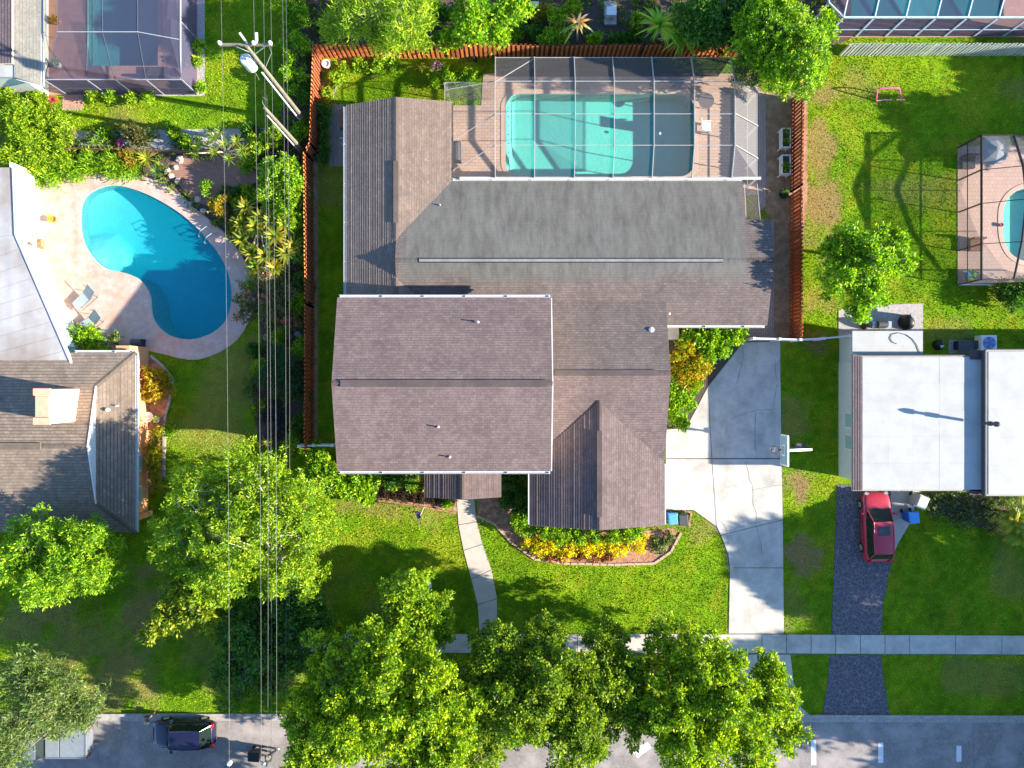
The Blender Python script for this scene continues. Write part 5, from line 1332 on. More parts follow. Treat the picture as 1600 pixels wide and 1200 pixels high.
shrub('flowering_shrub', 'pink flowering shrub overhanging the edge of the kidney pool', [(385,460,24,2.4),(410,445,24,2.6),(420,475,28,2.6),(390,490,22,2.0),(440,455,22,2.2),(445,500,20,1.8)], [(0.08,0.10,0.03),(0.14,0.16,0.05),(0.22,0.22,0.07),(0.28,0.24,0.08)], 45, flowers=((0.65,0.16,0.16), 5), ll=.16, lw=.07, per_m2=300)
shrub('fern_shrub', 'feathery dark green bush between the wires and the fence', [(440,570,32,2.0),(445,605,30,2.0),(425,590,24,1.6)], [(0.03,0.09,0.03),(0.05,0.13,0.04),(0.07,0.16,0.05)], 46, ll=.26, lw=.05)
shrub('small_shrub', 'small pale leaved shrub on the shaded lawn edge left of the wires', [(392,610,10,.9),(398,595,8,.8)], GREY, 47)
shrub('low_shrub', 'low grey purple plants beneath the wires near the white gate', [(430,650,26,.5),(440,680,22,.4),(415,640,18,.4)], [(0.06,0.05,0.07),(0.10,0.08,0.10),(0.12,0.11,0.12)], 48)
frond_plant('spiky_plant', 'small bright spiky plant below the purple plants', (417,690), .5, 16, .6, .08, [(0.22,0.27,0.03)], 49, cat='plant')
shrub('bank_hedge', 'sprawling light green hedge above the sunroom at left edge', [(25,190,36,2.2),(70,200,34,2.0),(30,235,36,2.2),(85,235,26,1.6),(10,165,25,1.8),(60,165,20,1.2),(55,262,20,1.2),(105,215,14,1.2)], LIME, 50, ll=.22, lw=.07)
shrub('grass_border', 'row of green ornamental grasses along the top of the kidney pool deck', [(110,262,20,.9),(140,258,20,.9),(170,258,20,.9),(200,262,18,.8),(85,275,16,.8),(60,280,14,.6)], BRIGHT, 51, ll=.4, lw=.05, cat='ornamental grass')
for i, (hx, hy, cc, lab, L_) in enumerate(((230,248,[(0.45,0.42,0.02),(0.3,0.36,0.03)],'large yellow spiky rosette plant above the kidney pool',1.0),(245,268,[(0.16,0.26,0.04),(0.1,0.2,0.03)],'green spiky rosette plant by the pool deck edge',.7),
     (150,222,[(0.25,0.36,0.03)],'bright green rosette plant in the white gravel bed',.6),(52,292,[(0.5,0.3,0.02)],'golden round plant on the deck beside the sunroom',.45),
     (188,222,[(0.6,0.06,0.2),(0.5,0.1,0.2)],'pink leaved plant against the low brown fence',.35),(82,157,[(0.55,0.05,0.1)],'red leaved plant beside the pink lanai step',.5))):
    frond_plant('rosette_plant', lab, (hx, hy), .45, 30, L_, .09, cc, 60+i, cat='plant', droop=.35)
frond_plant('dragon_tree', 'multi headed yellow green dragon tree with pale bent stems', (352,238), 1.8, 26, .62, .07, [(0.36,0.40,0.03),(0.24,0.32,0.03),(0.16,0.26,0.03)], 70, cat='tree', droop=.25,
            heads=[(335,215,2.2),(352,225,2.5),(370,220,2.4),(378,235,2.0),(358,248,1.8),(335,238,1.7),(305,240,1.0),(308,228,1.0),(345,205,2.0),(330,205,1.5),(382,245,1.4)])
shrub('bronze_shrub', 'reddish brown shrub in the gravel bed left of the low fence', [(105,212,14,1.1)], [(0.3,0.16,0.06),(0.45,0.25,0.1)], 71)
shrub('bronze_shrub', 'olive brown shrub in the gravel bed above the low brown fence', [(205,210,20,1.4),(220,220,12,1)], [(0.07,0.07,0.02),(0.14,0.12,0.03),(0.1,0.14,0.03)], 72)
shrub('croton', 'orange leaved croton shrub beside the yellow rosette plant', [(195,245,14,1.0),(205,258,10,.8)], [(0.35,0.18,0.02),(0.2,0.16,0.02),(0.5,0.22,0.02)], 73)
shrub('small_shrub', 'small green shrub between the red patio and pool deck', [(322,295,11,1.0)], BRIGHT, 74)
shrub('croton', 'yellow orange croton shrub at the corner of the red patio', [(340,322,16,1.1),(352,312,10,.9)], GOLD, 75)
shrub('low_shrub', 'dark low shrub between the small pond and croton', [(355,305,13,.6),(372,302,10,.6)], DARK, 76)
for i, (hx, hy, r_, cc, lab) in enumerate(((212+0,60,0,BRIGHT,''),(312,75,12,BRIGHT,'dark green shrub in white gravel right of the lanai'),(309,98,9,LIME,'lime shrub in white gravel right of the lanai'),(146,155,8,LIME,'first lime shrub in the gravel below the lanai'),
       (175,154,7,BRIGHT,'second green shrub in the gravel below the lanai'),(209,157,8,LIME,'third yellow green shrub in the gravel below the lanai'),(234,154,7,BRIGHT,'fourth green shrub in the gravel below the lanai'),(315,139,7,BRIGHT,'small green shrub at the gravel corner below the lanai'),
       (20,152,16,LIME,'lime shrub below the wall of the grey house'),(60,155,14,BRIGHT,'green shrub left of the red leaved plant'))):
    if r_: shrub('small_shrub', lab, [(hx,hy,r_,.9)], cc, 80+i, lob=.5)
shrub('round_shrub', 'bright green shrub between sunroom and tan house', [(125,530,20,1.4),(150,540,20,1.4),(140,522,16,1.4)], BRIGHT, 95)
shrub('small_shrub', 'pale sparse shrub beside the black grill by the tan house', [(180,530,12,.9)], GREY, 96)
shrub('croton', 'large yellow and orange croton by the peach wall', [(235,590,20,1.4),(250,605,20,1.4),(240,615,18,1.3),(255,590,14,1.2)], [(0.15,0.16,0.01),(0.42,0.36,0.01),(0.5,0.4,0.02),(0.5,0.22,0.02)], 97)
shrub('clipped_hedge', 'long clipped yellow green hedge along the peach wall', [(243,682,13,1.2),(243,700,13,1.2),(243,718,13,1.2),(243,737,13,1.2),(245,755,11,1.0)], [(0.2,0.22,0.01),(0.38,0.36,0.01),(0.48,0.42,0.01)], 98)
shrub('small_shrub', 'small bright shrub on the lawn side of the yellow hedge', [(266,672,11,.6)], BRIGHT, 99)
shrub('corner_shrub', 'group of green bushes at the front left corner of the brown house', [(500,725,22,1.8),(520,750,26,2.0),(555,765,24,1.8),(580,750,18,1.5),(560,745,20,1.6),(490,705,16,1.5),(575,775,14,1.2)], BRIGHT, 100, ll=.2, lw=.11)
shrub('low_shrub', 'dark green low shrubs under the eave above the porch bed', [(610,748,16,.8),(640,748,14,.8)], DARK, 101)
# small plants in the porch bed
base_pl = None
for i in range(18):
    px_ = 588+(i % 9)*15+random.uniform(-2, 2); py_ = 765+(i//9)*9+(i % 9)*1.2+random.uniform(-1, 1)
    if i == 0:
        base_pl = shrub('bedding_plant', 'first dark bedding plant from the left, upper row in the porch mulch bed', [(px_,py_,4,.3)], [(0.10,0.03,0.03),(0.05,0.06,0.02)], 110, lob=.6, cat='bedding plant', group='dark bedding plants in the porch mulch bed', ll=.1, lw=.05)
        b0_ = base_pl.location.copy()
    else:
        c = copy_tree(base_pl); w_ = W(px_, py_); c.location = (w_.x, w_.y, 0); c.rotation_euler = (0, 0, random.uniform(0, 6))
        c['label'] = ORD[i % 9]+' dark bedding plant from the left, '+('upper' if i < 9 else 'lower')+' row in the porch mulch bed'
for px_, py_, lab in ((618,757,'left'),(645,760,'middle'),(668,764,'right')):
    shrub('bedding_plant', lab+'most lime plant under the eave in the porch bed' if lab != 'middle' else 'middle lime plant under the eave in the porch bed', [(px_,py_,7,.4)], LIME, 120+px_, cat='bedding plant')
shrub('small_shrub', 'small green plant at the left foot of the porch roof', [(699,784,8,.5)], BRIGHT, 112)
shrub('entry_shrub', 'dark shrubs between the porch and the garage', [(800,750,20,1.6),(815,775,20,1.5),(795,775,14,1.2),(818,800,20,1.4),(790,782,10,1.0)], DARK, 113, ll=.2, lw=.1)
shrub('garage_hedge', 'green hedge along the front wall of the garage', [(820,822,16,1.3),(845,832,17,1.3),(872,835,17,1.3),(900,838,17,1.3),(928,836,17,1.3),(955,834,17,1.3),(982,832,17,1.3),(1000,830,14,1.2),(812,812,14,1.3)], BRIGHT, 114, ll=.15, lw=.1)
for i, (px_, py_, r_) in enumerate(((831,850,18),(862,856,17),(887,858,17),(915,858,13),(938,857,16),(962,855,15),(990,848,16),(1003,843,13),(848,855,13))):
    shrub('yellow_shrub', ORD[sorted([831,862,887,915,938,962,990,1003,848]).index(px_)]+' golden yellow shrub from the left in the row before the garage hedge', [(px_,py_,r_,.8)], YEL, 130+i, ll=.13, lw=.08, lob=.45, group='golden yellow shrubs before the garage hedge')
shrub('ground_cover', 'sparse grey green plants in the mulch at the garage bed corner', [(1020,845,10,.35),(1030,855,9,.35),(1040,845,7,.3),(1045,835,7,.3)], GREY, 141, per_m2=60)
shrub('bedding_plant', 'row of low red plants edging the garage bed', [(860,868,5,.3),(880,869,5,.3),(905,869,5,.3),(930,869,5,.3),(950,869,6,.3)], [(0.4,0.08,0.05),(0.2,0.12,0.03)], 142, per_m2=90)
shrub('drive_hedge', 'green hedge under the eave at the top of the concrete driveway', [(1080,530,22,1.6),(1110,528,22,1.6),(1140,525,20,1.5),(1125,545,16,1.3),(1155,520,12,1.3),(1100,548,20,1.5)], BRIGHT, 143, ll=.2, lw=.12)
shrub('croton', 'large orange and yellow croton beside the concrete driveway', [(1070,560,24,1.7),(1085,575,24,1.7),(1075,590,22,1.6),(1060,578,18,1.5),(1098,570,16,1.3)], [(0.14,0.24,0.01),(0.34,0.36,0.01),(0.52,0.40,0.01),(0.55,0.30,0.01)], 144, ll=.18, lw=.1)
shrub('drive_hedge', 'bright green bush at the house corner beside the driveway', [(1055,620,22,1.5),(1070,625,18,1.3),(1055,645,20,1.4),(1062,660,12,1.1),(1085,605,14,1.2),(1048,600,14,1.4)], BRIGHT, 145, ll=.18, lw=.12)
shrub('ivy', 'variegated ivy ground cover along the front of the white roofed house', [(1450,785,20,.5),(1480,780,18,.5),(1510,790,20,.5),(1500,812,20,.5),(1540,800,20,.5),(1560,820,18,.5),(1460,800,14,.4),(1540,778,16,.5),(1580,780,16,.5)], [(0.05,0.1,0.03),(0.10,0.15,0.05),(0.3,0.34,0.15)], 146, per_m2=110, lob=.5)
frond_plant('areca_palm', 'golden areca palm at the right picture edge', (1580,800), 1.2, 60, 1.5, .32, [(0.42,0.40,0.02),(0.30,0.34,0.02),(0.2,0.28,0.02)], 147, 'pinnate', heads=[(1590,808,1.3),(1600,830,1.2)])
shrub('yard_shrub', 'dark shrub below the bronze framed enclosure', [(1580,465,24,1.6),(1600,450,20,1.6),(1568,455,12,1.2)], DARK, 148, ll=.25, lw=.08)
for i, (px_, py_, r_, zz, cc, lab) in enumerate(((408,305,13,.9,LIME,'leafy lime bush on the right bank of the garden pond'),(390,255,13,.8,BRIGHT,'green bush on the red patio edge below the dragon tree'),(462,300,14,1.6,BRIGHT,'bright bush wedged between round bush and orange fence'),
       (470,370,13,1.2,LIME,'lime bush by the orange fence right of the fan palms'),(375,345,10,.7,GOLD,'gold tinged plant on the pool deck edge below the croton'),(400,440,13,1.0,BRIGHT,'green bush between fan palms and the pink flowering shrub'),(468,475,14,1.3,BRIGHT,'green bush behind the flowering shrub by the orange fence'),
       (440,525,12,.7,BRIGHT,'green plant tucked above the round stepping stones'),(470,545,14,1.2,BRIGHT,'green bush by the fence just below the stepping stones'),(410,575,12,.8,BRIGHT,'small green bush left of the feathery dark bush'),(470,660,13,.9,DARK,'dark green plant by the orange fence above the white gate'),
       (410,635,10,.6,LIME,'lime plant at the lawn edge above the purple plants'),(455,690,13,.9,BRIGHT,'green bush just left of the white gate'),(430,215,14,1.3,LIME,'lime bush by the foot of the pole stub'),(470,205,12,1.1,BRIGHT,'green bush between the two utility poles and the fence'),(480,150,12,1.4,DARK,'dark bush behind the tall power pole foot'))):
    shrub('bed_shrub', lab, [(px_,py_,r_,zz),(px_-r_*.5,py_+r_*.5,r_*.8,zz*.9),(px_+r_*.3,py_-r_*.6,r_*.6,zz*.8)], cc, 220+i)
for i, (px_, py_, r_, zz, cc, lab) in enumerate(((400,225,16,1.1,LIME,'lime bush under the wires right of the dragon tree'),(425,215,16,1.2,BRIGHT,'green bush under the wires near the pole stub foot'),(385,300,12,.7,LIME,'small lime plant on the near bank of the garden pond'),
       (470,400,14,1.3,BRIGHT,'tall green bush squeezed between palms and orange fence'),(472,440,14,1.2,DARK,'dark bush between the flowering shrub and orange fence'),(395,545,10,.6,DARK,'low dark plant at the left end of the stepping stones'),(475,620,12,1.0,DARK,'dark bush hugging the orange fence beside the feathery bush'),
       (372,318,10,.6,LIME,'lime plant between croton and fan palms'),(270,205,12,.6,LIME,'lime plant at the lawn edge of the gravel bed'),(290,222,10,.5,BRIGHT,'green plant in the gravel just left of the dragon tree'),(165,212,10,.5,BRIGHT,'green plant among the gravel near the rosette plant'),(390,205,12,.7,DARK,'dark plant at the top of the gravel bed near the wires'))):
    shrub('bed_shrub', lab, [(px_,py_,r_,zz),(px_+r_*.5,py_+r_*.4,r_*.7,zz*.8)], cc, 190+i)
gl_ = []
for P_, n_ in ((A_bedW, 420), (A_north, 420)):
    k_ = 0
    while k_ < n_:
        x_ = random.uniform(-33, 21); y_ = random.uniform(-4.5, 27)
        if inside(np.array([x_]), np.array([y_]), P_)[0] and not any(inside(np.array([x_]), np.array([y_]), q_)[0] for q_ in (deck_left, G([(262,262),(275,248),(300,246),(398,236),(402,285),(372,296),(350,312),(332,322),(300,316),(282,290)]))):
            gl_.append((x_, y_, random.uniform(.05, .2), random.uniform(.15, .42), random.uniform(.1, .25))); k_ += 1
V, C = leaf_cloud(gl_, 110, .15, .08, [(0.04,0.08,0.012),(0.10,0.2,0.02),(0.2,0.28,0.02),(0.3,0.32,0.03)], 888)
tag(raw_mesh('ground_cover', V, 4, C, LEAF), 'low leafy ground cover scattered over the dark planting soil', 'ground cover', kind='stuff')
# NW corner planting inside the fence
shrub('small_shrub', 'yellow green plants along the fence in the back left corner of the yard', [(515,150,12,.7),(525,125,13,.7),(535,110,12,.6),(512,175,8,.5)], LIME, 150)
shrub('small_shrub', 'low green bushes below the back fence left of the purple plant', [(560,103,10,.5),(590,103,12,.6),(610,100,12,.6),(575,106,8,.5)], BRIGHT, 151)
frond_plant('rosette_plant', 'bright yellow green rosette left of the purple leaved plant', (658,105), .5, 18, .5, .09, [(0.4,0.44,0.03)], 152, cat='plant')
frond_plant('ti_plant', 'dark purple leaved plant below the back fence', (682,102), 1.0, 26, .6, .12, [(0.10,0.03,0.06),(0.2,0.08,0.12),(0.35,0.2,0.25)], 153, cat='plant')
shrub('round_shrub', 'round green bushes at the outer corner of the screen enclosure', [(695,120,16,1.0),(680,128,12,.8),(735,122,10,.8),(715,128,12,.8)], BRIGHT, 154)
shrub('side_hedge', 'dark clipped hedge between the orange fence and side paving', [(507,175,8,1.0),(507,195,8,1.0),(507,215,8,1.0),(507,235,8,1.0),(506,250,7,.9)], DARK, 155)
# behind the back fence
for i, (px_, py_, r_, zz, cc, lab) in enumerate(((700,25,20,1.5,DARK,'dark bush in the shade right of the weeping tree'),(690,62,14,1.2,BRIGHT,'small bright bush touching the back fence near the weeping tree'),(855,60,14,1.6,BRIGHT,'bright bush behind the fence left of the brown palm'),
       (830,50,16,1.3,DARK,'dark bush left of the bright bush behind the fence'),(870,30,18,1.6,LIME,'yellowish bush beside the orange bucket'),(985,60,14,.8,DARK,'low dark plants right of the white topped slab'),(512,50,12,1.2,BRIGHT,'bright bush behind the corner of the orange fence'),(760,68,14,1.2,BRIGHT,'leafy bush pressed against the back fence'),(800,62,14,1.2,LIME,'lime bush left of the enclosure behind the back fence'))):
    shrub('back_bush', lab, [(px_,py_,r_,zz),(px_+r_*.6,py_-r_*.3,r_*.7,zz*.8)], cc, 160+i)
frond_plant('feather_palm', 'bright green feather palm behind the back fence', (1025,62), 2.6, 46, 1.7, .2, [(0.34,0.50,0.02),(0.48,0.56,0.03),(0.2,0.38,0.02)], 175, 'blade', droop=.55, heads=[(1030,40,3.6),(1065,58,2.6)])
frond_plant('brown_palm', 'palm with dead orange brown fronds leaning over the back fence', (902,66), 2.5, 14, 1.4, .22, [(0.5,0.25,0.07),(0.4,0.3,0.15),(0.15,0.25,0.03)], 176, 'blade', heads=[(902,38,3.4)], trunk=m_palebark, droop=.8)

for i, (px_, py_, r_, zz, cc, lab) in enumerate(((720,65,12,1,LIME,'lime bush at the fence below the tree right of the willow'),(880,60,12,1.2,BRIGHT,'green bush directly left of the brown palm'),(930,62,13,1.0,BRIGHT,'green bush directly right of the brown palm'),(850,20,14,1.1,GOLD,'golden leaved bush between orange box and brown palm'),
       (810,35,14,1.3,LIME,'lime bush left of the orange box behind the fence'),(965,65,12,.8,DARK,'dark bush at the back fence below the grey slab'),(1000,30,14,1.2,LIME,'lime bush left of the feather palm'),(1070,65,14,1.2,BRIGHT,'green bush at the fence right of the feather palm'),(900,10,14,1.5,LIME,'lime bush at the top picture edge above the brown palm'),(675,15,13,1.3,BRIGHT,'green bush at the top picture edge right of the willow'))):
    shrub('back_bush', lab, [(px_,py_,r_,zz),(px_-r_*.5,py_+r_*.2,r_*.8,zz*.9)], cc, 250+i)
# ------------------------------------------------------------------ vehicles
def car(name, label, loc, ang, L, Wd, prof, paint, cat='car', sunroof=False, seed=0, roofz=1.45, cab=(.27, .40, .74, .92)):
    """car along local +x (front). cab: fractions from the FRONT for windscreen base, roof front, roof back, rear-glass base"""
    root = thing(name, label, cat, (0,0,0)); hw = Wd/2
    st = [(0,.60,.42,.30),(.02,.80,.62,.22),(.06,.92,.70,.2),(.16,.985,.80,.2),(.27,1,.90,.2),(.5,1,.94,.2),(.75,1,.96,.2),(.9,.97,.97,.22),(.96,.9,.93,.25),(.99,.78,.75,.3),(1,.68,.5,.34)]
    mb = MB(); rows = []
    for f, w, zt_, zb in st:
        x = L/2-f*L; w *= hw; zt_ *= prof
        sec = [(-w*.9,zb),(-w,zb+.15),(-w,zt_*.72),(-w*.93,zt_*.93),(-w*.74,zt_),(0,zt_*1.03),(w*.74,zt_),(w*.93,zt_*.93),(w,zt_*.72),(w,zb+.15),(w*.9,zb)]
        rows.append([(x, a, b) for a, b in sec])
    n = len(rows[0]); mb.v = [p for r in rows for p in r]
    for i in range(len(rows)-1):
        for k in range(n):
            a = i*n+k; b = i*n+(k+1) % n; mb.f.append((a, b, b+n, a+n))
    mb.f.append(tuple(range(n))); mb.f.append(tuple(range((len(rows)-1)*n, len(rows)*n))[::-1])
    body = mb.build('body', paint, root, smooth=True)
    sm = body.modifiers.new('s', 'SUBSURF'); sm.levels = 1; sm.render_levels = 2
    f0, f1, f2, f3 = cab; X = lambda f: L/2-f*L; zb = .88*prof
    base = [(X(f0), hw*.80, zb), (X(f3), hw*.78, zb+.02)]; rw = hw*.68
    ring0 = [(X(f0),-hw*.78,zb),(X(f0),hw*.78,zb),(X(f1)-.0,hw*.88,zb),(X(f2),hw*.88,zb),(X(f3),hw*.76,zb),(X(f3),-hw*.76,zb),(X(f2),-hw*.88,zb),(X(f1),-hw*.88,zb)]
    ring1 = [(X(f1),-rw*.94,roofz-.03),(X(f1),rw*.94,roofz-.03),(X(f1)-.06,rw,roofz-.03),(X(f2)+.05,rw*.98,roofz-.03),(X(f2),rw*.9,roofz-.04),(X(f2),-rw*.9,roofz-.04),(X(f2)+.05,-rw*.98,roofz-.03),(X(f1)-.06,-rw,roofz-.03)]
    mb = MB().add(ring0+ring1, [(0,1,9,8),(1,2,10,9),(2,3,11,10),(3,4,12,11),(4,5,13,12),(5,6,14,13),(6,7,15,14),(7,0,8,15),(8,9,10,11,12,13,14,15)])
    gh = mb.build('cabin_glass', m_cglass, root)
    # roof panel with crown
    mb = MB(); k = 6
    for i in range(k+1):
        x = X(f1)+.03+(X(f2)-.03-X(f1)-.03+.0)*i/k
        for j in range(7):
            y = -rw+2*rw*j/6; mb.v.append((x, y*(1.0 if 0 < i < k else .95), roofz-.02+.045*(1-(2*j/6-1)**2)+.02*math.sin(math.pi*i/k)))
    for i in range(k):
        for j in range(6): a = i*7+j; mb.f.append((a, a+1, a+8, a+7))
    mb.build('roof', paint, root, smooth=True)
    # pillars
    for s in (-1, 1):
        mb = MB().tube([(X(f0),s*hw*.8,zb),(X(f1),s*rw*.97,roofz-.01),((X(f1)+X(f2))/2,s*rw*1.02,roofz+.01),(X(f2),s*rw*.95,roofz-.01),(X(f3)+.02,s*hw*.78,zb+.02)], .035, 6); mb.build('pillar', paint, root)
        c = ((X(f1)+X(f2))/2, 0); mb = MB().bar((c[0],s*hw*.885,zb),(c[0],s*rw*1.0,roofz-.02),.06,.03); mb.build('door_pillar', m_black, root)
        mb = MB().rbox((X(f0)-.28,s*(hw+.08),zb+.08),(.07,.11,.07)); mb.build('mirror', paint, root)
        mb = MB().rbox((L/2-.13,s*hw*.66,.60*prof),(.10,.12,.05), s*-.5); mb.build('headlight', m_lamp, root)
        mb = MB().rbox((-L/2+.08,s*hw*.72,.85*prof),(.07,.14,.08), s*.3); mb.build('tail_light', m_tail, root)
        for xx in (L/2-.19*L, -L/2+.2*L):
            wl = MB(); prf = [(.0,-.1),(.22,-.1),(.32,-.08),(.33,0),(.32,.08),(.22,.1),(0,.1)]
            nn = 20; 
            for r_, o_ in prf:
                for q in range(nn):
                    a = 2*math.pi*q/nn; wl.v.append((xx+r_*math.cos(a), s*(hw-.07)+o_, .33+r_*math.sin(a)))
            for i in range(len(prf)-1):
                for q in range(nn): a = i*nn+q; b = i*nn+(q+1) % nn; wl.f.append((a, b, b+nn, a+nn))
            wh = wl.build('wheel', m_tyre, root)
            rm = MB(); rm.tube([(xx, s*(hw+.015), .33),(xx, s*(hw+.04), .33)], [.2,.18], 14); rm.build('rim', m_rim, wh)
    for s in (-1, 1):
        MB().bar((X(f0)-.1,s*hw*.985,.62*prof),(X(f3)+.35,s*hw*.985,.66*prof),.05,.02).build('side_trim', m_black, root)
    mb = MB().bar((X(f0)+.03,-hw*.76,zb+.0),(X(f0)+.03,hw*.76,zb+.0),.05,.03); mb.build('cowl', m_black, root)
    MB().bar((-L/2-.0,-hw*.7,.42),(-L/2-.0,hw*.7,.42),.06,.14).build('bumper', m_dgrey, root)
    if sunroof: MB().rbox((X(f1)-.55,0,roofz+.045),(.28,.36,.012)).build('sunroof', m_cglass, root)
    MB().rbox((L/2-.02,0,.45),(.03,hw*.45,.06)).build('grille', m_black, root)
    root.location = loc; root.rotation_euler = (0, 0, ang)
    return root
c = W(1370,823,.6)
car('parked_car', 'metallic red hatchback parked on the dark asphalt drive', (c.x, c.y, .03), math.radians(91.5), 4.55, 1.86, .98, m_red, sunroof=True, cab=(.24,.40,.84,.95))
c = W(280,1149,.5)
bc = car('parked_car', 'dark navy hatchback parked at the kerb on the street', (c.x+.35, c.y+.15, .015), math.radians(180), 4.0, 1.75, 1.0, m_navy, roofz=1.5, cab=(.27,.38,.84,.97))
MB().tube([(-2.05,.2,.9),(-2.5,.55,1.0)], .05, 6).tube([(-2.05,-.1,.9),(-2.6,.15,1.0)], .05, 6).tube([(-1.95,-.2,.8),(-2.05,-.2,1.0),(-2.05,.5,1.0)], .03, 6).build('bike_rack', m_black, bc)
# pickup
pk = thing('pickup_truck', 'silver pickup truck with pale bed cover parked under the feathery tree', 'pickup truck', (0,0,0))
hw = .95
mb = MB().box((-2.7,-hw,.35),(-.1,hw,.62)); mb.box((-2.7,-hw,.621),(-.1,-hw+.09,1.15)); mb.box((-2.7,hw-.09,.621),(-.1,hw,1.15)); mb.box((-2.7,-hw+.09,.621),(-2.6,hw-.09,1.15)); mb.build('cargo_bed', m_silver, pk)
MB().box((-2.58,-hw+.1,1.10),(-1.05,hw-.1,1.14)).build('bed_cover', M('bed_cover', (0.22,0.25,0.26), rough=.6), pk); MB().box((-.98,-hw+.1,1.10),(-.12,hw-.1,1.14)).build('bed_cover', M('bed_cover', (0.22,0.25,0.26)), pk)
mb = MB().box((-.09,-hw,.35),(2.75,hw,1.08)); o = mb.build('body', m_silver, pk); bv = o.modifiers.new('b', 'BEVEL'); bv.width = .16; bv.segments = 4
mb = MB().add([(-.05,-.86,1.05),(-.05,.86,1.05),(1.5,.84,1.05),(1.5,-.84,1.05),(.08,-.7,1.75),(.08,.7,1.75),(.85,.68,1.75),(.85,-.68,1.75)], [(0,1,5,4),(1,2,6,5),(2,3,7,6),(3,0,4,7),(4,5,6,7)]); mb.build('cabin_glass', m_cglass, pk)
MB().box((.1,-.7,1.752),(.84,.7,1.8)).build('roof', m_silver, pk)
for s in (-1, 1):
    MB().rbox((2.7,s*.65,.75),(.08,.18,.1)).build('headlight', m_lamp, pk); MB().rbox((-2.71,s*.86,.9),(.03,.07,.16)).build('tail_light', m_tail, pk); MB().rbox((1.2,s*1.05,1.2),(.07,.12,.09)).build('mirror', m_black, pk)
    for xx in (-1.75, 1.75):
        MB().tube([(xx,s*(hw-.2),.38),(xx,s*(hw+.02),.38)], .38, 18).build('wheel', m_tyre, pk)
c = W(88,1158,.8); pk.location = (c.x+1.9-1.6, c.y, .015); pk.rotation_euler = (0, 0, math.pi)
pk.rotation_euler = (0, 0, math.pi); pk.location = (W(82,1160,.8).x-1.35+1.0, c.y, .015)

# ------------------------------------------------------------------ yard objects
def wheelie_bin(label, px, py, rz, body, lid, name='wheelie_bin', s=1.0):
    b = W(px, py); root = thing(name, label, 'bin', (0,0,0))
    mb = MB().add([(-.24,-.26,.06),(.24,-.26,.06),(.24,.26,.06),(-.24,.26,.06),(-.29,-.33,1.0),(.29,-.33,1.0),(.29,.33,1.0),(-.29,.33,1.0)], [(0,3,2,1),(4,5,6,7),(0,1,5,4),(1,2,6,5),(2,3,7,6),(3,0,4,7)])
    mb.build('body', body, root)
    mb = MB().add([(-.31,-.36,1.001),(.31,-.36,1.001),(.31,.36,1.001),(-.31,.36,1.001),(-.25,-.28,1.09),(.25,-.28,1.09),(.25,.28,1.07),(-.25,.28,1.07)], [(0,3,2,1),(4,5,6,7),(0,1,5,4),(1,2,6,5),(2,3,7,6),(3,0,4,7)])
    mb.build('lid', lid, root); MB().bar((-.25,.39,.98),(.25,.39,.98),.03,.03).build('handle', m_black, root)
    for sx in (-1, 1): MB().tube([(sx*.24,.3,.12),(sx*.3,.3,.12)], .12, 10).build('wheel', m_tyre, root)
    root.location = (b.x, b.y, .02); root.rotation_euler = (0, 0, rz); root.scale = (s, s, s)
    return root
wheelie_bin('bright blue recycling bin beside the red car', 1414, 804, .1, m_blue, m_skyblue, s=1.05)
wheelie_bin('grey lidded bin between the blue bin and white roofed house', 1425, 780, -.4, m_grey, M('lid_grey', (0.42,0.45,0.43), rough=.5), s=1.15)
wheelie_bin('blue recycling bin against the right wall of the garage', 1046, 806, .05, m_blue, m_skyblue, s=1.0)
wheelie_bin('dark navy bin next to the blue bin by the garage', 1062, 808, .05, m_navy, m_dgrey, s=1.0)
# basketball hoop
hp = thing('basketball_hoop', 'basketball hoop with white framed clear backboard over the driveway edge', 'basketball hoop', (18.3,-4.0,0))
MB().tube([(18.3,-4.0,0),(18.3,-4.0,2.9)], .07, 8).build('pole', m_black, hp)
MB().bar((18.3,-4.0,2.85),(16.55,-4.0,3.5),.14,.1).bar((18.3,-4.0,2.3),(16.55,-4.0,3.1),.08,.06).build('arm', m_white, hp)
MB().rbox((18.0,-3.85,1.9),(.3,.16,.18)).build('counterweight', m_dgrey, hp)
bb = MB().box((16.44,-4.9,2.95),(16.465,-3.1,3.95)).build('backboard', m_pglass, hp)
mb = MB()
for a_, b_ in (((16.43,-4.9,2.93),(16.43,-3.1,2.93)),((16.43,-4.9,3.97),(16.43,-3.1,3.97)),((16.43,-4.9,2.93),(16.43,-4.9,3.97)),((16.43,-3.1,2.93),(16.43,-3.1,3.97)),
               ((16.42,-4.3,3.1),(16.42,-3.7,3.1)),((16.42,-4.3,3.55),(16.42,-3.7,3.55)),((16.42,-4.3,3.1),(16.42,-4.3,3.55)),((16.42,-3.7,3.1),(16.42,-3.7,3.55))): mb.bar(a_, b_, .09, .07)
mb.build('frame', m_white, bb)
mb = MB().tube([(15.97+.23*math.cos(t*math.pi/8),-4.0+.23*math.sin(t*math.pi/8),3.05) for t in range(17)], .02, 6, False); mb.bar((16.2,-4,3.05),(16.42,-4,3.05),.1,.03); mb.build('rim', M('rim_red', (0.6,0.08,0.03), rough=.4), hp)
mb = MB()
for t in range(8):
    a = t*math.pi/4; mb.tube([(15.97+.23*math.cos(a),-4+.23*math.sin(a),3.04),(15.97+.13*math.cos(a+.4),-4+.13*math.sin(a+.4),2.62)], .012, 4)
mb.tube([(15.97+.14*math.cos(t*math.pi/6),-4+.14*math.sin(t*math.pi/6),2.65) for t in range(13)], .012, 4, False); mb.build('net', m_white, hp)
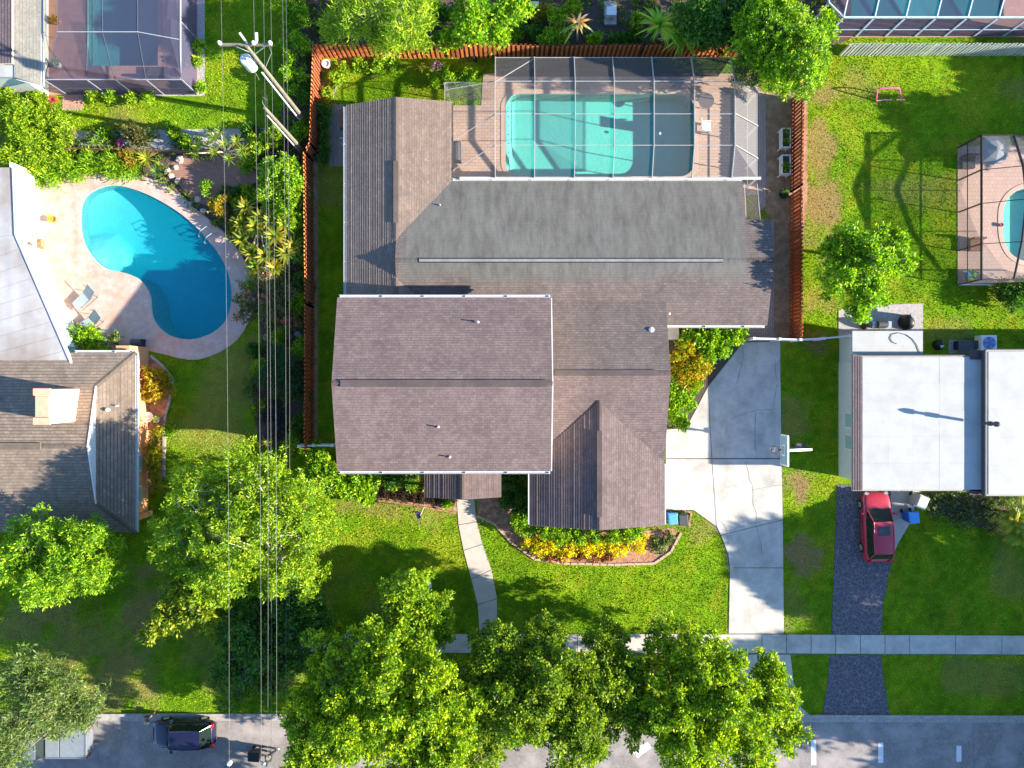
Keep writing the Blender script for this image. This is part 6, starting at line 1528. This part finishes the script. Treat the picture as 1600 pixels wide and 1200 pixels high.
# toy goal
gl = thing('toy_goal', 'small pink toy goal standing on the right back lawn', 'toy goal', W(1390,157))
g0, g1 = W(1369,158), W(1409,155); t0, t1 = W(1371,139,.95), W(1405,138,.95)
MB().tube([g0, g0.lerp(t0,.9), t0, t0.lerp(t1,.1)+Vector((0,0,.05)), t0.lerp(t1,.5)+Vector((0,0.03,.1)), t0.lerp(t1,.9)+Vector((0,0,.05)), t1, g1], .045, 8).build('frame', m_pink, gl)
MB().tube([g0+Vector((0,0,.04)), W(1382,156,.04), W(1393,156,.04)], .045, 8).tube([W(1401,155.5,.04), W(1414,156,.06)], .05, 8).build('base_bar', M('faded_pink', (0.75,0.35,0.3), rough=.5), gl)
# flag
fl = thing('garden_flag', 'small striped flag with blue corner on a thin pole by the porch bed', 'flag', W(663,792))
b = W(663,792); MB().tube([b, (b.x-.06, b.y-.25, 1.6)], .018, 6).build('pole', m_white, fl)
for i in range(7):
    y_ = i*.085
    mb = MB(); mb.add([(b.x-.04,b.y-.12+.02*i,1.15+.05*i*1.0),(b.x-.65+.07*i,b.y-.05-.05*i,1.0+.03*i),(b.x-.65+.07*(i+1),b.y-.05-.05*(i+1),1.0+.03*(i+1)),(b.x-.045,b.y-.12-.03*(i+1),1.2+.05*(i+1))], [(0,1,2,3)])
    mb.build('stripe', M('flag_red', (0.5,0.03,0.04), rough=.8) if i % 2 == 0 else m_white, fl)
mb = MB().add([(b.x-.05,b.y-.16,1.48),(b.x-.36,b.y-.24,1.4),(b.x-.28,b.y-.46,1.42),(b.x-.06,b.y-.5,1.5)], [(0,1,2,3)]); mb.build('canton', M('flag_blue', (0.05,0.05,0.25), rough=.8), fl)
# lawn box
b = W(670,912); lb = thing('lawn_box', 'small blue box with pale slanted top on the front lawn', 'box', b)
MB().add([(b.x-.2,b.y-.28,0),(b.x+.2,b.y-.28,0),(b.x+.2,b.y+.28,0),(b.x-.2,b.y+.28,0),(b.x-.2,b.y-.28,.45),(b.x+.2,b.y-.28,.45),(b.x+.22,b.y+.28,.7),(b.x-.22,b.y+.28,.7)], [(0,1,5,4),(1,2,6,5),(2,3,7,6),(3,0,4,7),(4,5,6,7)]).build('body', m_blue, lb)
MB().add([(b.x-.22,b.y-.12,.54),(b.x+.24,b.y-.12,.54),(b.x+.26,b.y+.3,.73),(b.x-.15,b.y+.32,.73),(b.x-.22,b.y+.2,.7)], [(0,1,2,3,4)]).build('lid', m_white, lb)
# planter boxes
def planter(label, py, seed):
    x0_, x1_ = W(1214,0).x, W(1228,0).x; y0_, y1_ = W(0,py+15).y, W(0,py-15).y; root = thing('raised_planter', label, 'planter', ((x0_+x1_)/2,(y0_+y1_)/2,0), 'raised white planters by the orange fence')
    mb = MB().box((x0_,y0_,.35),(x0_+.06,y1_,.85)).box((x1_-.06,y0_,.35),(x1_,y1_,.85)).box((x0_+.06,y0_,.35),(x1_-.06,y0_+.06,.85)).box((x0_+.06,y1_-.06,.35),(x1_-.06,y1_,.85)); mb.build('box', m_white, root)
    MB().box((x0_+.06,y0_+.06,.6),(x1_-.06,y1_-.06,.7)).build('soil', m_darkmulch, root)
    for sx in (x0_+.04, x1_-.04):
        for sy in (y0_+.04, y1_-.04): MB().box((sx-.035,sy-.035,0),(sx+.035,sy+.035,.349)).build('leg', m_white, root)
    V, C = leaf_cloud([((x0_+x1_)/2,y0_+.35,.8,.22,.15),((x0_+x1_)/2,(y0_+y1_)/2+(.35 if seed == 1 else -.05),.8,.22,.15)], 400, .12, .07, BRIGHT, seed)
    raw_mesh('herbs', V, 4, C, LEAF, root)
planter('upper raised white planter full of green herbs by the orange fence', 222, 1)
planter('lower raised white planter half planted by the orange fence', 263, 2)
def pot(label, px, py, r, h, mat, cat='pot', plant=None):
    b = W(px, py); root = thing('plant_pot', label, cat, b)
    MB().lathe((b.x,b.y,0), [(r*.75,0),(r,h*.9),(r*1.08,h),(r*.8,h),(r*.75,h*.85)], 16).build('body', mat, root); MB().lathe((b.x,b.y,h*.7), [(r*.7,0),(r*.7,.0065)], 12).build('soil', m_black, root)
    if plant:
        V, C = leaf_cloud([(b.x,b.y,h+.1,r,r*.8)], 300, .14, .07, plant, int(px)); raw_mesh('foliage', V, 4, C, LEAF, root)
pot('round cream pot with dark inside in the corner of the orange fence', 512, 104, .26, .45, m_white)
pot('small black pot below the back fence', 743, 95, .16, .35, m_black)
pot('black planter ring on the soil beside the raised planters', 1223, 304, .3, .2, m_black, 'planter', DARK)
pot('blue glazed pot with a plant inside the bronze framed enclosure', 1512, 431, .28, .4, m_skyblue, 'pot', BRIGHT)
pot('red pot beside the neighbour pool inside the bronze enclosure', 1562, 352, .12, .2, M('pot_red', (0.4,0.04,0.04), rough=.6))
pot('yellow flowering potted plant on the deck near the sunroom', 88, 344, .2, .35, m_terra, 'pot', YEL)
pot('terracotta pot by the wall of the tan house', 248, 655, .2, .3, m_white, 'pot', BRIGHT)
pot('white round urn at the peach wall beside the terracotta pot', 236, 651, .3, .35, m_white)
# round stepping stones
st0 = None
for i, (px_, py_) in enumerate(((416,527),(428,527),(440,526),(452,527),(465,522))):
    b = W(px_, py_)
    if st0 is None:
        st0 = MB().lathe((0,0,0), [(.2,0),(.21,.03),(.19,.06)], 12).build('stepping_stone', m_stone); o = st0
    else: o = st0.copy(); COL.objects.link(o)
    o.location = (b.x, b.y, .004); tag(o, ORD[i]+' round grey stepping stone from the left below the pink flowering shrub', 'stepping stone', 'row of round stepping stones under the wires')
# rocks around the planting bed
rocks = [(275,262),(268,275),(278,283),(262,268),(298,318),(318,330),(310,312),(365,300),(372,292),(352,322),(395,412),(388,425),(402,428),(420,412),(348,332),(282,250)]
for i, (px_, py_) in enumerate(rocks):
    b = W(px_, py_); r_ = random.uniform(.14,.26); mb = MB(); mb.lathe((b.x,b.y,0), [(r_*.9,0),(r_,r_*.3),(r_*.75,r_*.7),(r_*.3,r_*.85)], 7)
    mb.v = [(x_+random.uniform(-.04,.04), y_+random.uniform(-.04,.04), z_+random.uniform(0,.03)) for x_, y_, z_ in mb.v]
    o = mb.build('garden_rock', M('pale_rock', (0.5,0.4,0.33), (0.35,0.28,0.24), 8, .95)); tag(o, ORD[sorted(rocks).index((px_, py_))]+' pale garden rock from the left round the red patio and palms', 'rock', 'pale rocks round the red patio')
# pond
o = MB().prism(smooth_loop(G([(382,290),(398,284),(404,300),(425,318),(432,338),(408,342),(392,328),(380,308)]), 4), None, .012).build('garden_pond', m_black); tag(o, 'small black garden pond between the red patio and palms', 'pond')
# loungers
def lounger(label, px, py, rz):
    root = thing('pool_lounger', label, 'lounger', (0,0,0), 'grey blue loungers beside the kidney pool')
    fm = M('lounger_frame', (0.25,0.2,0.18), rough=.5); cl = M('lounger_sling', (0.32,0.38,0.42), (0.26,0.32,0.36), 6, .7)
    for s in (-1, 1):
        MB().tube([(-.9,s*.33,.28),(-.3,s*.33,.3),(.15,s*.33,.32),(.85,s*.33,.75)], .02, 6).tube([(-.8,s*.36,.0065),(-.2,s*.38,.0),(.5,s*.38,.0065),(.75,s*.36,.25)], .022, 6).bar((-.5,s*.36,.0065),(-.5,s*.34,.3),.03).bar((.3,s*.36,.0065),(.3,s*.34,.36),.03).build('side_frame', fm, root)
    for i in range(5): 
        x_ = -.88+i*.21; MB().box((x_,-.31,.29),(x_+.19,.31,.305)).build('sling_strip', cl, root)
    MB().add([(.17,-.31,.34),(.17,.31,.34),(.85,.31,.76),(.85,-.31,.76),(.18,-.31,.32),(.18,.31,.32),(.86,.31,.74),(.86,-.31,.74)], [(0,3,2,1),(4,5,6,7),(0,1,5,4),(1,2,6,5),(2,3,7,6),(3,0,4,7)]).build('backrest', cl, root)
    b = W(px, py); root.location = (b.x, b.y, .03); root.rotation_euler = (0, 0, rz)
lounger('upper grey blue lounger on the coral deck beside the kidney pool', 138, 466, math.radians(42))
lounger('lower grey blue lounger nearest the bright green shrub', 147, 503, math.radians(35))
# umbrella pole, handrails
ro = thing('umbrella_pole', 'thin dark pole lying over the deck beside the loungers', 'pole', W(103,452)); b = W(114,484); MB().tube([(b.x,b.y,.05),(b.x-.75,b.y+1.35,1.1)], .025, 6).build('shaft', m_brownwood, ro)
hrl = thing('pool_handrail', 'pair of steel ladder rails at the right side of the kidney pool', 'handrail', W(328,368))
for px_, py_ in ((321,363),(330,373)):
    b = W(px_, py_); MB().tube([(b.x+.35,b.y+.3,.03),(b.x+.3,b.y+.25,.6),(b.x,b.y-.05,.75),(b.x-.25,b.y-.35,.5),(b.x-.28,b.y-.38,-.4)], .025, 8).build('rail', m_metal, hrl)
# grills and equipment
def cart(name, label, px, py, rz, cat, bodym, lidm, w=.6, d=.45, h=.9, shelves=True):
    root = thing(name, label, cat, (0,0,0))
    MB().box((-w/2,-d/2,.1),(w/2,d/2,h*.72)).build('cabinet', bodym, root)
    mb = MB()
    for i in range(7): a = math.pi*i/6; mb.v += [(-w/2, -d/2*math.cos(a), h*.72+.25*math.sin(a)+.002), (w/2, -d/2*math.cos(a), h*.72+.25*math.sin(a)+.002)]
    for i in range(6): mb.f.append((2*i, 2*i+1, 2*i+3, 2*i+2))
    mb.f.append(tuple(range(0, 14, 2))); mb.f.append(tuple(range(1, 15, 2))); mb.build('lid', lidm, root)
    if shelves:
        for s in (-1, 1): MB().box((s*(w/2+.32) if s < 0 else w/2+.01, -d/2+.03, h*.66), (-w/2-.01 if s < 0 else w/2+.32, d/2-.03, h*.7)).build('side_shelf', m_metal, root)
    MB().tube([(-w/2+.1,-d/2-.05,h*.85),(w/2-.1,-d/2-.05,h*.85)], .015, 6).build('handle', m_metal, root)
    for sx in (-1, 1):
        for sy in (-1, 1): MB().tube([(sx*(w/2-.05),sy*(d/2-.05),0),(sx*(w/2-.05),sy*(d/2-.05),.1)], .04, 8).build('wheel', m_black, root)
    b = W(px, py); root.location = (b.x, b.y, .03); root.rotation_euler = (0, 0, rz)
cart('grill', 'black grill beside the peach wall by the kidney pool', 222, 536, 0, 'grill', m_black, m_dgrey, shelves=False)
cart('grill', 'gas grill with pale shelves behind the white roofed house', 1370, 508, 0, 'grill', m_dgrey, m_dgrey)
cart('covered_grill', 'dark covered grill against the wall under the pool enclosure', 714, 242, math.pi/2, 'grill', m_dgrey, m_dgrey, w=1.2, d=.6, shelves=False)
def lump(name, label, cat, px, py, rx, ry, h, mat, rz=0, extra=None):
    b = W(px, py); root = thing(name, label, cat, b); mb = MB(); n = 14
    prof = [(1,0),(1.02,.3),(.9,.7),(.6,.95),(.2,1.0)]
    for r_, z_ in prof:
        for k in range(n):
            a = 2*math.pi*k/n; w_ = 1+.08*math.sin(3*a+r_*5); x_, y_ = rx*r_*w_*math.cos(a), ry*r_*w_*math.sin(a)
            mb.v.append((b.x+x_*math.cos(rz)-y_*math.sin(rz), b.y+x_*math.sin(rz)+y_*math.cos(rz), h*z_))
    for i in range(len(prof)-1):
        for k in range(n): a = i*n+k; c_ = i*n+(k+1) % n; mb.f.append((a, c_, c_+n, a+n))
    mb.f.append(tuple((len(prof)-1)*n+k for k in range(n))); mb.build('body', mat, root, smooth=True)
    if extra: extra(root, b)
    return root
lump('covered_firepit', 'black covered round grill on the stone patio', 'grill', 1412, 504, .38, .5, .9, m_black, .3, lambda r, b: MB().rbox((b.x+.1,b.y+.45,.85),(.14,.1,.06),.3).build('lid_knob', m_grey, r))
lump('black_kettle', 'small black round object on the grass behind the white roofed house', 'kettle', 1463, 539, .26, .34, .6, m_black, 0, lambda r, b: MB().box((b.x-.1,b.y-.12,.6),(b.x+.12,b.y-.06,.64)).box((b.x-.1,b.y-.2,.6),(b.x+.04,b.y-.15,.64)).build('marking', m_white, r))
lump('rubbish_bag', 'dark bundle with green shoots left of the gas grill', 'bag', 1349, 510, .2, .2, .5, m_darkmulch)
# air conditioner
def aircon(label, px, py, col, s=.45):
    b = W(px, py); root = thing('air_conditioner', label, 'air conditioner', b)
    o = MB().box((b.x-s,b.y-s,.05),(b.x+s,b.y+s,.8)).build('casing', col, root); bv = o.modifiers.new('b','BEVEL'); bv.width = .05; bv.segments = 3
    f = MB().lathe((b.x,b.y,.801), [(s*.82,0),(s*.82,.0065)], 24).build('fan_well', m_blue if s > .42 else m_dgrey, root)
    for k in range(5):
        a = k*2*math.pi/5; MB().add([(b.x+.05*math.cos(a),b.y+.05*math.sin(a),.83),(b.x+s*.75*math.cos(a-.25),b.y+s*.75*math.sin(a-.25),.825),(b.x+s*.75*math.cos(a+.25),b.y+s*.75*math.sin(a+.25),.84)], [(0,1,2)]).build('fan_blade', m_grey, f)
    mb = MB()
    for k in range(4): mb.tube([(b.x+s*.2*(k+1)*math.cos(t*math.pi/10),b.y+s*.2*(k+1)*math.sin(t*math.pi/10),.85) for t in range(21)], .006, 4, False)
    mb.build('guard', m_white, f)
aircon('white air conditioner with round fan behind the white roofed house', 1533, 537, M('ac_white', (0.7,0.72,0.74), rough=.4), .5)
o = thing('equipment_box', 'dark pump box left of the white air conditioner', 'pump box', W(1498,540)); b = W(1500,540); MB().box((b.x-.45,b.y-.28,.03),(b.x+.45,b.y+.28,.6)).build('casing', m_navy, o); MB().box((b.x-.5,b.y-.34,.601),(b.x+.5,b.y+.3,.64)).build('lid', m_dgrey, o); MB().box((b.x-.75,b.y-.5,0),(b.x+.7,b.y+.35,.028)).build('pad', m_kerb, o); MB().box((b.x+.46,b.y-.2,.03),(b.x+1.2,b.y+.3,.5)).build('pipe_box', m_dgrey, o)
o = thing('pool_heater', 'rounded cream unit tucked under the eave at the top of the driveway', 'equipment', W(1047,522)); b = W(1047,522); q = MB().prism(rounded_rect(b.x-.35,b.y-.4,b.x+.38,b.y+.38,.14), .02, .85, bottom=True).build('casing', M('unit_cream', (0.55,0.53,0.45), rough=.6), o); MB().bar((b.x+.9,b.y+.4,0),(b.x+.9,b.y+.4,.9),.12).build('pipe', m_grey, o)
# chair, table inside main enclosure
ch_ = thing('deck_chair', 'white high backed chair at the east end of the rectangular pool', 'chair', W(1098,202)); b = W(1100,202)
MB().box((b.x-.22,b.y-.3,.36),(b.x+.32,b.y+.3,.42)).build('seat', m_white, ch_)
MB().add([(b.x-.28,b.y-.32,.4),(b.x-.28,b.y+.32,.4),(b.x-.45,b.y+.36,1.1),(b.x-.45,b.y-.36,1.1),(b.x-.24,b.y-.32,.4),(b.x-.24,b.y+.32,.4),(b.x-.41,b.y+.36,1.1),(b.x-.41,b.y-.36,1.1)], [(0,3,2,1),(4,5,6,7),(0,1,5,4),(1,2,6,5),(2,3,7,6),(3,0,4,7)]).build('backrest', m_white, ch_)
for sx in (-.2,.28):
    for sy in (-.27,.27): MB().box((b.x+sx-.03,b.y+sy-.03,.03),(b.x+sx+.03,b.y+sy+.03,.359)).build('leg', m_white, ch_)
for sy in (-.32,.32): MB().box((b.x-.25,b.y+sy-.04,.6),(b.x+.3,b.y+sy+.04,.64)).build('armrest', m_white, ch_)
tb = thing('patio_table', 'round glass table above the white chair', 'table', W(1099,164)); b = W(1099,164); tg = glass_mat('table_glass', (0.12,0.11,0.12), .1)
MB().lathe((b.x,b.y,.7), [(.5,0),(.5,.0065)], 24).build('table_top', tg, tb)
for k in range(4): a = k*math.pi/2+.7; MB().tube([(b.x+.4*math.cos(a),b.y+.4*math.sin(a),.03),(b.x+.3*math.cos(a),b.y+.3*math.sin(a),.7)], .02, 6).build('leg', m_grey, tb)
o = MB().lathe((W(1031,208).x,W(1031,208).y,-.1), [(.05,0),(.09,.03),(.09,.08),(.04,.12)], 10).build('pool_float', m_white); tag(o, 'small round white float on the rectangular pool', 'float')
# furniture in right enclosure
um = thing('folded_umbrella', 'grey cantilever umbrella inside the bronze enclosure', 'umbrella', W(1530,250)); b = W(1527,248)
MB().lathe((b.x,b.y,1.6), [(.95,0),(.6,.22),(.1,.4)], 8).build('canopy', m_grey, um); MB().tube([(b.x,b.y,.03),(b.x,b.y,1.9)], .03, 8).build('pole', m_metal, um)
for px_, py_, lab in ((1508,257,'dark wicker seat under the grey umbrella'),(1520,385,'brown lounge seat beside the neighbour pool')):
    b = W(px_, py_); r_ = thing('patio_chair', lab, 'seat', b); mt = m_dgrey if px_ < 1510 else m_brownwood
    MB().box((b.x-.4,b.y-.35,.1),(b.x+.4,b.y+.35,.4)).build('seat', mt, r_); MB().box((b.x-.4,b.y+.352,.1),(b.x+.4,b.y+.47,.8)).build('backrest', mt, r_)
# things behind the back fence
b = W(835,24); r_ = thing('garden_cart', 'orange and cream box behind the back fence', 'box', b); MB().box((b.x-.25,b.y-.25,0),(b.x+.25,b.y+.35,.7)).build('body', m_orange, r_); MB().box((b.x-.2,b.y-.45,.2),(b.x+.2,b.y-.26,.5)).build('tray', M('cream', (0.7,0.6,0.45), rough=.7), r_); MB().box((b.x-.27,b.y+.1,.701),(b.x+.27,b.y+.5,.78)).build('lid', M('cream', (0.7,0.6,0.45)), r_)
b = W(953,26); r_ = thing('grave_slab', 'white block on a grey slab behind the back fence', 'block', b); MB().box((b.x-.4,b.y-.6,0),(b.x+.4,b.y+.9,.2)).build('slab', m_kerb, r_); MB().box((b.x-.3,b.y-.25,.201),(b.x+.33,b.y+.3,.7)).build('block', m_white, r_)
# mailbox at the kerb
b = W(243,1112); r_ = thing('mailbox', 'small dark kerbside mailbox above the navy hatchback', 'mailbox', b); MB().box((b.x-.05,b.y-.05,0),(b.x+.05,b.y+.05,1.0)).build('post', m_brownwood, r_); MB().box((b.x-.12,b.y-.25,1.001),(b.x+.12,b.y+.25,1.25)).build('box', m_dgrey, r_)
# white folding mat / door leaning by the fence east
b = W(1241,340); r_ = thing('garden_hose_pole', 'pale blue pole leaning along the east orange fence', 'pole', b); MB().bar((b.x-.08,b.y,1.2),(b.x-.05,b.y-2.3,1.2),.06).build('shaft', M('pale_blue', (0.5,0.55,0.75), rough=.5), r_)
b = W(530,220); r_ = thing('water_pipe', 'white pipes on the west wall of the brown house', 'pipe', b)
MB().tube([W(531,216,.8),W(537,216,.9),W(537,228,.9),W(533,224,.7)], .03, 6).tube([W(537,218,1),W(537,260,1)], .03, 6).build('pipe', m_white, r_)
b = W(535,190); r_ = thing('wooden_bench', 'narrow brown bench on the side paving', 'bench', b); MB().box((b.x-.15,b.y-.6,.4),(b.x+.1,b.y+.6,.45)).build('seat', m_brownwood, r_)
for sy in (-.5,.5): MB().box((b.x-.12,b.y+sy-.04,.0065),(b.x+.07,b.y+sy+.04,.399)).build('leg', m_brownwood, r_)
# lanai furniture
pot('potted plant near the sliding doors of the lanai', 92, 35, .25, .4, m_terra, 'pot', GOLD); pot('potted plant at the foot of the lanai doors', 93, 103, .22, .35, m_white, 'pot', BRIGHT)
b = W(255,116); r_ = thing('lanai_sofa', 'dark sofa in the corner of the lanai', 'sofa', b); MB().box((b.x-.75,b.y-.3,.03),(b.x+.55,b.y+.3,.42)).build('seat', m_dgrey, r_); MB().box((b.x-.75,b.y-.45,.03),(b.x+.55,b.y-.302,.8)).build('backrest', m_dgrey, r_)
b = W(276,116); r_ = thing('side_table', 'round dark side table beside the lanai sofa', 'table', b); MB().lathe((b.x,b.y,.03), [(.2,0),(.22,.4),(.24,.42)], 14).build('body', m_black, r_)
b = W(287,97); r_ = thing('yellow_toy', 'small yellow toy by the lanai screen', 'toy', b); MB().rbox((b.x,b.y,.12),(.22,.09,.1),-.8).build('body', M('yellow', (0.8,0.6,0.03), rough=.5), r_)
# items beside the sunroom
b = W(72,388); 
b = W(68,377); r_ = thing('step_mat', 'pale green mats on the bright deck by the sunroom', 'mat', b)
MB().prism(G([(65,366),(74,367),(74,376),(66,375)]), .031, .05).build('mat', M('mat_green', (0.3,0.45,0.4), rough=.9), r_); MB().prism(G([(67,379),(70,379),(77,386),(72,386)]), .031, .05).build('mat', M('mat_green', (0.3,0.45,0.4)), r_)
b = W(82,372); r_ = thing('plant_stand', 'rusty orange plant stand against the sunroom wall', 'plant stand', b)
V, C = leaf_cloud([(W(66,350).x, W(66,392).y+.4, .7, .35, .5)], 130, .16, .06, [(0.5,0.16,0.05),(0.3,0.1,0.08),(0.12,0.08,0.12)], 9); raw_mesh('foliage', V, 4, C, LEAF, r_); MB().box((W(66,0).x-.2,W(0,394).y+.2,.03),(W(66,0).x+.2,W(0,394).y+.8,.4)).build('stand', m_terra, r_)

# ------------------------------------------------------------------ person with cart at the lower edge
def skinned(name, verts, edges, radii, mat, parent, root_i=0):
    me = bpy.data.meshes.new(name); off = origin_of(parent)
    me.from_pydata([Vector(v)-off for v in verts], edges, []); o = bpy.data.objects.new(name, me); COL.objects.link(o); o.parent = parent
    md = o.modifiers.new('skin', 'SKIN'); md.use_smooth_shade = True
    for i, r in enumerate(radii): me.skin_vertices[0].data[i].radius = (r, r); me.skin_vertices[0].data[i].use_root = (i == root_i)
    ss = o.modifiers.new('sub', 'SUBSURF'); ss.levels = 1; ss.render_levels = 1
    me.materials.append(mat); return o
b = W(428,1172); pn = thing('person', 'person in grey green shirt and pale cap walking on the street', 'person', b)
x_, y_ = b.x, b.y
dn = M('dark_trousers', (0.03,0.03,0.04), rough=.9)
import_ok = True
vs = [(x_,y_,.95),(x_,y_,1.15),(x_-.02,y_,1.42),(x_-.03,y_,1.52),(x_-.04,y_,1.64),(x_-.03,y_,1.74),
      (x_,y_+.2,1.42),(x_-.15,y_+.27,1.15),(x_-.4,y_+.2,1.05),(x_,y_-.2,1.42),(x_-.15,y_-.27,1.15),(x_-.4,y_-.2,1.05),
      (x_,y_+.1,.88),(x_+.12,y_+.1,.5),(x_+.28,y_+.1,.1),(x_+.16,y_+.1,.05),(x_,y_-.1,.88),(x_-.12,y_-.1,.5),(x_-.12,y_-.1,.1),(x_-.26,y_-.1,.05)]
es = [(0,1),(1,2),(2,3),(3,4),(4,5),(2,6),(6,7),(7,8),(2,9),(9,10),(10,11),(0,12),(12,13),(13,14),(14,15),(0,16),(16,17),(17,18),(18,19)]
rd = [.14,.14,.15,.06,.1,.07,.07,.05,.035,.07,.05,.035,.1,.07,.045,.04,.1,.07,.045,.04]
bo = skinned('body', vs, es, rd, m_skin, pn)
sh = skinned('shirt', [vs[i] for i in (0,1,2,6,7,9,10)], [(0,1),(1,2),(2,3),(3,4),(2,5),(5,6)], [.165,.165,.17,.1,.08,.1,.08], m_shirt, pn)
tr_ = skinned('trousers', [vs[i] for i in (0,12,13,14,16,17,18)], [(0,1),(1,2),(2,3),(0,4),(4,5),(5,6)], [.16,.12,.095,.07,.12,.095,.07], dn, pn)
MB().lathe((x_-.04,y_,1.7), [(.12,0),(.125,.04),(.09,.1),(.02,.125)], 14).rbox((x_-.17,y_,1.71),(.08,.08,.008)).build('cap', m_white, pn)
for s in (-1, 1): MB().rbox((x_-.2 if s < 0 else x_+.22, y_+s*.1, .055),(.13,.05,.045)).build('shoe', m_white, pn)
for s in (-1, 1):
    mb = MB(); hx, hy, hz = x_-.4, y_+s*.2, 1.05
    mb.rbox((hx-.04,hy,hz),(.05,.04,.015))
    for k, fl_ in enumerate((.07,.085,.08,.06)): mb.tube([(hx-.08,hy+(-.03+.02*k),hz),(hx-.08-fl_*.5,hy+(-.03+.02*k),hz),(hx-.08-fl_*.7,hy+(-.03+.02*k),hz-.04)], .009, 5)
    mb.tube([(hx-.02,hy-s*.035,hz),(hx-.07,hy-s*.06,hz-.02)], .011, 5); mb.build('hand', m_skin, pn)
kt_ = thing('push_cart', 'black wheeled cart held by the person at the lower picture edge', 'cart', (x_-.95,y_,0))
MB().add([(x_-1.3,y_-.25,.3),(x_-.7,y_-.25,.3),(x_-.7,y_+.25,.3),(x_-1.3,y_+.25,.3),(x_-1.4,y_-.3,.85),(x_-.65,y_-.3,.95),(x_-.65,y_+.3,.95),(x_-1.4,y_+.3,.85)], [(0,3,2,1),(4,5,6,7),(0,1,5,4),(1,2,6,5),(2,3,7,6),(3,0,4,7)]).build('basket', m_black, kt_)
MB().tube([(x_-.68,y_-.2,.8),(x_-.48,y_-.2,1.03),(x_-.48,y_+.2,1.03),(x_-.68,y_+.2,.8)], .016, 6).build('handle', m_metal, kt_)
for sx in (-1.25,-.75):
    for sy in (-.27,.27): MB().tube([(x_+sx,y_+sy-.02,.14),(x_+sx,y_+sy+.02,.14)], .14, 14).build('wheel', m_tyre, kt_)
for sy in (-.22,.22): MB().bar((x_-1.25,y_+sy,.14),(x_-.75,y_+sy,.35),.025).bar((x_-.75,y_+sy,.14),(x_-1.25,y_+sy,.35),.025).build('frame', m_metal, kt_)
